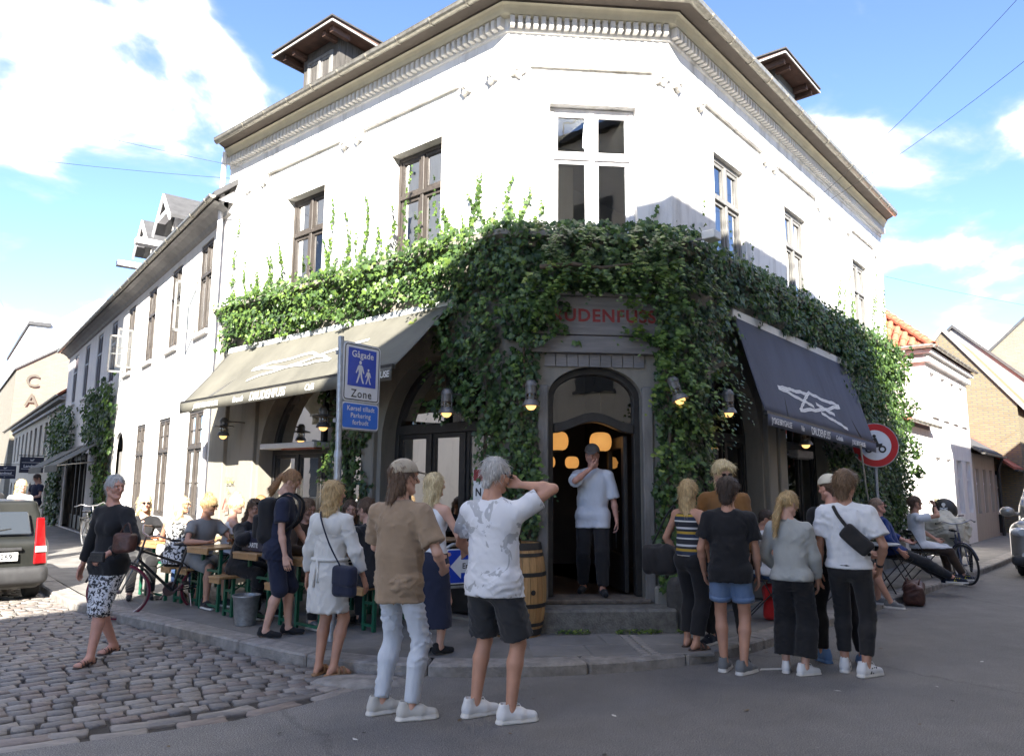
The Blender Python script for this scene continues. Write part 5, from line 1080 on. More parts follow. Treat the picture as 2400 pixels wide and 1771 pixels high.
def signpost():
    t = thing('zone_sign', 'blue pedestrian zone sign with two plates on a galvanised post by the kerb', 'sign', (-1.74,7.43,PV))
    k = MB(); k.tube([(-1.74,7.43,PV),(-1.745,7.435,1.9)], .036, 14); k.tube([(-1.745,7.435,1.88),(-1.747,7.437,1.95)], [.044,.036], 14); k.tube([(-1.747,7.437,1.95),(-1.77,7.45,3.12)], .030, 14); k.build('post', M_galv, t, smooth=50)
    d = azd(36); n = azd(126); o = Vector((-1.77,7.445,0))+d*.27+n*.035
    xf = lambda x, y, z: (o.x+d.x*x+n.x*y, o.y+d.y*x+n.y*y, z)
    plate(xf, .54, .92, .05, -.03, -.006, M_galv, 'frame', t, (0,2.62))
    up = plate(xf, .51, .61, .045, -.006, .004, M_swht, 'zone_plate', t, (0,2.765))
    plate(xf, .485, .585, .036, 0, .006, M_sblk, 'border', up, (0,2.765), hole=.011)
    plate(xf, .39, .40, .004, .004, .007, M_blue, 'blue_field', up, (0,2.82))
    V, F = textmesh('Gågade', .098, bold=.0015, space=1.05); flat(xf, V, F, M_swht, 'lettering', up, c=(0,2.955), d=.009)
    V, F = person_icon(.24); flat(xf, V, F, M_swht, 'pictogram', up, c=(-.03,2.655), d=.009); V, F = person_icon(.165); flat(xf, V, F, M_swht, 'pictogram', up, c=(.085,2.655), d=.009)
    V, F = textmesh('Zone', .12, bold=.001, space=1.15); flat(xf, V, F, M_sblk, 'lettering', up, c=(0,2.54), d=.007)
    lo = plate(xf, .51, .275, .035, -.006, .004, M_swht, 'parking_plate', t, (0,2.31)); plate(xf, .485, .25, .03, .004, .007, M_blue2, 'blue_field', lo, (0,2.31))
    for q, s in enumerate(('Kørsel tilladt', 'Parkering', 'forbudt')): V, F = textmesh(s, .069, bold=.001, space=1.05); flat(xf, V, F, M_swht, 'lettering', lo, c=(0,2.385-q*.072), d=.009)
    for z in (2.95, 2.25):
        k = MB(xf); k.box(-.30,-.22,-.07,-.028,z-.02,z+.02); k.build('clamp', M_galv, t)
signpost()
def oneway():
    t = thing('one_way_sign', 'low blue one way sign with white arrow on a hoop stand by the ivy', 'sign', (-.62,8.15,PV)); d = azd(62); n = azd(152); o = Vector((-.72,8.12,0))
    xf = lambda x, y, z: (o.x+d.x*x+n.x*y, o.y+d.y*x+n.y*y, z)
    k = MB(xf); k.tube([(-.02,0,PV),(-.02,0,.85),(.02,0,.93),(.10,0,.97),(.52,0,.97),(.60,0,.93),(.64,0,.85),(.64,0,PV)], .02, 10); k.tube([(-.02,0,.52),(.64,0,.52)], .016, 8); k.build('hoop', M_galv, t, smooth=50)
    p = plate(xf, .60, .37, .04, .02, .03, M_swht, 'plate', t, (.31,.74)); plate(xf, .575, .345, .03, .03, .033, M_blue, 'blue_field', p, (.31,.74))
    k = MB(xf); k.poly([(.06,.035,.74),(.19,.035,.87),(.19,.035,.81),(.56,.035,.81),(.56,.035,.67),(.19,.035,.67),(.19,.035,.61)]); k.build('arrow', M_swht, p, fix=False)
    V, F = textmesh('Ensrettet', .082, bold=.001); flat(xf, V, F, M_sblk, 'lettering', p, c=(.355,.74), d=.037)
oneway()
def noveh():
    t = thing('round_prohibition_sign', 'round red-rimmed white prohibition sign at the end of the shaded awning', 'sign', fR(6.2,.40,PV)); n = azd(190); d = azd(100); c = Vector(fR(6.2,.46,2.36))+n*.06
    xf = lambda x, y, z: (c.x+d.x*x*-1+n.x*y, c.y+d.y*x*-1+n.y*y, c.z+z)
    k = MB(); k.tube([fR(6.2,.46,PV), fR(6.2,.46,2.7)], .03, 12); k.build('post', M_galv, t, smooth=50)
    def disc(r0, r1, y, m, nm, par): 
        k = MB(xf); N_ = 40
        for j in range(N_):
            a, b_ = 2*pi*j/N_, 2*pi*(j+1)/N_
            if r0 > 0: k.poly([(r0*cos(a),y,r0*sin(a)),(r1*cos(a),y,r1*sin(a)),(r1*cos(b_),y,r1*sin(b_)),(r0*cos(b_),y,r0*sin(b_))])
        if r0 == 0: k.poly([(r1*cos(2*pi*j/N_),y,r1*sin(2*pi*j/N_)) for j in range(N_)])
        return k.build(nm, m, par, fix=False)
    k = MB(xf); N_ = 40; k.hexa([(.385*cos(2*pi*j/N_),-.02,.385*sin(2*pi*j/N_)) for j in range(N_)], [(.385*cos(2*pi*j/N_),.0,.385*sin(2*pi*j/N_)) for j in range(N_)]); p = k.build('disc', M_galv, t)
    disc(0,.27,.003,M_swht,'white_field',p); disc(.26,.37,.005,mat('sign_rim_red', (.50,.015,.02), .35, .05),'red_rim',p)
    # rider on a motorcycle
    k = MB(xf)
    for cx in (-.11,.11):
        for j in range(14): a, b_ = 2*pi*j/14, 2*pi*(j+1)/14; k.poly([(cx+.035*cos(a),.008,-.07+.035*sin(a)),(cx+.065*cos(a),.008,-.07+.065*sin(a)),(cx+.065*cos(b_),.008,-.07+.065*sin(b_)),(cx+.035*cos(b_),.008,-.07+.035*sin(b_))])
    k.poly([(-.10,.008,-.03),(.06,.008,-.05),(.10,.008,.03),(.05,.008,.05),(-.02,.008,.02),(-.12,.008,.03)]); k.poly([(-.06,.008,.02),(.0,.008,.02),(.03,.008,.12),(-.02,.008,.13)]); k.poly([(.01+.03*cos(2*pi*j/12),.008,.155+.03*sin(2*pi*j/12)) for j in range(12)]); k.poly([(.0,.008,.12),(.02,.008,.09),(.10,.008,.05),(.10,.008,.07)])
    k.build('pictogram', M_sblk, p, fix=False)
noveh()
def hangsign(label, u, v0, v1, z0, z1):
    t = thing('hanging_sign', label, 'sign', fL2(u,0,z1), group='dark shop signs hanging over the street'); xf = lambda x, y, z: fL2(u-y, v0+(v1-v0)*x, z0+(z1-z0)*z)
    k = MB(xf); k.box(0,1,-.02,.02,0,1); p = k.build('board', M_navy, t); k = MB(); k.tube([fL2(u,0,z1+.06), fL2(u,v1+.05,z1+.06)], .015, 6); k.build('bracket', M_fblack, t)
    w = v1-v0; h = z1-z0
    V, F = textmesh('Landmad', .24*h, bold=.004); MB(lambda x, y, z: fL2(u-.03, (v0+v1)/2-x, z0+.42*h+y)).raw(V, F).build('lettering', M_print, p, fix=False)
    for zz in (.24,.64): MB(xf).box(.08,.92,.02,.026,zz,zz+.025).build('rule', M_print, p)
    V, F = textmesh('Aalborg' if 0 else 'ub', .10*h); MB(lambda x, y, z: fL2(u-.03, (v0+v1)/2-x, z0+.14*h+y)).raw(V, F).build('lettering', M_print, p, fix=False)
    k = MB(lambda x, y, z: fL2(u-.03, (v0+v1)/2-x*h, z0+.76*h+y*h)); k.poly([(-.08,0,0),(.05,0,0),(.09,.07,0),(.13,.12,0),(.08,.12,0),(.04,.07,0),(-.05,.06,0),(-.11,.1,0)]); k.build('emblem', M_print, p, fix=False)
M_navy = mat('navy_board', (.022,.024,.045), .5, .1, 5)
hangsign('dark shop sign with white lettering hanging nearer the ivy', 22, .18, .98, 1.98, 2.60); hangsign('dark shop sign with white lettering hanging farther up the street', 26, .78, 1.58, 1.76, 2.32)
# ================================================================== BARREL, BUCKET, STONE
def barrel_():
    t = thing('barrel', 'wooden barrel with black hoops standing left of the entrance step', 'barrel', (.08,7.84,PV)); H = .92
    R = lambda z: .235+.062*sin(pi*min(1, max(0, z/H)))
    n = 22; Z = [0,.08,.2,.34,.46,.58,.72,.84,H]; Ms = [mat('stave_%d' % q, c, .5, .2, 5, .25, 30, stretch=(8,8,.6), coat=.15) for q, c in enumerate([(.43,.25,.10),(.38,.21,.08),(.47,.28,.115)])]
    for j in range(n):
        a, c = 2*pi*j/n+.008, 2*pi*(j+1)/n-.008; k = MB()
        for z0, z1 in zip(Z, Z[1:]):
            k.hexa([(R(z0)*cos(a),R(z0)*sin(a),z0),(R(z0)*cos(c),R(z0)*sin(c),z0),((R(z0)-.02)*cos(c),(R(z0)-.02)*sin(c),z0),((R(z0)-.02)*cos(a),(R(z0)-.02)*sin(a),z0)], [(R(z1)*cos(a),R(z1)*sin(a),z1),(R(z1)*cos(c),R(z1)*sin(c),z1),((R(z1)-.02)*cos(c),(R(z1)-.02)*sin(c),z1),((R(z1)-.02)*cos(a),(R(z1)-.02)*sin(a),z1)])
        k.build('stave', Ms[j*7 % 3], t, world=False)
    for z, w in ((.02,.065),(.11,.035),(.295,.04),(.60,.04),(.795,.035),(.86,.07)):
        k = MB(); k.lathe([(R(z)+.004,z),(R(z+w)+.004,z+w),(R(z+w)-.004,z+w),(R(z)-.004,z)], (0,0,0), 44, closed=True); k.build('hoop', M_fblack, t, smooth=50, world=False)
    k = MB(); k.lathe([(0,H-.03),(.22,H-.03)], (0,0,0), 32); k.build('head', M_dwood, t, world=False)
    k = MB(); a = -1.05; p = Vector((cos(a)*.302, sin(a)*.302, .45)); k.tube([p, p+Vector((cos(a),sin(a),0))*.006], .026, 14); k.build('bung_hole', M_sblk, t, world=False)
barrel_()
k = MB(); k.lathe([(.0,.0),(.085,.0),(.095,.07),(.09,.075),(.08,.012),(0,.012)], (.02,7.80,PV+.90), 20); tag(k.build('glass_bowl', M_lglass, smooth=50), 'clear glass bowl standing on the wooden barrel', 'bowl')
t = thing('bucket', 'galvanised bucket on the pavement by the beer tables', 'bucket', (-2.87,8.25,PV)); k = MB(); k.lathe([(0,0),(.105,0),(.112,.06),(.118,.065),(.14,.29),(.15,.30),(.15,.315),(.138,.31),(.104,.02),(0,.02)], (0,0,0), 26); k.build('pail', M_galv, t, smooth=40, world=False)
k = MB(); k.tube([(.142*cos(a),.142*sin(a)*.35-.13*sin(a)*.0,.30-.06*sin(a)) for a in [pi*j/10 for j in range(11)]], .005, 6); k.build('handle', M_galv, t, world=False)
k = MB(); k.lathe([(.0,.27),(.03,.27),(.03,.38),(.012,.41),(.012,.45)], (.02,0,0), 12); tag(k.build('bottle', M_fblack, smooth=50, loc=(-2.87,8.25,PV), world=False), 'dark bottle neck sticking out of the galvanised bucket', 'bottle'); bpy.data.objects['bottle'].location = (-2.87,8.25,PV)
def sdf_stone():
    c = Vector(fC(1.90,.28,PV)); k = MB(); n = 16; P = [(.155,0),(.15,.2),(.145,.4),(.13,.48),(.09,.535),(0,.55)]; k.lathe(P, (0,0,0), n)
    k.V = [(x*1.0, y*.9, z) if 1 else 0 for x, y, z in k.V]; k.V = [(x*(1+.05*sin(7*z+x*20)), y, z) for x, y, z in k.V]
    o = k.build('guard_stone', mat('guard_stone', (.06,.058,.055), .9, .35, 10, .6, 30), smooth=50, world=False); o.location = c; tag(o, 'dark rounded guard stone at the right side of the entrance step', 'stone')
sdf_stone()
# notices on the shop window post
k = MB(fL); k.box(.20,.36,.10,.104,1.42,1.80); o = k.build('notice', M_print, loc=None); tag(o, 'white notice with red band on the ivy pier beside the shop window', 'notice'); o2 = MB(fL).box(.205,.355,.104,.107,1.66,1.79); o2.build('red_band', M_red, o); V, F = textmesh('N', .12, bold=.004); MB(lambda x, y, z: fL(.28-x, .107, 1.53+y)).raw(V, F).build('mark', M_sblk, o, fix=False)
k = MB(fL); k.poly([(5.62,.012,1.58),(5.72,.012,1.62),(5.78,.012,1.52),(5.70,.012,1.46)]); 
M_graf = mat('yellow_paint', (.62,.60,.12), .8, 0); M_graf2 = mat('red_paint', (.50,.10,.08), .8, 0)
gr = thing('graffiti', 'small yellow and red painted scrawl on the grey pier by the white house', 'graffiti', fL(5.7,0,1.5))
V, F = textmesh('SOK', .13, bold=.002); MB(lambda x, y, z: fL(5.66-x, .074, 1.66+y)).raw(V, F).build('scrawl', M_graf, gr, fix=False); V, F = textmesh('Pz', .12); MB(lambda x, y, z: fL(5.68-x, .074, 1.50+y)).raw(V, F).build('scrawl', M_graf, gr, fix=False)
k = MB(fL)
for p, q in (((5.80,1.20),(5.72,1.38)),((5.72,1.38),(5.66,1.18)),((5.66,1.18),(5.78,1.16))): k.bar((p[0],.074,p[1]), (q[0],.074,q[1]), .02, .004)
k.build('scrawl', M_graf2, gr)
# ================================================================== LANTERNS, BOTTLES, WIRES
M_lant = mat('paper_lantern', (1,.47,.125), .8, .08, 3, emit=.13)
def lantern(xf, u, v, z, r, label, sq=.85):
    o = xf(u, v, z); t = thing('paper_lantern', label, 'lantern', o, group='orange paper lanterns inside the cafe')
    k = MB(); P = []; n = 18
    for j in range(n+1):
        a = -pi/2+pi*j/n; P.append((r*(abs(cos(a))**.45)*(1+.012*(j % 2)), r*sq*sin(a)))
    P[0] = (r*.4, P[0][1]); P[-1] = (r*.4, P[-1][1]); k.lathe(P, (0,0,0), 24); k.build('shade', M_lant, t, smooth=True, world=False)
    k = MB(); k.tube([(0,0,r*sq),(0,0,r*sq+.5)], .004, 5); k.build('cord', M_fblack, t, world=False); k = MB(); k.lathe([(r*.45,-r*sq-.015),(r*.45,-r*sq+.01)], (0,0,0), 18); k.build('rim', M_fblack, t, world=False)
lantern(fC, .72, -.75, 2.16, .135, 'orange paper lantern in the doorway left of the chef'); lantern(fC, 1.24, -.65, 2.15, .135, 'orange paper lantern in the doorway right of the chef')
lantern(fC, .80, -2.2, 1.95, .10, 'small orange lantern deep inside behind the chef'); lantern(fC, 1.16, -2.3, 1.95, .10, 'small orange lantern deep inside at the open door')
lantern(fL, 1.35, -.6, 1.98, .15, 'orange paper lantern behind the shop window with bottles'); lantern(fL, 1.9, -1.0, 1.95, .12, 'dim orange lantern behind the left light of the shop window')
gl_c = [glass('bottle_green', (.25,.4,.2)), glass('bottle_clear', (.75,.75,.7)), mat('jar_white', (.62,.60,.55), .4, .05)]
for q in range(11):
    u = .42+q*.15; h = (.16,.26,.2,.12,.3)[q % 5]; r = (.05,.035,.045,.06,.03)[q % 5]; k = MB(); k.lathe([(0,0),(r,0),(r,h*.6),(r*.35,h*.75),(r*.35,h)] if q % 5 != 3 else [(0,0),(r,0),(r*1.05,h*.7),(r*.7,h)], (0,0,0), 12)
    o = k.build('bottle' if q % 5 != 3 else 'jar', gl_c[q % 3], smooth=50, world=False); o.location = fL(u, -.42, 2.40)
    tag(o, ['squat', 'slim', 'medium', 'round', 'tall'][q % 5]+' '+['green glass', 'clear glass', 'pale ceramic'][q % 3]+(' bottle' if q % 5 != 3 else ' jar')+' on the shelf inside the shop window', 'bottle' if q % 5 != 3 else 'jar', 'bottles on the window shelf')
tag(MB(fL).box(.28,2.05,-.52,-.34,2.37,2.40).build('window_shelf', M_fblack), 'dark shelf behind the fanlight carrying bottles', 'shelf')
def wire(label, a, b, sag, r=.0035):
    a, b = Vector(a), Vector(b); pts = [a.lerp(b, t/16)-Vector((0,0,sag*4*(t/16)*(1-t/16))) for t in range(17)]; k = MB(); k.tube(pts, r, 5); tag(k.build('overhead_wire', M_fblack), label, 'wire', 'overhead street wires')
wire('overhead wire fixed to the right front of the corner building, lower of two', fR(4.9,.02,6.35), fR(2.2,5.6,8.0), .25); wire('overhead wire fixed to the right front of the corner building, upper of two', fR(4.95,.02,6.5), fR(1.4,5.6,8.9), .25)
wire('overhead wire from the left end of the corner building across the cobbled street', fL(5.9,.05,7.0), fL2(6,10,10.2), .3); wire('second overhead wire from the left end across the cobbled street', fL(6.1,.05,6.85), fL2(9,10,9.4), .3); wire('long overhead wire high above the cobbled street', fL2(-4,10,16.5), fL2(30,.1,7.2), .3); wire('thin overhead wire beyond the right end of the corner building', fR(9.4,.05,6.2), fR(26,5.6,7.2), .2)
# chimney-like ridge ends, flood lamp in the ivy
t = thing('floodlight', 'small grey floodlight poking out of the ivy above the entrance corner', 'lamp', fR(.02,.55,4.42)); k = MB(fR); k.box(-.10,.08,.42,.58,4.42,4.52); k.build('housing', M_cas, t, bevel=.01); MB(fR).box(-.02,.0,.1,.44,4.45,4.48).build('arm', M_lmet, t)
# ================================================================== TABLES, BENCHES, CHAIRS
M_pine = mat('varnished_pine', (.40,.235,.105), .45, .25, 4, .15, 30, stretch=(1,9,1), coat=.2); M_green = mat('green_steel', (.012,.105,.058), .45, .15, 10)
def trestle(name, label, u, v0, v1, w, z, group):
    t = thing(name, label, 'table' if 'table' in name else 'bench', fL(u,(v0+v1)/2,PV), ang(dL), group); L = v1-v0; nb = 2 if 'bench' in name else 3   # local x along street, y out of the wall
    for q in range(nb): MB().box(-w/2+w*q/nb+.002, -w/2+w*(q+1)/nb-.002, -L/2, L/2, z-.028, z).build('plank', M_pine, t, world=False, bevel=.004)
    k = MB(); k.box(-w/2+.01, w/2-.01, L/2-.02, L/2-.001, z-.075, z-.03).box(-w/2+.01, w/2-.01, -L/2+.001, -L/2+.02, z-.075, z-.03); 
    MB().box(-w/2+.012, w/2-.012, L/2-.025, L/2-.003, z-.075, z-.029).build('end_rail', M_pine, t, world=False); MB().box(-w/2+.012, w/2-.012, -L/2+.003, -L/2+.025, z-.075, z-.029).build('end_rail', M_pine, t, world=False)
    for y in (-L/2+.20, L/2-.20):
        for x in (-w/2+.045, w/2-.045): k = MB(); k.bar((x,y,0), (x,y,z-.03), .034, .034); k.build('leg', M_green, t, world=False)
        k = MB(); k.bar((-w/2+.045,y,z*.62),(w/2-.045,y,z*.62),.028); k.bar((-w/2+.045,y,.06),(w/2-.045,y,.06),.028); k.bar((-w/2+.06,y,z*.3),(w/2-.06,y,z*.62),.014)
        MB().bar((-w/2+.045,y,z*.62),(w/2-.045,y,z*.62),.028).build('cross_bar', M_green, t, world=False); MB().bar((-w/2+.045,y,.06),(w/2-.045,y,.06),.028).build('cross_bar', M_green, t, world=False)
        MB().bar((0,y,z*.55),(0,y-(.35 if y > 0 else -.35),z-.03),.014).build('brace', M_green, t, world=False)
    return t
TB = [(4.6,'left of the bun-haired man'),(3.3,'in front of the bun-haired man'),(2.25,'in front of the woman in the black jacket'),(1.3,'between the striped woman and the man in black')]
for u, s in TB: trestle('beer_table', 'pine beer table with green legs '+s, u, .22, 1.78, .50, .75, 'beer tables on the pavement')
for u, v1, s in ((5.1,1.75,'on the side farthest up the street'),(4.12,1.75,'behind the woman in the patterned top'),(3.8,1.7,'under the bun-haired man'),(2.74,1.85,'under the woman in the black jacket'),(1.76,1.75,'under the woman in the striped top'),(.85,1.35,'under the man in black beside the ivy')): trestle('beer_bench', 'narrow pine beer bench with green legs '+s, u, .25, v1, .25, .46, 'beer benches on the pavement')
M_beer = glass('lager', (.75,.42,.08)); M_dbeer = glass('dark_beer', (.45,.10,.04))
def tumbler(label, p, r=.038, h=.13, fill=.6, mb=None, name='glass', cat='glass', grp='drinks on the tables', prof=None):
    t = thing(name, label, cat, p, group=grp); k = MB(); k.lathe(prof or [(0,0),(r*.85,0),(r,h),(r*.94,h),(r*.8,.008),(0,.008)], (0,0,0), 16); k.build('vessel', M_lglass, t, smooth=50, world=False)
    if fill: k = MB(); k.lathe([(0,.01),(r*.78,.01),(r*.9,h*fill),(0,h*fill)], (0,0,0), 14); k.build('drink', mb or M_beer, t, smooth=50, world=False)
    return t
tz = PV+.752
tumbler('tall glass carafe on the table beside the standing woman with the backpack', fL(1.35,1.45,tz), .05, .24, .45, name='carafe', cat='carafe', prof=[(0,0),(.048,0),(.05,.12),(.03,.18),(.034,.24),(.03,.24),(.026,.18),(.045,.11),(.043,.01),(0,.01)])
for q, (u, v, s) in enumerate(((3.35,1.3,'in front of the bun-haired man'),(3.2,.9,'far side of the bun-haired man\'s table'),(1.35,1.1,'in front of the striped woman'),(4.6,1.45,'at the table farthest up the street'),(2.3,.8,'near the wall on the middle table'))): tumbler('beer glass on the pine table, '+s, fL(u, v, tz))
t = thing('table_planter', 'dark box with white lettering standing on the middle pine table', 'box', fL(2.3,1.58,tz), ang(dL)); MB().box(-.20,.20,-.09,.09,0,.22).build('box', M_navy, t, world=False, bevel=.01)
V, F = textmesh('ACARTE', .07, bold=.002); MB(lambda x, y, z: (-x, .092, .07+y)).raw(V, F).build('lettering', M_print, t, world=False, fix=False)
def folding_chair(label, p, rz):
    t = thing('folding_chair', label, 'chair', p, rz, 'black folding chairs by the right front')   # local +y is the sitter's front
    for q in range(5): MB().box(-.19,.19,-.17+q*.075,-.11+q*.075,.445,.46).build('seat_slat', M_fblack, t, world=False)
    for x in (-.19,.19):
        for a, c in (((x,-.20,.80),(x,.22,.0)),((x*.9,.20,.445),(x*.9,-.22,.0))): k = MB(); k.bar(a, c, .022, .012); k.build('leg', M_fblack, t, world=False)
    for z in (.62,.72,.79): yy = -.20+(.80-z)*.525; MB().box(-.19,.19,yy-.012,yy+.0,z-.03,z+.02).build('back_slat', M_fblack, t, world=False)
    return t
CH = []
def az2rz(az): return -radians(az)      # local +y to compass azimuth
def place(xf, u, v, z=PV): return xf(u, v, z)
folding_chair('black folding chair under the seated boy in the white T-shirt', fR(1.0,.55,PV), az2rz(110)); folding_chair('black folding chair under the man in the blue sweater', fR(5.15,.95,PV), az2rz(100)); folding_chair('black folding chair under the man drinking', fR(6.75,.95,PV), az2rz(100)); folding_chair('black folding chair hidden behind the man with the sling bag', fR(2.95,.85,PV), az2rz(128))
t = thing('bistro_table', 'small round metal bistro table beside the man in the blue sweater', 'table', fR(4.15,.95,PV)); k = MB(); k.lathe([(0,.70),(.30,.70),(.31,.705),(.31,.72),(.30,.725),(0,.725)], (0,0,0), 28); k.build('top', M_galv, t, smooth=50, world=False)
for a in (0, 2.1, 4.2): k = MB(); k.tube([(.02*cos(a),.02*sin(a),.70),(.05*cos(a),.05*sin(a),.35),(.24*cos(a),.24*sin(a),0)], .011, 8); k.build('leg', M_fblack, t, smooth=50, world=False)
tumbler('empty glass on the round bistro table', fR(4.1,1.0,PV+.725), fill=0)
# ================================================================== FIGURES: signed-distance bodies meshed with surface nets
class SDF:
    def __init__(s, lo, hi, h):
        s.h = h; s.lo = np.array(lo, float)-3*h; s.n = np.ceil((np.array(hi, float)-s.lo)/h).astype(int)+4; s.D = np.full(s.n, .3, np.float32)
    def _sub(s, lo, hi):
        i0 = np.maximum(0, np.floor((lo-s.lo)/s.h).astype(int)); i1 = np.minimum(s.n, np.ceil((hi-s.lo)/s.h).astype(int)+1)
        if np.any(i1 <= i0): return None
        ax = [(s.lo[k]+s.h*np.arange(i0[k], i1[k])).astype(np.float32) for k in range(3)]
        return tuple(slice(i0[k], i1[k]) for k in range(3)), ax[0][:, None, None], ax[1][None, :, None], ax[2][None, None, :]
    def _put(s, sl, d, k, op):
        E = s.D[sl]
        if op == 'add':
            if k > 0: h = np.clip(.5+.5*(E-d)/k, 0, 1); s.D[sl] = E*(1-h)+d*h-k*h*(1-h)
            else: s.D[sl] = np.minimum(E, d)
        else:
            d = -d
            if k > 0: h = np.clip(.5-.5*(E-d)/k, 0, 1); s.D[sl] = E*(1-h)+d*h+k*h*(1-h)
            else: s.D[sl] = np.maximum(E, d)
    def cone(s, a, b, ra, rb, k=.02, flat=None, ca=False, cb=False, op='add'):
        a = np.array(a, float); b = np.array(b, float); R = max(ra, rb)+k+2*s.h
        q = s._sub(np.minimum(a, b)-R, np.maximum(a, b)+R)
        if q is None: return s
        sl, X, Y, Z = q; X, Y, Z = X-a[0], Y-a[1], Z-a[2]; d = b-a; L = np.linalg.norm(d); u = d/max(L, 1e-6)
        t = (X*u[0]+Y*u[1]+Z*u[2])
        if flat is not None:
            ax, r = np.array(flat[0], float), flat[1]; ax = ax-u*(ax@u); ax /= max(1e-6, np.linalg.norm(ax)); w = (X*ax[0]+Y*ax[1]+Z*ax[2])*(1/r-1); X, Y, Z = X+ax[0]*w, Y+ax[1]*w, Z+ax[2]*w
        tc = np.clip(t, 0, L); dd = np.sqrt((X-u[0]*tc)**2+(Y-u[1]*tc)**2+(Z-u[2]*tc)**2)-(ra+(rb-ra)*tc/max(L, 1e-6))
        if flat is not None: dd = dd*min(1, (1+flat[1])/2)
        if ca: dd = np.maximum(dd, -t)
        if cb: dd = np.maximum(dd, t-L)
        s._put(sl, dd, k, op); return s
    def ell(s, c, r, k=.01, R=None, op='add'):
        c = np.array(c, float); r = np.array(r, float); m = r.max()+k+2*s.h; q = s._sub(c-m, c+m)
        if q is None: return s
        sl, X, Y, Z = q; X, Y, Z = X-c[0], Y-c[1], Z-c[2]
        if R is not None: X, Y, Z = R[0][0]*X+R[1][0]*Y+R[2][0]*Z, R[0][1]*X+R[1][1]*Y+R[2][1]*Z, R[0][2]*X+R[1][2]*Y+R[2][2]*Z
        k0 = np.sqrt((X/r[0])**2+(Y/r[1])**2+(Z/r[2])**2); k1 = np.sqrt((X/r[0]**2)**2+(Y/r[1]**2)**2+(Z/r[2]**2)**2)
        s._put(sl, k0*(k0-1)/np.maximum(k1, 1e-6), k, op); return s
    def box(s, c, r, rd=.01, k=.0, R=None, op='add'):
        c = np.array(c, float); m = np.linalg.norm(r)+k+rd+2*s.h; q = s._sub(c-m, c+m)
        if q is None: return s
        sl, X, Y, Z = q; X, Y, Z = X-c[0], Y-c[1], Z-c[2]
        if R is not None: X, Y, Z = R[0][0]*X+R[1][0]*Y+R[2][0]*Z, R[0][1]*X+R[1][1]*Y+R[2][1]*Z, R[0][2]*X+R[1][2]*Y+R[2][2]*Z
        qx, qy, qz = np.abs(X)-r[0]+rd, np.abs(Y)-r[1]+rd, np.abs(Z)-r[2]+rd
        d = np.sqrt(np.maximum(qx, 0)**2+np.maximum(qy, 0)**2+np.maximum(qz, 0)**2)+np.minimum(np.maximum(np.maximum(qx, qy), qz), 0)-rd
        s._put(sl, d, k, op); return s
    def coords(s): return [(s.lo[k]+s.h*np.arange(s.n[k])).astype(np.float32).reshape([-1 if j == k else 1 for j in range(3)]) for k in range(3)]
    def plane(s, p, n, k=0.):
        """keep the side the normal points away from"""
        X, Y, Z = s.coords(); n = np.array(n, float); n /= np.linalg.norm(n); d = (X-p[0])*n[0]+(Y-p[1])*n[1]+(Z-p[2])*n[2]; s.D = np.maximum(s.D, d.astype(np.float32)); return s
    def noise(s, amp, f, seed=0, n=5, sc=(1,1,1)):
        r = np.random.RandomState(seed); X, Y, Z = s.coords(); o = 0
        for k in range(n):
            w = r.normal(size=3)*sc; w = w/np.linalg.norm(w)*f*r.uniform(.6, 1.5); o = o+np.sin(X*w[0]+Y*w[1]+Z*w[2]+r.uniform(0, 6.3)+1.2*np.sin((X*w[1]-Z*w[0])*.6))
        s.D = s.D+(amp/sqrt(n))*o.astype(np.float32); return s
    def folds(s, amp, f, sc, seed=0, warp=.5, patch=5., thr=.0):
        r = np.random.RandomState(seed); X, Y, Z = s.coords(); o = 0
        for k in range(3):
            w = r.normal(size=3)*sc; w = w/np.linalg.norm(w)*f*r.uniform(.75, 1.3); q = r.normal(size=3)*patch; q2 = r.normal(size=3)*patch*2
            ph = X*w[0]+Y*w[1]+Z*w[2]+r.uniform(0, 6.3)+warp*2*np.sin(X*q2[0]+Y*q2[1]+Z*q2[2])+warp*np.sin(X*q2[1]*2-Z*q2[0]*2)
            m = np.clip(np.sin(X*q[0]+Y*q[1]+Z*q[2]+r.uniform(0, 6.3))-thr, 0, 1); o = o+((1-np.abs(np.sin(ph)))**2-.25)*m
        s.D = s.D-amp*o.astype(np.float32); return s
    def mesh(s):
        D = s.D; n = np.array(D.shape)-1; S = D < 0
        c8 = [(i, j, k) for i in (0, 1) for j in (0, 1) for k in (0, 1)]
        cnt = sum(S[i:n[0]+i, j:n[1]+j, k:n[2]+k].astype(np.int8) for i, j, k in c8); act = (cnt > 0) & (cnt < 8); I = np.argwhere(act)
        pos = np.zeros((len(I), 3)); m = np.zeros(len(I))
        for a in range(3):
            for b in c8:
                if b[a]: continue
                c = list(b); c[a] = 1; d0 = D[I[:, 0]+b[0], I[:, 1]+b[1], I[:, 2]+b[2]]; d1 = D[I[:, 0]+c[0], I[:, 1]+c[1], I[:, 2]+c[2]]
                x = (d0 < 0) != (d1 < 0); t = np.where(x, d0/np.where(x, d0-d1, 1), 0); P = np.tile(np.array(b, float), (len(I), 1)); P[:, a] += t; pos += P*x[:, None]; m += x
        V = s.lo+s.h*(I+pos/m[:, None]); vid = np.full(n, -1, np.int64); vid[act] = np.arange(len(I)); F = []
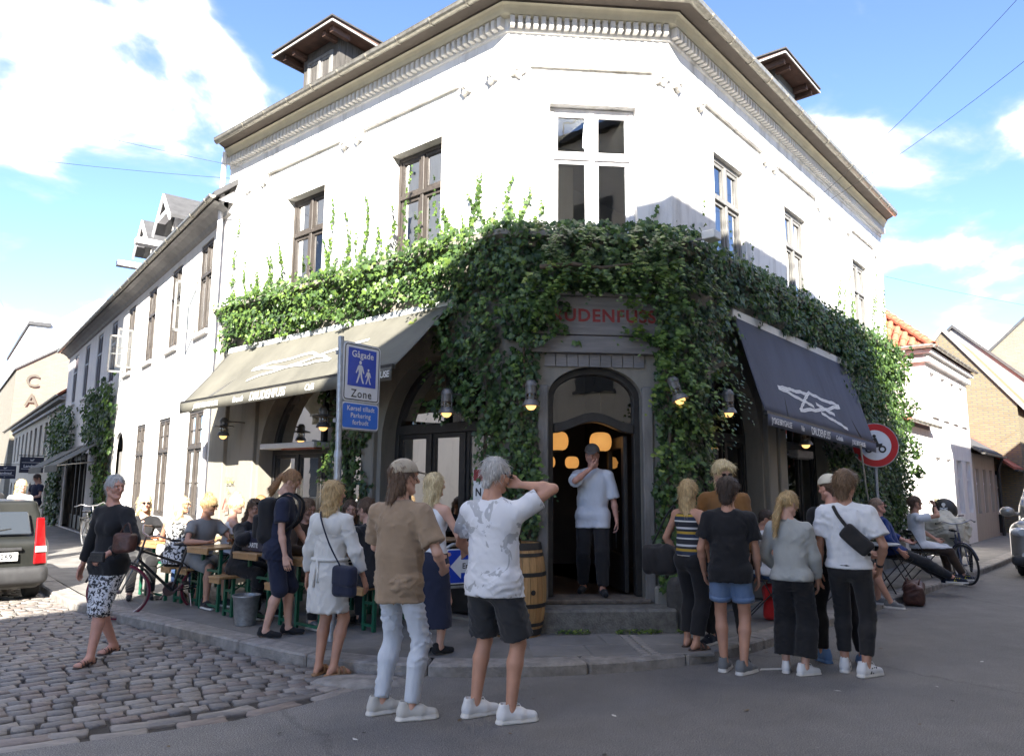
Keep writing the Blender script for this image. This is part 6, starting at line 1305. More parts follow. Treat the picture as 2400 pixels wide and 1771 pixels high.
        for a in range(3):
            b, c = (a+1) % 3, (a+2) % 3; sl0 = [slice(None)]*3; sl1 = [slice(None)]*3; sl0[a] = slice(0, -1); sl1[a] = slice(1, None)
            x = S[tuple(sl0)] != S[tuple(sl1)]; E = np.argwhere(x); E = E[(E[:, b] > 0) & (E[:, c] > 0) & (E[:, b] < n[b]) & (E[:, c] < n[c])]
            def at(db, dc): q = E.copy(); q[:, b] -= db; q[:, c] -= dc; return vid[q[:, 0], q[:, 1], q[:, 2]]
            Q = np.stack([at(1,1), at(0,1), at(0,0), at(1,0)], 1); fl = S[tuple(sl0)][E[:, 0], E[:, 1], E[:, 2]]; Q[~fl] = Q[~fl][:, ::-1]; F.append(Q)
        F = np.concatenate(F); return V, F[(F >= 0).all(1)]
def npmesh(name, V, F, mats, mi=None, smooth=True):
    me = bpy.data.meshes.new(name); F = np.asarray(F); me.vertices.add(len(V)); me.vertices.foreach_set('co', np.asarray(V, float).ravel()); me.loops.add(F.size); me.loops.foreach_set('vertex_index', F.ravel().astype(np.int32))
    me.polygons.add(len(F)); me.polygons.foreach_set('loop_start', np.arange(0, F.size, F.shape[1], dtype=np.int32))
    if mi is not None: me.polygons.foreach_set('material_index', np.asarray(mi, np.int32))
    for m in mats: me.materials.append(m)
    me.update(); me.validate()
    if smooth: me.shade_smooth()
    return me
V3 = lambda *a: np.array(a, float)
def nrm(v): v = np.array(v, float); return v/max(1e-9, np.linalg.norm(v))
def ik(a, c, l1, l2, pole):
    a, c = np.array(a, float), np.array(c, float); d = c-a; L = np.linalg.norm(d); L = min(L, (l1+l2)*.995); u = nrm(d); x = (l1*l1-l2*l2+L*L)/(2*L); h = sqrt(max(0, l1*l1-x*x)); p = np.array(pole, float); p = p-u*(p@u); return a+u*x+nrm(p)*h, a+u*L
def sphere_vf(c, r, n=8, m=6):
    b = MB(); b.lathe([(max(1e-5, r*sin(pi*k/m)), -r*cos(pi*k/m)) for k in range(m+1)], (0,0,0), n, ax='y'); V = np.array(b.V)+np.array(c); return V, [f for f in b.F if len(f) == 4]
# ---- shared head, hand and shoe surfaces
_HC = {}
def head_mesh(fem):
    if fem in _HC: return _HC[fem]
    g = SDF((-.10,-.13,-.16), (.10,.13,.14), .0066); w = .93 if fem else 1.
    g.ell((0,-.015,.035), (.074,.096,.090), .02); g.cone((0,.028,.02), (0,.050,-.080), .060*w, .031*w, .03)
    for s in (-1, 1):
        g.cone((s*.048*w,.0,-.045), (s*.012,.055,-.088), .030, .024*w, .02); g.ell((s*.037,.054,-.018), (.024,.024,.022), .02); g.ell((s*.077,-.008,.0), (.009,.021,.033), .006)
    g.cone((0,-.02,-.06), (0,-.03,-.16), .052*w, .054*w, .03)
    g.cone((-.034,.078,.037), (.034,.078,.037), .013, .013, .015)
    for s in (-1, 1): g.ell((s*.030,.096,.019), (.017,.016,.0085), .009, op='sub')
    g.cone((0,.084,.026), (0,.112*(.98 if fem else 1.02),-.016), .0085, .0130*w, .008); g.ell((.011,.099,-.022), (.008,.010,.007), .005); g.ell((-.011,.099,-.022), (.008,.010,.007), .005)
    g.cone((-.018,.074,-.047), (.018,.074,-.047), .0075, .0075, .006); g.cone((0,.080,-.046), (0,.080,-.047), .007, .007, .006); g.cone((-.014,.0755,-.057), (.014,.0755,-.057), .0078, .0078, .006); g.ell((0,.076,-.090), (.022,.017,.016), .012)
    V, F = g.mesh(); c = V[F].mean(1); mi = np.where((np.abs(c[:, 0]) < .019) & (c[:, 1] > .076) & (c[:, 2] > -.063) & (c[:, 2] < -.043), 1, 0)
    V = [V]; F = [F]; M = [mi]; o = len(V[0])
    def app(v, f, m): nonlocal o; V.append(np.asarray(v)); F.append(np.asarray(f)+o); M.append(np.full(len(f), m)); o += len(v)
    for s in (-1, 1):
        v, f = sphere_vf((s*.030,.0690,.019), .0135); app(v, f, 2); v, f = sphere_vf((s*.030,.0762,.019), .0074); app(v, f, 3)
        b = MB(); b.hexa([(s*.013,.092,.036),(s*.046,.080,.038),(s*.046,.084,.042),(s*.013,.095,.042)], [(s*.013,.088,.042),(s*.046,.076,.045),(s*.046,.078,.047),(s*.013,.090,.047)]); app(b.V, [q for q in b.F], 4)
        b = MB(); b.hexa([(s*.016,.0790,.0240),(s*.045,.0735,.0225),(s*.045,.0765,.0255),(s*.016,.0850,.0270)], [(s*.016,.0760,.0290),(s*.045,.0700,.0270),(s*.045,.0730,.0300),(s*.016,.0810,.0330)]); app(b.V, [q for q in b.F], 0)
    _HC[fem] = (np.concatenate(V), np.concatenate(F), np.concatenate(M)); return _HC[fem]
def hand_mesh(curl, spread=0.):
    key = ('h', curl, spread)
    if key in _HC: return _HC[key]
    g = SDF((-.10,-.08,-.22), (.05,.10,.03), .0062)
    g.cone((0,0,.02), (0,0,-.02), .026, .026, .01, flat=((1,0,0), .72))
    for y in (-.018,.0,.018): g.cone((0,y*.8,-.02), (0,y*1.25,-.088), .019, .0165, .014, flat=((1,0,0), .72))
    for y, L, r in ((.031,.073,.0088),(.0105,.083,.0090),(-.010,.077,.0088),(-.029,.060,.0078)):
        p = V3(-.002, y, -.090); a = curl*.55+.06
        for f, rr in ((.45, r), (.31, r*.95), (.24, r*.86)):
            q = p+V3(-sin(a), spread*(y/.03)*.25, -cos(a))*L*f; g.cone(p, q, rr, rr*.95, .003); p = q; a += curl*.62+.1
    g.cone((-.004,.022,-.022), (-.016,.047,-.052), .015, .012, .012); q = V3(-.022-.012*curl,.058-.012*curl,-.080); g.cone((-.016,.047,-.052), q, .0115, .0098, .004); g.cone(q, q+V3(-.006-.01*curl,.002-.008*curl,-.024), .0098, .0082, .003)
    _HC[key] = g.mesh(); return _HC[key]
def shoe_mesh(kind):
    if kind in _HC: return _HC[kind]
    g = SDF((-.07,-.12,-.01), (.07,.24,.16), .0078)
    if kind in ('sneaker', 'runner'):
        t = .032 if kind == 'runner' else .026
        g.cone((0,-.055,.052), (0,.06,.047), .040, .041, .02, flat=((0,0,1), 1.15)); g.cone((0,.06,.047), (0,.155,.034), .041, .034, .02, flat=((0,0,1), .95)); g.cone((0,-.05,.05), (0,-.045,.108), .038, .037, .02); g.cone((0,.01,.07), (0,.07,.06), .032, .030, .02)
        g.cone((0,-.045,.125), (0,-.04,.07), .026, .026, .006, op='sub')
        s2 = SDF((-.07,-.12,-.01), (.07,.24,.16), .0078); s2.cone((0,-.060,.0), (0,.06,.0), .045, .046, .0); s2.cone((0,.06,.0), (0,.158,.0), .046, .040, .01); s2.plane((0,0,t), (0,0,1)); g.D = np.minimum(g.D, s2.D); g.plane((0,0,.0), (0,0,-1))
        V, F = g.mesh(); c = V[F].mean(1); mi = np.where(c[:, 2] < t-.001, 1, 0)
    elif kind == 'shoe':
        g.cone((0,-.055,.05), (0,.06,.042), .036, .038, .02); g.cone((0,.06,.042), (0,.165,.030), .038, .030, .02); g.cone((0,-.05,.05), (0,-.045,.095), .035, .034, .02); g.plane((0,0,.0), (0,0,-1)); V, F = g.mesh(); c = V[F].mean(1); mi = np.where(c[:, 2] < .018, 1, 0)
    elif kind == 'sandal':
        g.cone((0,-.06,.0), (0,.06,.0), .040, .042, .0); g.cone((0,.06,.0), (0,.155,.0), .042, .040, .01); g.plane((0,0,.024), (0,0,1)); g.plane((0,0,.0), (0,0,-1))
        for y, z in ((.04,.055), (.10,.042)): 
            for j in range(8): a, b = pi*j/8, pi*(j+1)/8; g.cone((.043*cos(a),y+.01*cos(a),.02+(z+.012)*sin(a)), (.043*cos(b),y+.01*cos(b),.02+(z+.012)*sin(b)), .009, .009, .003, flat=((0,1,0), 2.))
        V, F = g.mesh(); c = V[F].mean(1); mi = np.where(c[:, 2] < .022, 1, 0)
    else:   # heeled mule
        g.cone((0,.07,.01), (0,.155,.008), .040, .038, .01, flat=((0,0,1), .35)); g.cone((0,.06,.012), (0,-.055,.052), .036, .034, .01, flat=((0,0,1), .3)); g.cone((0,-.07,.05), (0,-.075,.0), .017, .009, .006)
        for y, z in ((.055,.062), (.085,.055), (.12,.045)):
            for j in range(8): a, b = pi*j/8, pi*(j+1)/8; g.cone((.042*cos(a),y,.015+z*sin(a)), (.042*cos(b),y,.015+z*sin(b)), .006, .006, .003)
        g.plane((0,0,.0), (0,0,-1)); V, F = g.mesh(); mi = np.zeros(len(F))
    _HC[kind] = (V, F, mi); return _HC[kind]
# ---- cloth, hair, skin
def cloth(name, col, rough=.85, bump=.35, bs=9., var=.10, col2=None, ns=4.): return mat('cloth_'+name, col, rough, var, ns, bump, bs, col2=col2, sheen=.15, spec=.25, stretch=(1.5,1.5,.6))
def hairmat(name, c, c2): return mat('hair_'+name, c, .45, .2, 26, .55, 60, col2=c2, stretch=(3.2,3.2,.35), spec=.5)
SKIN = [mat('skin_fair', (.56,.33,.245), .5, .07, 9, .08, 120, spec=.4), mat('skin_tan', (.46,.245,.165), .5, .08, 9, .08, 120, spec=.4), mat('skin_rosy', (.58,.30,.22), .5, .09, 8, .08, 120, spec=.4)]
M_lip = mat('lips', (.45,.20,.155), .45, .05, 20); M_eye = mat('eye_white', (.62,.60,.57), .3, 0); M_iris = mat('iris', (.03,.035,.04), .2, 0)
HB = hairmat('blond', (.38,.25,.11), (.55,.40,.20)); HLB = hairmat('light_blond', (.55,.42,.22), (.70,.58,.36)); HBR = hairmat('brown', (.075,.042,.024), (.13,.075,.042)); HDB = hairmat('dark_brown', (.035,.022,.015), (.06,.038,.026)); HGR = hairmat('grey', (.34,.33,.32), (.52,.51,.49)); HRB = hairmat('reddish_blond', (.24,.12,.05), (.36,.20,.09)); HMB = hairmat('mid_brown', (.12,.07,.038), (.19,.115,.06))
M_lens = mat('dark_lens', (.012,.012,.014), .08, 0, spec=.8)
FIG = 0
def lightm(m):
    nm = m.name+'_light'
    if nm not in _MC:
        c = m.copy(); c.name = nm
        for nd in c.node_tree.nodes:
            if nd.type == 'VALTORGB':
                for e in nd.color_ramp.elements: e.color = tuple(min(.9, x*1.45+.01) for x in e.color[:3])+(1,)
        _MC[nm] = c
    return _MC[nm]
def person(label, xy, az, H=1.75, z=0., fem=False, skin=0, fat=1., res=.0165, lean=0., side=0., twist=0., pelvis=None, feet=((-.10,.0,-8),(.10,.0,8)), lift=(0,0), hands=None, poles=None, thumbs=None, curls=(.35,.35), head=(0,0,0), hair=None, hairm=None, wear=(), shoes=None, glasses=None, cap=None, kneeout=0.):
    """feet: (x,y,toe-out deg) per side [left,right]; hands: wrist targets; head: yaw(+ = to own right), pitch(+ = down), roll"""
    global FIG; FIG += 1
    t = thing('person', label, 'person', (xy[0], xy[1], z), az2rz(az)); s = H/1.78; sk = SKIN[skin]
    seated = pelvis is not None
    P0 = V3(*(pelvis or (0,0,.935)))*s if not seated else V3(*pelvis)
    cl, sl_ = cos(radians(lean)), sin(radians(lean)); cs, ss = cos(radians(side)), sin(radians(side)); ct, st = cos(radians(twist)), sin(radians(twist))
    up = nrm((ss, sl_, cl*cs)); rx = nrm(V3(ct, -st, 0)-up*(V3(ct, -st, 0)@up)); fy = np.cross(up, rx)
    L = lambda x, y, zz: P0+(rx*x+fy*y+up*zz)*s
    shw = .158 if fem else .182
    C = L(0,.005,.36); N = L(0,-.012,.545); SH = [L(-shw,-.008,.448), L(shw,-.008,.448)]
    hipw = .092; HP = [P0+V3(-hipw,0,-.02)*s, P0+V3(hipw,0,-.02)*s]
    if seated: HP = [P0+V3(-hipw,.02,-.02)*s, P0+V3(hipw,.02,-.02)*s]
    AN = []; KN = []; 
    for i in (0, 1):
        fx, fy_, to = feet[i]; a, c = HP[i], V3(fx, fy_, .078+lift[i])*s if not seated else V3(fx, fy_, .078*s+lift[i]); k, c2 = ik(a, c, .435*s, .425*s, V3((-1 if i == 0 else 1)*(kneeout+sin(radians(abs(to)))*.5), 1, .15)); KN.append(k); AN.append(c2)
    hands = hands or ((-.27,.02,.80),(.27,.02,.80)); poles = poles or ((-.5,-1,-.1),(.5,-1,-.1)); EL = []; WR = []
    for i in (0, 1): k, c2 = ik(SH[i], V3(*hands[i])*s, .292*s, .252*s, poles[i]); EL.append(k); WR.append(c2)
    # --- head frame
    yaw, pit, rol = [radians(q) for q in head]; R0 = np.stack([rx, np.cross(V3(0,0,1)*.6+up*.4, rx), nrm(V3(0,0,1)*.6+up*.4)], 1); R0[:, 1] = nrm(np.cross(R0[:, 2], R0[:, 0])); R0[:, 0] = np.cross(R0[:, 1], R0[:, 2])
    Ry = np.array([[cos(yaw), sin(yaw), 0], [-sin(yaw), cos(yaw), 0], [0, 0, 1]]); Rp = np.array([[1, 0, 0], [0, cos(pit), sin(pit)], [0, -sin(pit), cos(pit)]]); Rr = np.array([[cos(rol), 0, sin(rol)], [0, 1, 0], [-sin(rol), 0, cos(rol)]])
    RH = R0 @ Ry @ Rp @ Rr; hs = s*(1.0 if not fem else .97); HC_ = N+R0 @ V3(0,.022,.150)*s+RH @ V3(0,.012,.0)*s
    hx = lambda V: HC_+(np.asarray(V)*hs) @ RH.T
    # --- body
    pts = np.stack(HP+KN+AN+SH+EL+WR+[N, P0]); g = SDF(pts.min(0)-.20*s, pts.max(0)+V3(.2,.2,.1)*s, res); F_ = fat; fl = (fy, .74)
    g.cone(HP[0], HP[1], .074*s*F_, .074*s*F_, .03, flat=(fy, 1.25)); g.cone(P0, L(0,0,.17), .128*s*F_, .118*s*F_, .04, flat=fl); g.cone(L(0,0,.17), C, .118*s*F_, .138*s*F_*(.92 if fem else 1), .04, flat=fl); [g.cone(L(0,-.012,.495), q, .052*s, .050*s, .04) for q in SH]; g.cone(L(-.06,-.012,.40), L(.06,-.012,.40), .098*s*F_*(.92 if fem else 1), .098*s*F_*(.92 if fem else 1), .04, flat=fl)
    if fem:
        for q in (-.058,.058): g.ell(L(q,.078,.31), V3(.052,.040,.052)*s, .03)
    g.cone(L(0,-.012,.50), HC_+RH @ V3(0,-.02,-.06)*s, (.050 if fem else .060)*s, (.047 if fem else .055)*s, .03)
    for i in (0, 1):
        g.ell(HP[i]+V3((.02 if i == 0 else -.02),-.040,-.035)*s, V3(.070,.066,.078)*s*F_, .03); g.cone(HP[i], KN[i], .078*s*F_, .053*s, .03); kd = AN[i]-KN[i]; back = -nrm(np.cross(np.cross(kd, V3(0,1,0)), kd))*.012*s
        m = KN[i]+kd*.30-nrm(V3(0,1,0)-nrm(kd)*(V3(0,1,0)@nrm(kd)))*.014*s; g.cone(KN[i], m, .052*s, .055*s, .02); g.cone(m, AN[i], .055*s, .034*s, .02)
        to = radians(feet[i][2]); fd = V3(sin(to), cos(to), 0); hl = AN[i]-fd*.035*s+V3(0,0,-.045)*s; sl2 = .78 if shoes and shoes[0] in ('sneaker','runner','shoe') else 1.; bl = AN[i]+fd*.12*s*sl2+V3(0,0,-.052+.012*(1-sl2)*4)*s; g.cone(AN[i], hl, .034*s, .030*s, .015); g.cone(AN[i]+V3(0,0,-.015)*s, bl, .034*s, .026*s*sl2, .02); g.cone(bl-np.cross(fd, V3(0,0,1))*.02*s*sl2, bl+np.cross(fd, V3(0,0,1))*.02*s*sl2+fd*.02*s*sl2, .022*s*sl2, .020*s*sl2, .015)
        g.cone(SH[i], EL[i], .047*s*F_, .034*s, .03); fd2 = WR[i]-EL[i]; g.cone(EL[i], EL[i]+fd2*.3, .033*s, .037*s*F_, .02); g.cone(EL[i]+fd2*.3, WR[i], .037*s*F_, .0245*s, .02, flat=None)
    V, F = g.mesh(); VV = [V]; FF = [F]; MM = [np.zeros(len(F))]; o = len(V)
    v, f, m = head_mesh(fem); VV.append(hx(v)); FF.append(f+o); MM.append(m); o += len(v)
    for i in (0, 1):
        d = nrm(WR[i]-EL[i]); th = V3(*(thumbs[i] if thumbs and thumbs[i] else (0,1,0))); th = nrm(th-d*(th@d)); sx = 1 if i else -1; zz = -d; xx = np.cross(th, zz)*1.; v, f = hand_mesh(curls[i]); v = v*s*.98; v2 = WR[i]+np.outer(v[:, 0]*sx, xx)+np.outer(v[:, 1], th)+np.outer(v[:, 2], zz); VV.append(v2); FF.append((f if i else f[:, ::-1])+o); MM.append(np.zeros(len(f))); o += len(v)
    me = npmesh('body', np.concatenate(VV), np.concatenate(FF), [sk, M_lip, M_eye, M_iris, hairm or HBR], np.concatenate(MM)); child('body', me, t)
    J = dict(P0=P0, C=C, N=N, SH=SH, HP=HP, KN=KN, AN=AN, EL=EL, WR=WR, L=L, s=s, up=up, rx=rx, fy=fy, RH=RH, HC=HC_, hx=hx, fem=fem, fat=fat, root=t, res=res, seated=seated, hs=hs, H=H)
    for w in wear: garment(J, **w)
    if shoes:
        kind, mats = shoes
        for i in (0, 1):
            v, f, mi = shoe_mesh(kind); to = radians(feet[i][2]); fd = V3(sin(to), cos(to), 0); r = np.cross(fd, V3(0,0,1)); sc = s*(.92 if fem else 1.02); b = AN[i]+V3(0,0,-.078)*s
            me = npmesh(kind, b+np.outer(v[:, 0]*sc, r)+np.outer(v[:, 1]*sc, fd)+np.outer(v[:, 2]*sc, V3(0,0,1)), f, mats[:2], mi); so = child(kind if kind != 'runner' else 'sneaker', me, t)
            if kind in ('sneaker', 'runner') and len(mats) > 2:
                k = MB(lambda x, y, z_: b+r*x*sc+fd*y*sc+V3(0,0,1)*z_*sc)
                for q in range(4): k.tube([(-.026,.03+q*.022,.094-q*.007),(0,.032+q*.022,.102-q*.007),(.026,.03+q*.022,.094-q*.007)], .004, 5)
                k.tube([(0,.03,.10),(.02,.05,.125),(.03,.065,.10)], .003, 4); k.tube([(0,.03,.10),(-.02,.05,.125),(-.03,.065,.10)], .003, 4); k.build('laces', mats[2], so, world=False)
            if len(mats) > 3:
                for sx in (-1, 1):
                    for q in range(3): k = MB(lambda x, y, z_: b+r*x*sc+fd*y*sc+V3(0,0,1)*z_*sc); y0 = .0+q*.026; k.hexa([(sx*.043,y0,.030),(sx*.043,y0+.013,.030),(sx*.036,y0+.013,.030),(sx*.036,y0,.030)], [(sx*.039,y0+.022,.082),(sx*.039,y0+.034,.080),(sx*.030,y0+.034,.080),(sx*.030,y0+.022,.082)]); k.build('stripe', mats[3], so, world=False)
    if hair: do_hair(J, hair, hairm)
    if cap: do_cap(J, *cap)
    if glasses: do_glasses(J, glasses)
    return J
def garment(J, kind, m, name=None, loose=.014, hem=None, sleeve=None, leg=None, wr=.004, seed=None, rh=None, neck=0., flare=0., detail=None, mats=None, mif=None, cut=None):
    s, L, P0, up, fy, rx, fat, fem = J['s'], J['L'], J['P0'], J['up'], J['fy'], J['rx'], J['fat'], J['fem']; HP, KN, AN, SH, EL, WR = (J[k] for k in ('HP','KN','AN','SH','EL','WR')); d = loose*s; fl = (fy, .76); seed = seed if seed is not None else FIG*7
    pts = np.stack(HP+KN+AN+SH+EL+WR+[J['N'], P0]); g = SDF(pts.min(0)-.22*s, pts.max(0)+V3(.22,.22,.06)*s, J['res'])
    cr = .93 if fem else 1.
    if kind in ('top', 'coat'):
        hm = -.10 if hem is None else hem; Hm = L(0,-.002,hm)
        rw = (.124 if fem else .140)*s*fat; rhm = (rh*s if rh else (.160 if fem else .168)*s*fat); cw = (.134 if fem else .152)*s*fat
        g.cone(Hm, L(0,-.006,.17), rhm+d, rw+d*1.2, .02, flat=(fy, .74), ca=True); g.cone(L(0,-.004,.17), L(0,.0,.34), rw+d*1.2, cw+d, .03, flat=(fy, .72)); g.cone(L(-.06,-.012,.395), L(.06,-.012,.395), .100*s*fat*cr+d, .100*s*fat*cr+d, .04, flat=fl)
        if fem:
            for q in (-.058,.058): g.ell(L(q,.078,.31), V3(.056,.044,.056)*s+d*.5, .035)
        if sleeve is None or sleeve > 0:
            [g.cone(L(0,-.012,.492), q, .050*s+d*.5, .050*s+d*.6, .035) for q in SH]
        if neck: g.cone(L(0,-.012,.50), L(0,-.008,.50+neck), .066*s, .063*s, .012, cb=True)
        sv = .55 if sleeve is None else sleeve
        for i in (0, 1):
            if sv <= 0: continue
            if sv <= 1: e = SH[i]+(EL[i]-SH[i])*sv; g.cone(SH[i], e, .050*s*fat+d*.8, .047*s*fat+d*1.3, .03, cb=True)
            else:
                g.cone(SH[i], EL[i], .050*s*fat+d*.8, .042*s*fat+d, .03); e = EL[i]+(WR[i]-EL[i])*(sv-1); g.cone(EL[i], e, .043*s*fat+d, (.043-.012*(sv-1))*s*fat+d, .02, cb=True)
        if kind == 'coat':      # skirt of the coat falls straight
            q = P0+V3(0,0,-.02)*s; e = V3(P0[0], P0[1]-.01*s, leg*s); g.cone(q, e, .166*s+d, .172*s+flare*s+d, .04, flat=(fy, .80), cb=True)
    elif kind == 'trousers':
        t = 1.95 if leg is None else leg; g.cone(HP[0], HP[1], .076*s*fat+d, .076*s*fat+d, .03, flat=(fy, 1.22)); g.cone(P0+up*.0, L(0,0,.075), .136*s*fat+d, .128*s*fat+d, .03, flat=(fy, .78), cb=True)
        for i in (0, 1):
            g.ell(HP[i]+V3((.02 if i == 0 else -.02),-.040,-.035)*s, V3(.070,.066,.078)*s*fat+d*.7, .03)
            if t <= 1: e = HP[i]+(KN[i]-HP[i])*t; g.cone(HP[i], e, .080*s*fat+d, (.080-.018*t)*s*fat+d+flare*s, .03, cb=True)
            else:
                g.cone(HP[i], KN[i], .080*s*fat+d, .057*s*fat+d+flare*s*.5, .03); e = KN[i]+(AN[i]-KN[i])*(t-1); kd = nrm(AN[i]-KN[i]); m_ = KN[i]+(AN[i]-KN[i])*.30-nrm(V3(0,1,0)-kd*(V3(0,1,0)@kd))*.012*s
                if t > 1.35: g.cone(KN[i], m_, .058*s*fat+d+flare*s*.5, .058*s*fat+d+flare*s*.6, .02); g.cone(m_, e, .058*s*fat+d+flare*s*.6, (.058-.018*(t-1))*s*fat+d+flare*s, .02, cb=True)
                else: g.cone(KN[i], e, .058*s*fat+d+flare*s*.5, .055*s*fat+d+flare*s, .02, cb=True)
    elif kind == 'skirt':
        a = L(0,0,.10); e = V3((AN[0][0]+AN[1][0])/2, (AN[0][1]+AN[1][1])/2*.6, leg*s); g.cone(a, P0+V3(0,0,-.06)*s, .124*s+d, .162*s+d, .03, flat=(fy, .80), ca=True); g.cone(P0+V3(0,0,-.06)*s, e, .162*s+d, .162*s+flare*s+d, .03, flat=(fy, .84), cb=True)
    if cut: 
        for c in cut: g.plane(c[0], c[1])
    if wr:
        tr = kind == 'trousers'; g.noise(wr*.35, 22, seed, 5, (1,1,1))
        if tr: g.folds(wr*1.5, 62, (.45,.45,1.5), seed+1, .8, 7., -.2); J['trD'] = g.D.copy()
        else: g.folds(wr*1.5, 40, (1.3,.9,.55), seed+2, .9, 6., -.1); g.folds(wr*.9, 58, (.7,.7,1.), seed+5, .9, 8., .1)
        if not tr and 'trD' in J and kind in ('top',) and (hem is None or hem < 0):
            hm = -.10 if hem is None else hem; Hm = L(0,-.002,hm); X, Y, Z = g.coords(); pl = (Hm[0]-X)*up[0]+(Hm[1]-Y)*up[1]+(Hm[2]-Z)*up[2]
            g.D = np.minimum(g.D, np.maximum(np.maximum(J['trD']-.010*s, pl), -pl-.30*s).astype(np.float32))
    V, F = g.mesh(); mi = None
    if mats: c = V[F].mean(1); mi = mif(c, J)
    me = npmesh(name or kind, V, F, mats or [m], mi); return child(name or {'top':'shirt','coat':'coat','trousers':'trousers','skirt':'skirt'}[kind], me, J['root'])
def do_hair(J, style, m):
    g = SDF((-.16,-.20,-.50 if style in ('long','pony','tied') else -.26), (.16,.15,.22), .0088); fem = J['fem']
    g.ell((0,-.018,.042), (.083,.104,.096), .01)
    if style in ('short', 'crop'): g.cone((0,-.06,.0), (0,-.072,-.055), .06, .045, .03, flat=((0,1,0), .6))
    if style == 'mop':
        g.ell((0,-.01,.06), (.094,.115,.095), .02); g.cone((0,-.06,.0), (0,-.07,-.075), .075, .055, .03, flat=((0,1,0), .7)); g.cone((-.05,.06,.085), (.05,.07,.08), .04, .035, .03)
    if style in ('bob', 'long'):
        e = -.16 if style == 'bob' else -.36
        for x in (-.062,.062): g.cone((x,-.02,.02), (x*1.12,-.02 if style == 'bob' else -.035,e), .042, .036 if style == 'bob' else .028, .03, flat=((1,0,0), .75))
        g.cone((0,-.07,.02), (0,-.082,e-.02), .085, .075 if style == 'bob' else .055, .04, flat=((0,1,0), .5))
    if style == 'mullet': g.cone((0,-.065,.0), (0,-.085,-.13), .075, .055, .03, flat=((0,1,0), .6)); g.cone((-.055,-.03,.0), (-.055,-.05,-.09), .035, .03, .02); g.cone((.055,-.03,.0), (.055,-.05,-.09), .035, .03, .02)
    if style in ('pony', 'tied'): g.cone((0,-.10,.045), (0,-.125,.01), .035, .026, .02); g.cone((0,-.125,.01), (.01,-.145,-.16), .028, .036, .015); g.cone((.01,-.145,-.16), (.005,-.125,-.38 if style == 'pony' else -.24), .036, .014, .02)
    if style == 'bun': g.ell((0,-.03,.155), (.042,.042,.036), .02); g.ell((0,-.01,.05), (.085,.105,.097), .01)
    g.ell((0,.112,-.035), (.066,.075,.098), .012, op='sub')
    if style in ('short', 'crop', 'bun', 'pony', 'tied', 'mullet', 'mop'):
        for x in (-.085,.085): g.ell((x,.018,-.020), (.030,.036,.045), .01, op='sub')
    if style == 'crop': g.plane((0,-.08,-.075), (0,-.35,-1)); g.plane((0,.085,.075), (0,1,-.55))
    else: g.plane((0,.093,.070), (0,1,-.50))
    amp = .0015 if style == 'crop' else .0035
    X, Y, Z = g.coords(); th = np.arctan2(X, -(Y+.01)); g.D = g.D+(amp*np.sin(th*34+3*np.sin(Z*22)+2*np.sin(Z*47+th*3))).astype(np.float32)+(amp*.8*np.sin(th*61+5*np.sin(Z*15))).astype(np.float32); g.noise(amp*1.1, 60, FIG, 4)
    if style in ('bob', 'long'): g.D = g.D+(.006*np.sin(Z*38+2*np.sin(th*3))*np.clip(-Z*6, 0, 1)).astype(np.float32)
    V, F = g.mesh(); ho = child('hair', npmesh('hair', J['hx'](V), F, [m]), J['root'])
    # loose strands lying on the mass
    ns = {'crop': 420, 'short': 800, 'mop': 1000}.get(style, 1400); r = np.random.RandomState(FIG+9); n = np.cross(V[F[:, 1]]-V[F[:, 0]], V[F[:, 3]]-V[F[:, 0]]); n /= np.maximum(1e-9, np.linalg.norm(n, axis=1, keepdims=True)); c = V[F].mean(1); ok = np.nonzero((c[:, 2] > V[:, 2].min()+.02))[0]; pick = r.choice(ok, ns); P = c[pick]; Nn = n[pick]
    fl_ = P-V3(0,-.05,.14); fl_[:, 2] = -np.abs(fl_[:, 2])*.2-np.where(P[:, 2] > .09, .02, .10); fl_ = fl_+r.normal(0, .016, fl_.shape); T_ = fl_-Nn*np.sum(fl_*Nn, 1, keepdims=True); T_ /= np.maximum(1e-9, np.linalg.norm(T_, axis=1, keepdims=True)); W = np.cross(T_, Nn)
    ln = r.uniform(.025, .065, ns)[:, None]*(.4 if style == 'crop' else 1.); w_ = r.uniform(.0011, .0024, ns)[:, None]; q0 = P+Nn*.001; q1 = P+T_*ln*.5+Nn*(r.uniform(.002, .007, ns)[:, None]*(.5 if style == 'crop' else 1)); q2 = P+T_*ln+Nn*r.uniform(-.002, .006, ns)[:, None]+V3(0,0,-1)*ln*.12
    SV = np.stack([q0-W*w_, q0+W*w_, q1+W*w_, q1-W*w_, q2], 1).reshape(-1, 3); b0 = np.arange(ns)[:, None]*5; SF = np.concatenate([b0+np.array([[0, 1, 2, 3]]), b0+np.array([[3, 2, 4, 4]])]); SF = np.concatenate([b0+np.array([[0, 1, 2]]), b0+np.array([[0, 2, 3]]), b0+np.array([[3, 2, 4]])])
    lt = lightm(m); smi = np.tile((r.uniform(0, 1, ns) < .4).astype(int), 3); so = child('strands', npmesh('strands', J['hx'](SV), SF, [m, lt], smi, smooth=False), ho); so['kind'] = 'stuff'
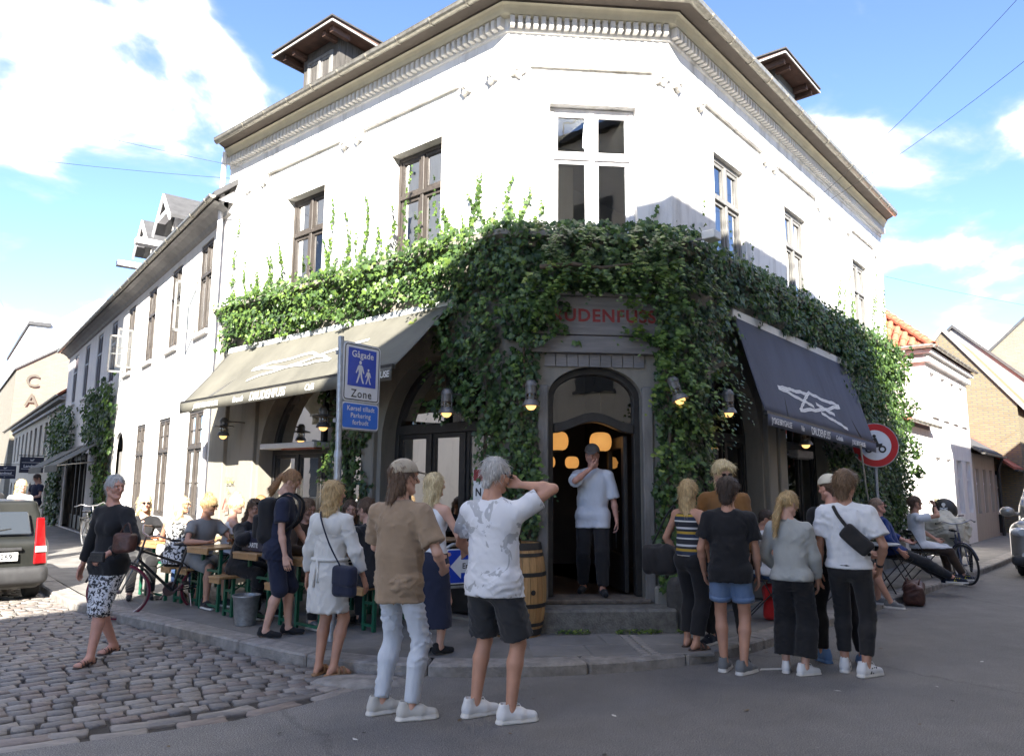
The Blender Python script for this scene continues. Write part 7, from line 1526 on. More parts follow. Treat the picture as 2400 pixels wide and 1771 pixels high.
def do_cap(J, m, back=False, style='cap'):
    g = SDF((-.12,-.15,-.02), (.12,.24,.18), .0065); sg = -1 if back else 1; g.ell((0,-.010,.052), (.093,.112,.098), .01); g.plane((0,0,.045), (0,sg*.08,-1)); V, F = g.mesh(); c = child('cap', npmesh('cap', J['hx'](V), F, [m]), J['root'])
    g = SDF((-.12,-.26,.0), (.12,.26,.14), .0055)
    if style == 'cap': g.cone((0,sg*.085,.058), (0,sg*.150,.048), .070, .048, .01, flat=((0,0,1), .085))
    else: g.cone((0,.075,.060), (0,.115,.050), .070, .058, .01, flat=((0,0,1), .12))
    V, F = g.mesh(); child('visor', npmesh('visor', J['hx'](V), F, [m]), c)
def do_glasses(J, kind):
    up = .075 if kind == 'ontop' else 0.; m = M_lens; k = MB(lambda x, y, z: tuple(J['hx'](np.array([[x, y, z]]))[0])); yy = .10 if not up else .085
    for q in (-1, 1):
        P = [(q*.031+.023*cos(a), yy-.004*abs(cos(a)), .018+up+.017*sin(a)) for a in [2*pi*j/12 for j in range(12)]]; k.hexa(P, [(x, y+.004, z) for x, y, z in P]); k.tube([(q*.054,yy-.01,.024+up),(q*.080,.02,.022+up*1.1),(q*.084,-.02,.018+up*1.1)], .0028, 5)
    k.bar((-.01,yy+.002,.022+up), (.01,yy+.002,.022+up), .005, .004); k.build('glasses', m, J['root'], world=False)
def patmat(name, cols, kind, scale, rough=.85):
    """printed cloth: stripes by height, or blotches"""
    m = bpy.data.materials.new('cloth_'+name); m.use_nodes = True; nt = m.node_tree; N = nt.nodes.new; K = nt.links.new; b = nt.nodes['Principled BSDF']; tc = N('ShaderNodeTexCoord'); r = N('ShaderNodeValToRGB'); r.color_ramp.interpolation = 'CONSTANT'
    if kind == 'stripe':
        sp = N('ShaderNodeSeparateXYZ'); K(tc.outputs['Object'], sp.inputs[0]); a = N('ShaderNodeMath'); a.operation = 'MULTIPLY'; a.inputs[1].default_value = scale; K(sp.outputs[2], a.inputs[0]); f = N('ShaderNodeMath'); f.operation = 'FRACT'; K(a.outputs[0], f.inputs[0]); K(f.outputs[0], r.inputs[0])
    else:
        n = N('ShaderNodeTexNoise'); n.inputs['Scale'].default_value = scale; n.inputs['Detail'].default_value = 3 if kind == 'spot' else 6; n.inputs['Distortion'].default_value = .8 if kind == 'spot' else 2.2; K(tc.outputs['Object'], n.inputs['Vector']); K(n.outputs['Fac'], r.inputs[0])
    e = r.color_ramp.elements
    while len(e) < len(cols): e.new(.5)
    for q, (p, c) in enumerate(cols): e[q].position = p; e[q].color = (*c, 1)
    K(r.outputs[0], b.inputs['Base Color']); b.inputs['Roughness'].default_value = rough
    n2 = N('ShaderNodeTexNoise'); n2.inputs['Scale'].default_value = 10; K(tc.outputs['Object'], n2.inputs['Vector']); bp = N('ShaderNodeBump'); bp.inputs['Strength'].default_value = .3; bp.inputs['Distance'].default_value = .02; K(n2.outputs['Fac'], bp.inputs['Height']); K(bp.outputs[0], b.inputs['Normal']); return m
BLK = cloth('black', (.014,.014,.016)); BLK2 = cloth('soft_black', (.022,.021,.022)); NVY = cloth('navy', (.018,.022,.045)); WHT = cloth('white', (.66,.67,.69)); WHT2 = cloth('cool_white', (.62,.65,.70)); CHR = cloth('charcoal', (.030,.031,.034)); GRY = cloth('light_grey', (.36,.37,.355)); TAU = cloth('taupe', (.27,.195,.130)); WJN = cloth('white_denim', (.52,.56,.62), bump=.6, bs=14); DNM = cloth('denim', (.085,.145,.27), col2=(.16,.23,.36)); JNS = cloth('blue_jeans', (.04,.075,.17)); BRN = cloth('rust_brown', (.215,.105,.036)); OLV = cloth('olive_grey', (.11,.115,.10)); CTN = cloth('pale_trench', (.56,.55,.52), bump=.5); BLU = cloth('royal_blue', (.018,.040,.155)); GTE = cloth('grey_tee', (.24,.24,.235)); DBR = cloth('dark_brown', (.05,.032,.022)); CAPB = cloth('beige_cap', (.40,.345,.26)); CAPG = cloth('grey_cap', (.10,.088,.078)); CAPC = cloth('cream_cap', (.60,.56,.45))
LEO = patmat('leopard', [(0,(.03,.03,.035)),(.49,(.62,.62,.64))], 'spot', 42); FLO = patmat('black_white_floral', [(0,(.03,.03,.03)),(.50,(.70,.69,.68))], 'spot', 24); PLM = patmat('faded_palm', [(0,(.66,.67,.70)),(.56,(.40,.41,.43)),(.70,(.66,.67,.70))], 'palm', 3.4); STB = patmat('navy_breton', [(0,(.03,.03,.04)),(.55,(.60,.58,.55))], 'stripe', 28); STM = patmat('multi_stripe', [(0,(.02,.022,.03)),(.30,(.60,.60,.58)),(.38,(.02,.03,.06)),(.60,(.40,.26,.03)),(.74,(.02,.022,.03)),(.88,(.55,.56,.58))], 'stripe', 6.2)
RW = mat('rubber_white', (.62,.60,.56), .6, .08, 12); LTH = mat('brown_leather', (.075,.030,.022), .5, .35, 9, .5, 24); LBK = mat('black_leather', (.016,.016,.018), .42, .25, 9, .4, 22); OFFW = cloth('offwhite_shoe', (.50,.485,.45)); SW = cloth('white_shoe', (.66,.66,.66)); LNV = cloth('navy_strap_leather', (.014,.018,.038)); SBLU = cloth('blue_suede', (.12,.22,.42)); GSH = cloth('grey_knit', (.16,.165,.17)); NSH = cloth('navy_shoe', (.02,.025,.04)); SDL = mat('tan_leather', (.28,.16,.08), .6, .2, 10); SDB = mat('dark_sandal', (.05,.03,.022), .6, .2, 10)
YEL = cloth('yellow_stripe', (.55,.48,.05))
T = lambda m, **k: dict(kind='top', m=m, **k)
Tr = lambda m, **k: dict(kind='trousers', m=m, **k)
# ---------------- standing
J1 = person('woman with short grey hair walking over the setts in black jacket and leopard trousers', (-3.72,6.98), 196, 1.70, 0, True, 2, feet=((-.04,.17,0),(.05,-.20,6)), lift=(0,.035), hands=((-.20,.24,1.02),(.40,-.06,.80)), poles=((-.8,-.6,-.2),(.5,-1,.1)), thumbs=((1,.2,.3),None), curls=(1.0,.4), head=(-74,4,0), hair='short', hairm=HGR, res=.0145,
  wear=[Tr(LEO, leg=1.10, loose=.020, flare=.018, wr=.005), T(BLK, hem=-.13, sleeve=1.86, loose=.020, wr=.005, name='jacket')], shoes=('mule', [SDB, SDB]))
J2 = person('young man in taupe T-shirt, pale jeans and beige cap with his back turned', (-.80,5.43), 38, 1.80, 0, False, 0, twist=-14, feet=((-.13,-.02,22),(.13,.02,34)), hands=((-.20,.24,1.02),(.20,.24,1.0)), poles=((-1,-.8,-.3),(1,-.8,-.3)), curls=(.9,.9), head=(34,2,0), hair='mullet', hairm=HBR, res=.0128, cap=(CAPB,),
  wear=[Tr(WJN, leg=1.92, loose=.010, wr=.010), T(TAU, hem=-.16, sleeve=.80, loose=.030, wr=.006, rh=.150)], shoes=('runner', [OFFW, RW]))
J3 = person('grey-haired man in white T-shirt with faded print and dark shorts touching his ear', (-.12,5.38), 36, 1.83, 0, False, 1, fat=1.10, twist=-14, feet=((-.14,-.01,24),(.14,.02,34)), hands=((-.22,.22,1.02),(.13,.13,1.57)), poles=((-1,-.6,-.3),(1,-.15,-.75)), thumbs=((0,.6,1),(-.6,.2,.6)), curls=(.8,.7), head=(30,8,4), hair='short', hairm=HGR, res=.0128, glasses='on',
  wear=[Tr(CHR, leg=.90, loose=.022, flare=.020, wr=.007), T(PLM, hem=-.12, sleeve=.62, loose=.020, wr=.006)], shoes=('runner', [SW, RW, SW]))
J4 = person('blonde woman in pale belted trench dress standing by the kerb with her back turned', (-1.57,6.55), 22, 1.66, 0, True, 1, feet=((-.075,0,-4),(.085,.0,30)), hands=((-.29,.06,.84),(.31,.10,.86)), poles=((-.6,-1,0),(.8,-1,0)), head=(26,2,0), hair='bob', hairm=HB, res=.0135, glasses='ontop',
  wear=[dict(kind='coat', m=CTN, hem=-.05, sleeve=1.78, loose=.020, leg=.56, flare=.012, wr=.007, neck=.03, name='trench_dress')], shoes=('sandal', [SDL, SDL]))
J5 = person('woman in navy T-shirt and shorts leaning over the beer tables with a backpack', (-2.38,7.66), 84, 1.68, PV, True, 0, lean=9, feet=((-.08,.14,0),(.09,-.06,4)), hands=((-.20,.32,.86),(.25,.14,.80)), poles=((-.6,-1,0),(.4,-1,0)), head=(8,24,0), hair='tied', hairm=HRB, res=.0145,
  wear=[Tr(NVY, leg=1.02, loose=.022, flare=.016, wr=.006), T(NVY, hem=-.14, sleeve=.66, loose=.024, wr=.006)], shoes=('shoe', [BLK, BLK]))
J6 = person('blonde woman in sleeveless white top and long navy skirt behind the man in the cap', (-.72,6.92), 34, 1.64, PV, True, 0, feet=((-.08,0,-5),(.09,.03,14)), hands=((-.16,.26,.98),(.20,.24,.98)), poles=((-1,-.7,-.2),(1,-.7,-.2)), head=(18,0,0), hair='bob', hairm=HLB,
  wear=[dict(kind='skirt', m=NVY, leg=.26, flare=.04, loose=.014, wr=.006), T(WHT, hem=.03, sleeve=0, loose=.012)], shoes=('shoe', [BLK, BLK]))
p = fC(1.08,-.36,0)
J7 = person('chef in white jacket and flat cap standing in the doorway wiping his mouth', (p[0],p[1]), 186, 1.73, .385, False, 2, feet=((-.11,.16,-10),(.12,-.10,14)), hands=((-.29,.03,.82),(.02,.20,1.47)), poles=((-.6,-1,0),(1,.1,-.75)), thumbs=(None,(-.3,.3,1)), curls=(.8,.6), head=(6,10,0), hair='crop', hairm=HBR, cap=(CAPG,False,'flat'), fat=1.06,
  wear=[Tr(BLK2, leg=1.93, loose=.022, wr=.006), T(WHT2, hem=-.17, sleeve=.95, loose=.026, wr=.006, neck=.04, rh=.158, name='chef_jacket')], shoes=('shoe', [BLK, BLK]))
J8 = person('woman with long wavy blond hair in striped top and black trousers beside the guard stone', (1.72,7.22), 52, 1.60, PV, True, 1, feet=((-.09,.04,-8),(.09,-.05,16)), hands=((-.24,.10,.92),(.22,.06,.93)), poles=((-1,-1,0),(1,-1,0)), head=(4,0,0), hair='long', hairm=HB,
  wear=[Tr(BLK, leg=1.82, loose=.012, flare=.022), T(STM, hem=.02, sleeve=0, loose=.010, cut=None)], shoes=('sandal', [SDB, SDB]))
J9 = person('young man in black T-shirt and denim shorts with his back turned', (1.97,6.76), 16, 1.71, 0, False, 1, feet=((-.08,.04,14),(.09,-.04,36)), hands=((-.24,.12,.88),(.25,.12,.86)), poles=((-.8,-1,0),(.8,-1,0)), head=(18,2,0), hair='mop', hairm=HDB, res=.0138,
  wear=[Tr(DNM, leg=.62, loose=.016, flare=.012, wr=.005), T(BLK, hem=-.13, sleeve=.66, loose=.024, wr=.006)], shoes=('runner', [GSH, RW, BLK]))
J10 = person('tall blond man in rust brown jacket facing the young man in black', (2.12,7.42), 206, 1.78, PV, False, 0, feet=((-.15,.02,-16),(.15,.04,18)), hands=((-.24,.14,.86),(.24,.14,.86)), poles=((-.8,-1,0),(.8,-1,0)), head=(-34,10,0), hair='mop', hairm=HLB, glasses='on',
  wear=[Tr(CHR, leg=1.92, loose=.016), T(OLV, hem=-.08, sleeve=0, loose=.012), T(BRN, hem=-.16, sleeve=1.9, loose=.028, wr=.007, neck=.03, name='jacket')], shoes=('sneaker', [NSH, RW, RW]))
J12 = person('woman with long blond ponytail in light grey sweater and wide black trousers', (2.51,6.74), 28, 1.60, 0, True, 0, feet=((-.09,.02,-4),(.09,-.03,44)), hands=((-.16,.22,.98),(.22,.18,.86)), poles=((-1,-.8,-.2),(.8,-1,0)), head=(40,14,0), hair='pony', hairm=HB, res=.0138,
  wear=[Tr(BLK, leg=1.80, loose=.022, flare=.042, wr=.006), T(GRY, hem=-.05, sleeve=1.85, loose=.024, wr=.006, neck=.035, rh=.15, name='sweater')], shoes=('sneaker', [SW, RW, SW]))
J13 = person('man in black with cream cap worn backwards behind the sling bag man', (3.08,7.16), 352, 1.75, 0, False, 2, feet=((-.13,.05,-6),(.17,-.12,20)), hands=((-.24,.12,.9),(.25,.1,.88)), head=(-16,4,0), hair='crop', hairm=HBR, cap=(CAPC,True),
  wear=[Tr(BLK, leg=1.9, loose=.012), T(BLK, hem=-.10, sleeve=1.9, loose=.022, name='jacket')], shoes=('sneaker', [SBLU, SBLU, SW]))
J14 = person('young man in white T-shirt and black trousers wearing a black sling bag', (3.03,6.74), 34, 1.78, 0, False, 1, feet=((-.09,.06,-6),(.10,-.05,30)), hands=((-.27,.06,.82),(.23,.12,.92)), poles=((-.6,-1,0),(.9,-1,0)), head=(14,0,0), hair='mop', hairm=HMB, res=.0138,
  wear=[Tr(BLK2, leg=1.78, loose=.014, wr=.006), T(WHT, hem=-.03, sleeve=.72, loose=.030, wr=.006, rh=.15)], shoes=('sneaker', [SW, RW, SW, NSH]))
# ---------------- seated on the right
SIT = (0,-.03,.565)
p = fR(5.15,.95,0); J15 = person('seated man in royal blue sweater leaning back with legs stretched out', (p[0],p[1]), 100, 1.80, PV, False, 2, lean=-20, pelvis=SIT, feet=((-.08,.86,8),(.06,.98,14)), hands=((-.16,.20,.70),(.30,-.02,.56)), poles=((-1,-.6,0),(.8,-1,0)), head=(4,-6,0), hair='crop', hairm=hairmat('stubble', (.26,.17,.11), (.33,.22,.15)), glasses='on', wear=[Tr(CHR, leg=1.9, loose=.016), T(BLU, hem=-.04, sleeve=1.7, loose=.018, wr=.006, name='sweater')], shoes=('sneaker', [NSH, RW, NSH, YEL]))
p = fR(6.75,.95,0); J16 = person('seated man in white T-shirt drinking from a glass', (p[0],p[1]), 100, 1.78, PV, False, 1, lean=-2, pelvis=SIT, feet=((-.12,.46,-6),(.14,.60,10)), lift=(0,.0), hands=((-.14,.30,.66),(.04,.26,1.22)), poles=((-1,-.5,0),(1,.1,-.7)), thumbs=(None,(-.2,.2,1)), curls=(.8,1.1), head=(0,-6,0), hair='short', hairm=HBR, wear=[Tr(DBR, leg=1.9, loose=.016), T(WHT, hem=-.06, sleeve=.62, loose=.020)], shoes=('sneaker', [NSH, RW, NSH, YEL]))
p = fR(1.0,.55,0); J11 = person('seated boy in white T-shirt and blue jeans behind the woman with the ponytail', (p[0],p[1]), 112, 1.52, PV, False, 1, lean=6, pelvis=(0,-.03,.55), feet=((-.10,.40,0),(.12,.44,10)), hands=((-.10,.32,.74),(.10,.32,.74)), poles=((-1,-.5,0),(1,-.5,0)), head=(0,18,0), hair='crop', hairm=HDB, wear=[Tr(JNS, leg=1.85, loose=.016), T(WHT, hem=-.05, sleeve=.6, loose=.020)], shoes=('sneaker', [GSH, RW]))
p = fR(2.95,.85,0); J17 = person('seated person in dark clothes with bare shins and grey sneakers behind the sling bag man', (p[0],p[1]), 128, 1.70, PV, True, 1, lean=4, pelvis=SIT, feet=((-.14,.36,0),(.10,.56,6)), hands=((-.14,.34,.70),(.14,.34,.70)), poles=((-1,-.5,0),(1,-.5,0)), head=(0,10,0), hair='bob', hairm=HDB, wear=[Tr(CHR, leg=.85, loose=.018), T(BLK, hem=-.05, sleeve=.6, loose=.02)], shoes=('runner', [GSH, RW, SW]))
# ---------------- seated at the beer tables
def sit(label, u, v, az, **k):
    p = fL(u, v, 0); d = dict(H=1.70, z=PV, pelvis=SIT, lean=6, feet=((-.12,.40,-6),(.12,.38,6)), hands=((-.17,.40,.83),(.17,.40,.83)), poles=((-1,-.4,-.5),(1,-.4,-.5)), res=.018); d.update(k); return person(label, (p[0], p[1]), az, **d)
sit('seated blonde woman in black top and sunglasses at the table farthest up the street', 5.1, 1.62, 150, fem=True, hair='bob', hairm=HLB, glasses='on', head=(-6,0,0), wear=[Tr(BLK), T(BLK, sleeve=1.9)], shoes=('shoe', [BLK, BLK]))
sit('seated person with tied blond hair in grey shirt beside the woman in sunglasses', 5.1, 1.16, 132, fem=True, hair='tied', hairm=HB, head=(50,0,0), wear=[Tr(JNS), T(GTE)], shoes=('shoe', [BLK, BLK]))
sit('seated blonde woman in black and white patterned sleeveless top with her back turned', 4.12, 1.60, 8, fem=True, skin=1, hair='bob', hairm=HLB, glasses='on', head=(58,0,0), lean=2, feet=((-.14,.34,0),(.14,.30,8)), hands=((-.16,.30,.80),(.22,.24,.72)), wear=[Tr(BLK, leg=1.7), T(FLO, sleeve=0, hem=-.08, loose=.02)], shoes=('sandal', [SDB, SDB]))
sit('seated man with hair bun, sunglasses and grey T-shirt resting his forearms on the table', 3.8, 1.46, 126, skin=1, hair='bun', hairm=HB, glasses='on', head=(-26,4,0), lean=12, wear=[Tr(CHR, leg=.95), T(GTE, loose=.02)], shoes=('sneaker', [BLK, RW]))
sit('seated woman with pinned up light blond hair beside the man with the hair bun', 3.8, 1.06, 60, fem=True, hair='bun', hairm=HLB, head=(20,6,0), wear=[Tr(BLK), T(WHT, sleeve=0)], shoes=('shoe', [BLK, BLK]))
sit('seated red-haired man in sunglasses nearest the wall on the middle bench', 3.8, .66, 140, skin=2, hair='crop', hairm=HRB, glasses='on', wear=[Tr(JNS), T(NVY)], shoes=('sneaker', [BLK, RW]))
sit('seated woman in black jacket with sunglasses pushed up on her brown hair', 2.74, 1.50, 118, fem=True, skin=1, hair='tied', hairm=HBR, glasses='ontop', head=(10,2,0), lean=16, hands=((-.14,.42,.82),(.10,.38,1.02)), wear=[Tr(BLK), T(BLK, sleeve=1.9, loose=.03, wr=.008, name='jacket')], shoes=('sneaker', [BLK, SW]))
sit('seated woman with long brown hair in dark brown jacket at the table with the carafe', 1.76, 1.36, 129, fem=True, hair='long', hairm=HMB, head=(0,14,0), wear=[Tr(BLK), T(DBR, sleeve=1.9, loose=.02, name='jacket')], shoes=('sneaker', [GSH, RW]))
sit('seated woman in black and white striped top looking towards the street', 1.62, .86, 158, fem=True, hair='long', hairm=HBR, head=(6,2,0), lean=14, feet=((-.12,.30,-6),(.12,.32,6)), hands=((-.10,.34,.86),(.06,.36,.88)), wear=[Tr(BLK), T(STB, sleeve=1.7, loose=.016)], shoes=('shoe', [BLK, BLK]))
sit('seated bearded man in black suit on the bench beside the ivy', .85, 1.10, -48, H=1.78, hair='short', hairm=HBR, head=(-12,6,0), lean=18, hands=((-.14,.44,.85),(.14,.40,.85)), wear=[Tr(BLK2), T(BLK, hem=-.14, sleeve=1.92, loose=.026, wr=.007, name='suit_jacket')], shoes=('shoe', [BLK, BLK]))
# ---------------- up the street
p = fL2(13.4,1.15,0); person('man in dark T-shirt standing by the small shop awnings looking down', (p[0],p[1]), 200, 1.78, PV, hair='short', hairm=HDB, head=(0,30,0), hands=((-.16,.30,1.05),(.18,.28,1.05)), res=.02, wear=[Tr(BLK), T(NVY)], shoes=('shoe', [BLK, BLK]))
person('blonde woman up the street beyond the parked car', (-9.3,14.1), 150, 1.68, 0, True, hair='long', hairm=HLB, head=(-20,14,0), res=.02, wear=[Tr(JNS), T(GRY, sleeve=1.8)], shoes=('shoe', [BLK, BLK]))
person('dark-haired person in sunglasses up the street beyond the parked car', (-10.0,14.3), 165, 1.72, 0, True, hair='bob', hairm=HDB, glasses='on', res=.02, wear=[Tr(BLK), T(BLK, sleeve=1.8)], shoes=('shoe', [BLK, BLK]))
# ================================================================== VEHICLES
M_tyre = mat('tyre', (.018,.018,.019), .85, .2, 20, .3, 60); M_rimm = mat('alloy', (.38,.38,.39), .35, .15, 10, metal=.8); M_cglass = mat('car_glass', (.045,.055,.07), .06, 0, spec=.8); M_plastic = mat('bumper_plastic', (.030,.030,.032), .6, .2, 12); M_redl = mat('tail_light_red', (.26,.006,.008), .15, .1, 20, coat=.5); M_clear = mat('lamp_clear', (.55,.56,.58), .12, .1, 20, spec=.8, coat=.6)
def car_wheel(t, x, y, r=.29, w=.18):
    k = MB(); P = [(r*.62,-w/2),(r*.9,-w/2),(r,-w/2+.03),(r,w/2-.03),(r*.9,w/2),(r*.62,w/2)]; k.lathe(P, (x,y,r), 28, ax='x', closed=True); wh = k.build('wheel', M_tyre, t, smooth=50, world=False)
    k = MB(); k.lathe([(0,-.02),(r*.2,-.03),(r*.6,.0),(r*.63,w*.4),(r*.63,-w*.4)], (x+(w*.30 if x > 0 else -w*.30),y,r), 24, ax='x'); k.build('rim', M_rimm, wh, smooth=50, world=False)
def loft(prof, W, bev):
    """side profile [(y,z)] extruded across the width with tumblehome W(z)"""
    b = MB(); n = len(prof); L = [(-W(z), y, z) for y, z in prof]; R = [(W(z), y, z) for y, z in prof]
    b.hexa(L, R); return b
def left_car():
    az = -40; c = Vector((-6.36,10.40,0)); rt = azd(az+90); fw = azd(az); ctr = c-rt*.80+fw*1.75       # local +y forward, rear at y=-1.75
    paint = mat('dark_green_paint', (.011,.012,.010), .42, .12, 6, coat=.15)
    t = thing('parked_car', 'dark grey-green hatchback seen from behind beside the kerb on the setts', 'car', (ctr.x, ctr.y, 0), az2rz(az))
    g = SDF((-.85,-1.85,.15), (.85,1.85,1.40), .032); g.box((0,0,.53), (.79,1.74,.36), .16); cb = SDF((-.85,-1.85,.15), (.85,1.85,1.40), .032); cb.box((0,-.45,.95), (.71,1.28,.40), .16); cb.plane((0,.35,1.1), (0,.62,.78)); cb.plane((0,-1.62,.9), (0,-.985,.17)); cb.plane((.74,0,.9), (.96,0,.28)); cb.plane((-.74,0,.9), (-.96,0,.28))
    h = np.clip(.5+.5*(g.D-cb.D)/.07, 0, 1); g.D = (g.D*(1-h)+cb.D*h-.07*h*(1-h)).astype(np.float32)
    for y in (-1.15,1.12):
        for x in (-.8,.8): g.cone((x*.7,y,.30), (x*1.2,y,.30), .35, .35, .02, op='sub')
    V, F = g.mesh(); me = npmesh('body', V, F, [paint]); bo = child('body', me, t)
    for x in (-.68,.68):
        for y in (-1.15,1.12): car_wheel(t, x, y)
    # tailgate glass, lamps, plate, bumper
    def pan(P, dz, m, nm, par=None):
        k = MB(); nn = (Vector(P[1])-Vector(P[0])).cross(Vector(P[2])-Vector(P[0])).normalized()*dz; k.hexa(P, [tuple(Vector(p)+nn) for p in P]); return k.build(nm, m, par or t, world=False, bevel=.012)
    rw = pan([(-.56,-1.695,.90),(.56,-1.695,.90),(.50,-1.635,1.20),(-.50,-1.635,1.20)], .022, M_cglass, 'rear_window')
    k = MB(); k.bar((-.05,-1.73,.93),(.32,-1.70,.98),.012); k.build('wiper', M_fblack, rw, world=False)
    for s in (-1, 1):
        l = pan([(s*.60,-1.745,.50),(s*.76,-1.715,.50),(s*.70,-1.655,1.12),(s*.60,-1.68,1.12)][::s], .035, M_redl, 'tail_light'); pan([(s*.61,-1.778,.66),(s*.75,-1.748,.66),(s*.745,-1.735,.74),(s*.61,-1.765,.74)][::s], .012, M_clear, 'reversing_lamp', l)
    k = MB(); bx = SDF((-.9,-1.95,.1), (.9,-1.3,.6), .03); bx.box((0,-1.55,.36), (.80,.24,.13), .09); V, F = bx.mesh(); child('bumper', npmesh('bumper', V, F, [M_plastic]), t)
    pl = pan([(-.10,-1.792,.56),(.42,-1.792,.56),(.42,-1.78,.67),(-.10,-1.78,.67)], .008, M_swht, 'number_plate'); V, F = textmesh('AF 40 269', .092, bold=.001); MB(lambda x, y, z: (.16+x, -1.803, .615+y)).raw(V, F).build('lettering', M_sblk, pl, world=False, fix=False)
    MB().box(-.30,.46,-1.80,-1.76,.69,.735).build('plate_trim', M_plastic, t, world=False, bevel=.01)
    k = MB(); k.tube([(0,-.9,1.34),(0,-1.05,1.52)], .006, 5); k.build('aerial', M_fblack, t, world=False)
left_car()
def right_van():
    az = 221; t = thing('parked_van', 'silver grey van parked by the kerb facing the crossing', 'van', (11.26,14.90,0), az2rz(az)); paint = mat('silver_grey_paint', (.27,.255,.235), .3, .08, 6, coat=.7, metal=.5)
    g = SDF((-.95,-2.2,.15), (.95,2.2,1.9), .034); g.box((0,0,.62), (.87,2.08,.42), .20); cb = SDF((-.95,-2.2,.15), (.95,2.2,1.9), .034); cb.box((0,-.6,1.25), (.84,1.48,.58), .18); cb.plane((0,.95,1.22), (0,.62,.78)); cb.plane((.86,0,1.1), (.97,0,.2)); cb.plane((-.86,0,1.1), (-.97,0,.2)); g.cone((-.55,1.15,.90), (.55,1.15,.90), .22, .22, .15); h = np.clip(.5+.5*(g.D-cb.D)/.10, 0, 1); g.D = (g.D*(1-h)+cb.D*h-.10*h*(1-h)).astype(np.float32)
    for y in (-1.3,1.35):
        for x in (-.9,.9): g.cone((x*.72,y,.32), (x*1.2,y,.32), .385, .385, .02, op='sub')
    V, F = g.mesh(); c = V[F].mean(1); pd = (c-np.array((0,.95,1.22))) @ (np.array((0,.62,.78))/np.linalg.norm((.62,.78))); ws = (np.abs(pd) < .035) & (np.abs(c[:, 0]) < .70) & (c[:, 2] > 1.10) & (c[:, 2] < 1.70); sidew = (np.abs(c[:, 0]) > .70) & (c[:, 2] > 1.12) & (c[:, 2] < 1.58) & (c[:, 1] > -1.6) & (c[:, 1] < .62)
    child('body', npmesh('body', V, F, [paint, M_cglass], np.where(ws | sidew, 1, 0)), t)
    for x in (-.74,.74):
        for y in (-1.3,1.35): car_wheel(t, x, y, .31, .2)
    for s in (-1, 1):
        hl = SDF((-1,1.4,.5), (1,2.3,1.2), .018); hl.ell((s*.68,1.93,.84), (.18,.22,.105), .02); V, F = hl.mesh(); l = child('headlight', npmesh('headlight', V, F, [M_clear]), t); k = MB(); k.lathe([(0,.0),(.055,.01),(.06,.03)], (s*.64,2.135,.84), 16, ax='y'); k.build('lamp_bowl', M_rimm, l, world=False)
        fl_ = MB(); fl_.lathe([(.0,.0),(.05,.0),(.065,.02)], (s*.62,2.075,.42), 16, ax='y'); f = fl_.build('fog_light', M_clear, t, world=False)
        m = SDF((-1.3,.3,.9), (1.3,1.2,1.5), .018); m.ell((s*1.02,.78,1.18), (.13,.06,.10), .01); m.cone((s*.80,.70,1.13), (s*.98,.76,1.15), .035, .03, .02); V, F = m.mesh(); child('wing_mirror', npmesh('wing_mirror', V, F, [paint if s > 0 else paint]), t)
    for q in range(4): MB().box(-.42,.42,2.07,2.10,.62+q*.055,.645+q*.055).build('grille_bar', M_plastic, t, world=False, bevel=.006)
    MB().box(-.5,.5,2.05,2.085,.58,.86).build('grille', M_fblack, t, world=False, bevel=.02); 
    for q in range(3): MB().box(-.40,.40,2.08,2.105,.33+q*.05,.352+q*.05).build('lower_grille_bar', M_plastic, t, world=False)
    bl = SDF((-1,1.5,.15), (1,2.3,.5), .03); bl.box((0,1.85,.33), (.86,.27,.10), .08); V, F = bl.mesh(); child('bumper', npmesh('bumper', V, F, [M_plastic]), t)
    MB().box(-.26,.26,2.10,2.115,.47,.57).build('number_plate', M_swht, t, world=False)
right_van()
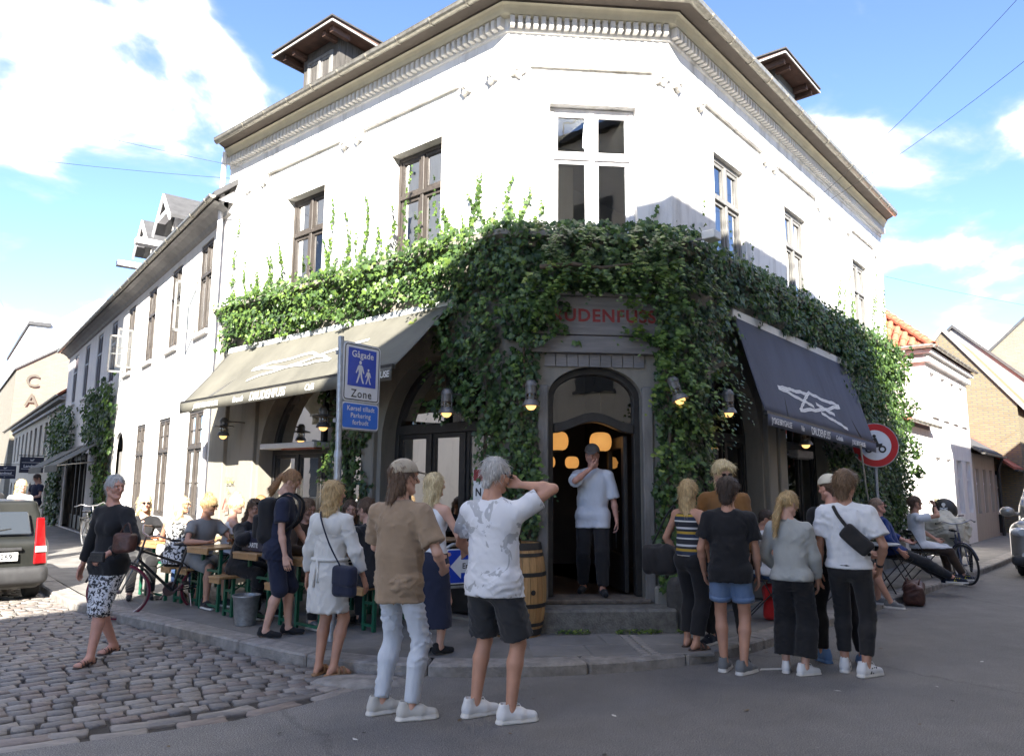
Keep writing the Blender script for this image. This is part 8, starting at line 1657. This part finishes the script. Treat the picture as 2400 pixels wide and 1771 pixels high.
# ================================================================== BICYCLES
M_cable = M_fblack
def bicycle(label, loc, az, paintc, rimc=(.35,.35,.36), tilt=0., steer=0., basket=False, tyrec=None):
    """local +y forward, wheels on the ground at y=+-.52"""
    t = thing('bicycle', label, 'bicycle', loc, az2rz(az), 'bicycles left on the pavement'); t.rotation_euler = (0, tilt, az2rz(az)); pm = mat('bike_'+''.join('%02d' % int(x*99) for x in paintc), paintc, .35, .1, 8, coat=.4); rm = mat('bike_rim_%02d' % int(rimc[0]*99), rimc, .3, .1, 9, metal=.7); R = .335
    def wheel(y, st):
        k = MB(); n = 32; k.lathe([(R-.02+.0,-.016),(R,-.010),(R+.004,0),(R,.010),(R-.02,.016)], (0,0,0), n, ax='x', closed=True); M = Matrix.Translation((0,y,R)) @ Matrix.Rotation(st, 4, 'Z')
        w = k.build('wheel', M_tyre if tyrec is None else mat('tyre_light', tyrec, .8, .1), t, smooth=50, world=False); w.matrix_local = M; k = MB(); k.lathe([(R-.038,-.010),(R-.022,-.012),(R-.022,.012),(R-.038,.010)], (0,0,0), n, ax='x', closed=True); k.build('rim', rm, w, smooth=50, world=False)
        k = MB()
        for j in range(24): a = 2*pi*j/24; b_ = a+(.35 if j % 2 else -.35); k.tube([((.018 if j % 2 else -.018),.02*cos(b_),.02*sin(b_)),(0,(R-.03)*cos(a),(R-.03)*sin(a))], .0013, 3, cap=False)
        sp = k.build('spokes', rm, w, world=False); sp['kind'] = 'stuff'; k = MB(); k.lathe([(.018,-.03),(.018,.03)], (0,0,0), 10, ax='x'); k.build('hub', rm, w, world=False)
        k = MB(); k.tube([(0,(R+.03)*cos(a),(R+.03)*sin(a)) for a in [pi*.08+pi*.80*j/14 for j in range(15)]], .014, 6); k.build('mudguard', pm, w, smooth=True, world=False)
    wheel(-.52, 0); wheel(.54, steer)
    ST, BB, HT, HB_ = (0,-.18,.80), (0,-.08,.29), (0,.36,.86), (0,.39,.72)
    for nm, a, c, r in (('down_tube',HB_,BB,.018),('top_tube',(0,.37,.82),(0,-.15,.62),.016),('seat_tube',ST,BB,.016),('head_tube',HT,HB_,.019)): k = MB(); k.tube([a,c], r, 8); k.build(nm, pm, t, smooth=50, world=False)
    for s in (-1,1): k = MB(); k.tube([(s*.02,-.08,.29),(s*.05,-.52,R)], .009, 6); k.tube([(s*.02,-.15,.64),(s*.05,-.52,R)], .008, 6); k.build('stay', pm, t, smooth=50, world=False)
    for s in (-1,1): k = MB(); k.tube([(s*.03,.39,.72),(s*.05,.47,.55),(s*.05,.54,R)], .010, 6); k.build('fork_blade', pm, t, smooth=50, world=False)
    k = MB(); k.tube([(0,.36,.86),(0,.34,1.00)], .013, 8); k.build('stem', rm, t, world=False); k = MB(); k.tube([(-.29,.16,1.02),(-.22,.30,1.06),(-.08,.35,1.01),(.08,.35,1.01),(.22,.30,1.06),(.29,.16,1.02)], .011, 8); hb = k.build('handlebar', rm, t, smooth=True, world=False)
    for s in (-1,1): k = MB(); k.tube([(s*.29,.16,1.02),(s*.295,.06,1.015)], .016, 8); k.build('grip', M_fblack, hb, world=False)
    g = SDF((-.13,-.40,.80), (.13,.08,.95), .012); g.cone((0,-.28,.875), (0,-.16,.875), .085, .06, .03, flat=((0,0,1), .4)); g.cone((0,-.16,.875), (0,-.02,.87), .05, .022, .03, flat=((0,0,1), .6)); V, F = g.mesh(); child('saddle', npmesh('saddle', V, F, [LBK if 'LBK' in globals() else M_fblack]), t)
    k = MB(); k.tube([(0,-.18,.78),(0,-.19,.87)], .013, 8); k.build('seat_post', rm, t, world=False); k = MB(); k.lathe([(.085,-.004),(.09,0),(.085,.004)], (.05,-.08,.29), 22, ax='x'); k.build('chain_ring', rm, t, world=False)
    for s in (-1,1): k = MB(); k.bar((s*.06,-.08,.29),(s*.075,-.08+s*.10,.29-s*.13),.014); k.build('crank', rm, t, world=False); k = MB(); k.box(s*.08 if s > 0 else -.17, .17 if s > 0 else s*.08, -.08+s*.10-.035, -.08+s*.10+.035, .28-s*.13, .30-s*.13); k.build('pedal', M_fblack, t, world=False)
    k = MB(); k.tube([(-.04,-.30,.25),(-.16,-.32,.0)], .008, 6); k.build('kick_stand', rm, t, world=False)
    k = MB(); k.box(-.06,.06,-.72,-.42,.71,.725); k.tube([(-.05,-.70,.715),(-.05,-.52,R)], .006, 5); k.tube([(.05,-.70,.715),(.05,-.52,R)], .006, 5); k.build('luggage_rack', M_fblack, t, world=False)
    if basket:
        k = MB()
        for z in (.80,.88,.96): k.tube([(.15,.42,z),(.15,.66,z),(-.15,.66,z),(-.15,.42,z),(.15,.42,z)], .005, 5)
        for x in (-.15,-.05,.05,.15): k.tube([(x,.66,.78),(x,.66,.96)], .004, 4); k.tube([(x,.42,.78),(x,.42,.96)], .004, 4)
        bs = k.build('basket', M_fblack, t, world=False); bs['kind'] = 'stuff'
    return t
bicycle('blue-grey bicycle standing by the kerb in front of the covered cargo bike', (7.93,13.18,.02), 205, (.035,.04,.075), steer=.5, tilt=radians(5))
bicycle('bicycle with dark red rims leaning behind the walking woman', (-4.28,9.32,.02), 222, (.03,.03,.03), rimc=(.30,.22,.22), tilt=radians(-14), steer=-.45, tyrec=(.16,.02,.04))
p = fL2(3.6,.75,PV); bicycle('black bicycle with basket parked against the long white house', tuple(p), 130, (.02,.02,.022), tilt=radians(6), basket=True)
p = fL2(6.2,.7,PV); bicycle('black bicycle farther along the long white house', tuple(p), 138, (.02,.02,.022), tilt=radians(6))
def cargo():
    t = thing('cargo_bike', 'covered cargo bike under a cream tarpaulin with black skull hood', 'cargo bike', fR(8.9,.95,PV), az2rz(215)); M_tarp = mat('cream_tarp', (.50,.47,.38), .7, .1, 5, .5, 9)
    g = SDF((-.5,-.9,0), (.5,1.1,1.2), .022); g.box((0,.40,.62), (.36,.48,.34), .12); g.cone((-.2,.0,.72), (.2,-.55,.70), .18, .12, .15); g.cone((0,.75,.80), (0,.2,.98), .22, .16, .12); g.noise(.018, 16, 3, 5); g.folds(.03, 22, (1,1,.5), 5, .8, 4.); V, F = g.mesh(); child('tarpaulin', npmesh('tarpaulin', V, F, [M_tarp]), t)
    g = SDF((-.3,-.5,.9), (.3,.3,1.5), .018); g.ell((0,-.05,1.10), (.22,.17,.24), .02); g.plane((0,0,1.02), (0,.2,-1)); V, F = g.mesh(); hd = child('hood', npmesh('hood', V, F, [M_fblack]), t)
    k = MB(lambda x, y, z: (x, .128-.12*x*x*8, y)); k.poly([(.035*cos(2*pi*j/12),1.22+.035*sin(2*pi*j/12),0) for j in range(12)]); k.poly([(-.018,1.19,0),(.018,1.19,0),(.015,1.165,0),(-.015,1.165,0)]); k.poly([(-.07,1.15,0),(-.06,1.165,0),(.07,1.125,0),(.06,1.11,0)]); k.poly([(.07,1.15,0),(.06,1.165,0),(-.07,1.125,0),(-.06,1.11,0)]); k.build('skull_mark', M_print, hd, world=False, fix=False)
    for x, y in ((-.40,.45),(.40,.45),(0,-1.0)):
        k = MB(); k.lathe([(.22,-.02),(.25,-.015),(.255,0),(.25,.015),(.22,.02)], (x,y,.255), 24, ax='x', closed=True); k.build('wheel', M_tyre, t, smooth=50, world=False)
    k = MB(); k.tube([(0,-.1,.35),(0,-.6,.35),(0,-.75,.75)], .02, 8); k.tube([(0,-.6,.35),(0,-1.0,.255)], .015, 8); k.build('frame', M_fblack, t, world=False); k = MB(); k.tube([(-.28,-.55,1.0),(0,-.45,.98),(.28,-.55,1.0)], .012, 8); k.build('handlebar', M_fblack, t, world=False)
cargo()
# ================================================================== BAGS AND SMALL THINGS PEOPLE CARRY
def jw(J, p):
    """person-local point to world"""
    r = J['root']; a = r.rotation_euler.z; x, y, z = p; return Vector((r.location.x+x*cos(a)-y*sin(a), r.location.y+x*sin(a)+y*cos(a), r.location.z+z))
def bag(name, label, J, c, half, rd, m, cat='bag', rz=0., noise=.004, flap=None, tilt=0., res=.011):
    t = thing(name, label, cat, jw(J, c), J['root'].rotation_euler.z+rz); t.rotation_euler.y = tilt
    g = SDF(-np.array(half)*1.25, np.array(half)*1.25, res); g.box((0,0,0), half, rd); g.noise(noise, 30, FIG+len(name), 5); V, F = g.mesh(); child('body', npmesh('body', V, F, [m]), t); 
    if flap:
        g = SDF(-np.array(half)*1.3, np.array(half)*1.3, res); g.box((0,-.006 if flap < 0 else .006,half[2]*.35), (half[0]*1.02, half[1]*1.12, half[2]*.72), rd); V, F = g.mesh(); child('flap', npmesh('flap', V, F, [m]), t)
    return t
def strap(t, J, pts, w, m, name='strap'):
    k = MB(); P = [jw(J, p) for p in pts]; o = t.location; R = t.rotation_euler.to_matrix().inverted(); Q = [R @ (q-Vector(o)) for q in P]
    n = 4; S = []
    for a, b in zip(Q, Q[1:]): S += [a.lerp(b, i/n) for i in range(n)]
    S.append(Q[-1])
    for _ in range(2): S = [S[0]]+[(S[i-1]+S[i]*2+S[i+1])/4 for i in range(1, len(S)-1)]+[S[-1]]
    k.tube(S, w/2, 6); return k.build(name, m, t, smooth=True, world=False)
s = J4['s']; c = (.25,-.13,.80); t = bag('shoulder_bag', 'navy leather shoulder bag with round flap on the trench dress woman\'s hip', J4, c, (.125,.045,.125), .04, LNV, rz=-.25, flap=-1)
strap(t, J4, [(.23,-.15,.90),(.10,-.165,1.10),(-.03,-.13,1.33),(-.09,-.03,1.405),(-.08,.08,1.36),(.1,.17,1.1),(.25,.02,.9)], .014, LNV)
t = bag('backpack', 'black backpack worn by the leaning woman in navy', J5, (0,-.10,1.14), (.15,.095,.23), .07, BLK2, noise=.008); bag_p = SDF((-.2,-.2,-.2), (.2,.2,.2), .012); bag_p.box((0,-.10,-.06), (.115,.04,.12), .035); V, F = bag_p.mesh(); child('pocket', npmesh('pocket', V, F, [BLK2]), t)
for q in (-1,1): strap(t, J5, [(q*.09,-.02,1.34),(q*.095,.10,1.43),(q*.10,.24,1.33),(q*.12,.20,1.12),(q*.12,.02,.98)], .03, BLK2)
t = bag('duffel_bag', 'large black bag hanging at the side of the woman in the striped top', J8, (-.33,-.04,.80), (.16,.10,.14), .05, BLK2, rz=.5, noise=.014)
strap(t, J8, [(-.44,-.05,.90),(-.25,-.02,1.25),(-.16,-.0,1.345),(-.22,.06,1.2),(-.30,.03,.92)], .02, BLK2)
t = bag('sling_bag', 'black sling pouch across the back of the man in the white T-shirt', J14, (.10,-.155,1.16), (.14,.035,.075), .03, BLK2, tilt=.75, noise=.003)
strap(t, J14, [(.16,-.15,1.07),(.10,-.168,1.18),(-.04,-.155,1.36),(-.10,-.06,1.455),(-.08,.06,1.40),(.06,.155,1.2),(.17,.06,1.02),(.18,-.08,1.04)], .034, BLK2)
t = bag('tote_strap_bag', 'dark shoulder bag of the man in the rust brown jacket', J10, (-.27,-.06,.86), (.05,.14,.14), .04, DBR); strap(t, J10, [(-.27,-.02,.98),(-.19,.02,1.30),(-.15,.02,1.475),(-.19,-.05,1.30),(-.27,-.10,.98)], .03, DBR)
s = J1['s']; w = J1['WR'][0]; t = bag('handbag', 'dark brown handbag under the walking woman\'s arm', J1, (w[0]-.13, w[1]-.06, w[2]+.10), (.10,.06,.085), .035, LTH, noise=.006); strap(t, J1, [(w[0]-.20,w[1]-.06,w[2]+.16),(w[0]-.16,w[1]-.05,w[2]+.30),(w[0]-.07,w[1]-.04,w[2]+.16)], .014, LTH)
t = bag('wallet', 'dark wallet held in the walking woman\'s hand', J1, (w[0]+.02, w[1]+.08, w[2]-.02), (.075,.014,.045), .008, LBK, cat='wallet', noise=0, res=.006); MB().box(-.07,.07,.0145,.0175,-.02,.02).build('card_pocket', LBK, t, world=False)
def leather_bag():
    t = thing('leather_bag', 'brown leather travel bag standing on the road by the outstretched feet', 'bag', (5.72,10.72,.0), az2rz(120)); g = SDF((-.32,-.2,0), (.32,.2,.36), .013); g.box((0,0,.15), (.27,.13,.15), .07); g.cone((-.24,0,.27), (.24,0,.27), .035, .035, .05); g.noise(.010, 18, 4, 5); g.folds(.014, 30, (1,.6,.6), 4, .8, 6.); g.plane((0,0,.0), (0,0,-1)); V, F = g.mesh(); child('body', npmesh('body', V, F, [LTH]), t)
    for s in (-1,1): k = MB(); k.tube([(-.12,s*.06,.27),(-.10,s*.08,.34),(0,s*.09,.365),(.10,s*.08,.34),(.12,s*.06,.27)], .010, 7); k.build('handle', LTH, t, smooth=True, world=False)
    k = MB(); k.bar((-.25,0,.305),(.25,0,.305),.02,.006); k.build('zip', M_fblack, t, world=False)
leather_bag()
def red_bag():
    t = thing('red_bag', 'red bag standing under the seated boy\'s chair', 'bag', fR(1.02,.62,PV), az2rz(112)); g = SDF((-.2,-.15,0), (.2,.15,.5), .014); g.box((0,0,.19), (.15,.10,.19), .05); g.cone((-.1,0,.36), (.1,0,.36), .03, .03, .04); g.noise(.010, 20, 6, 5); V, F = g.mesh(); child('body', npmesh('body', V, F, [cloth('red_bag', (.42,.018,.02))]), t)
    for s in (-1,1): k = MB(); k.tube([(-.06,s*.05,.37),(0,s*.06,.43),(.06,s*.05,.37)], .008, 6); k.build('handle', M_red, t, smooth=True, world=False)
red_bag()
w = J16['WR'][1]; q = jw(J16, (w[0]-.03, w[1]+.05, w[2]+.03)); tumbler('glass of dark beer held to the drinking man\'s mouth', (q.x, q.y, q.z-.04), .036, .14, .5, M_dbeer, name='held_glass', cat='glass', grp='drinks held in hands')
w = J15['WR'][0]; q = jw(J15, (w[0]+.02, w[1]+.10, w[2]-.02)); tumbler('glass of dark beer resting on the lap of the man in blue', (q.x, q.y, q.z-.05), .036, .14, .7, M_dbeer, name='held_glass', cat='glass', grp='drinks held in hands')
w = J7['WR'][0]; t = thing('kitchen_knife', 'long kitchen knife hanging in the chef\'s left hand', 'knife', jw(J7, (w[0]+.01, w[1]+.02, w[2]-.09)), J7['root'].rotation_euler.z); k = MB(); k.hexa([(-.001,-.018,-.02),(.001,-.018,-.02),(.001,.022,-.02),(-.001,.022,-.02)], [(-.0005,-.016,-.22),(.0005,-.016,-.22),(.0005,-.010,-.22),(-.0005,-.010,-.22)]); k.build('blade', M_galv, t, world=False); k = MB(); k.box(-.008,.008,-.014,.014,-.02,.07); k.build('handle', M_fblack, t, world=False, bevel=.004)
# trench belt, bow, watch straps as parts of the wearers
k = MB(); J = J4; L = J['L']; n = 28; ring = [L(.170*cos(a), .132*sin(a)-.004, .10) for a in [2*pi*j/n for j in range(n+1)]]; k.tube(ring, .016, 6); k.build('belt', CTN, J['root'], smooth=True, world=False); k = MB(); k.tube([L(-.04,-.14,.10), L(-.055,-.15,.0), L(-.06,-.155,-.14)], .012, 6); k.build('belt_end', CTN, J['root'], smooth=True, world=False); k = MB(); k.tube([L(-.04,-.14,.10), L(-.02,-.15,.0), L(-.015,-.155,-.10)], .012, 6); k.build('belt_end', CTN, J['root'], smooth=True, world=False)
g = SDF(np.minimum.reduce([J['SH'][0], J['SH'][1]])-.15, np.maximum.reduce([J['SH'][0], J['SH'][1]])+.1, .011); g.cone(L(-.06,-.03,.40), L(.06,-.03,.40), .118*J['s'], .118*J['s'], .03, flat=(J['fy'], .78)); g.plane(L(0,0,.30), -J['up']); g.plane(L(0,-.02,.4), J['fy']); V, F = g.mesh(); child('storm_flap', npmesh('storm_flap', V, F, [CTN]), J['root'])
for J, i in ((J8,0),(J16,1),(J14,1)):
    a, b = J['EL'][i], J['WR'][i]; d = nrm(b-a); p = b-d*.025; k = MB(); k.tube([p-d*.012, p+d*.012], .032*J['s'], 12); k.build('wrist_watch', M_fblack, J['root'], smooth=50, world=False)
J = J9
for i in (0,1):
    p = J['HP'][i]+(J['KN'][i]-J['HP'][i])*.60; d = nrm(J['KN'][i]-J['HP'][i]); k = MB(); r = (.080-.018*.6+.012+.022)*J['s']; k.tube([p-d*.022, p+d*.022], r, 20, cap=False); o = k.build('turn_up', DNM, J['root'], smooth=50, world=False); m = o.modifiers.new('s', 'SOLIDIFY'); m.thickness = .008
for J, m in ((J14, BLK),):
    n = 28; L = J['L']; k = MB(); k.tube([L(.148*cos(a), .118*sin(a)-.006, .0) for a in [2*pi*j/n for j in range(n+1)]], .016, 6); k.build('belt', LBK, J['root'], smooth=True, world=False)
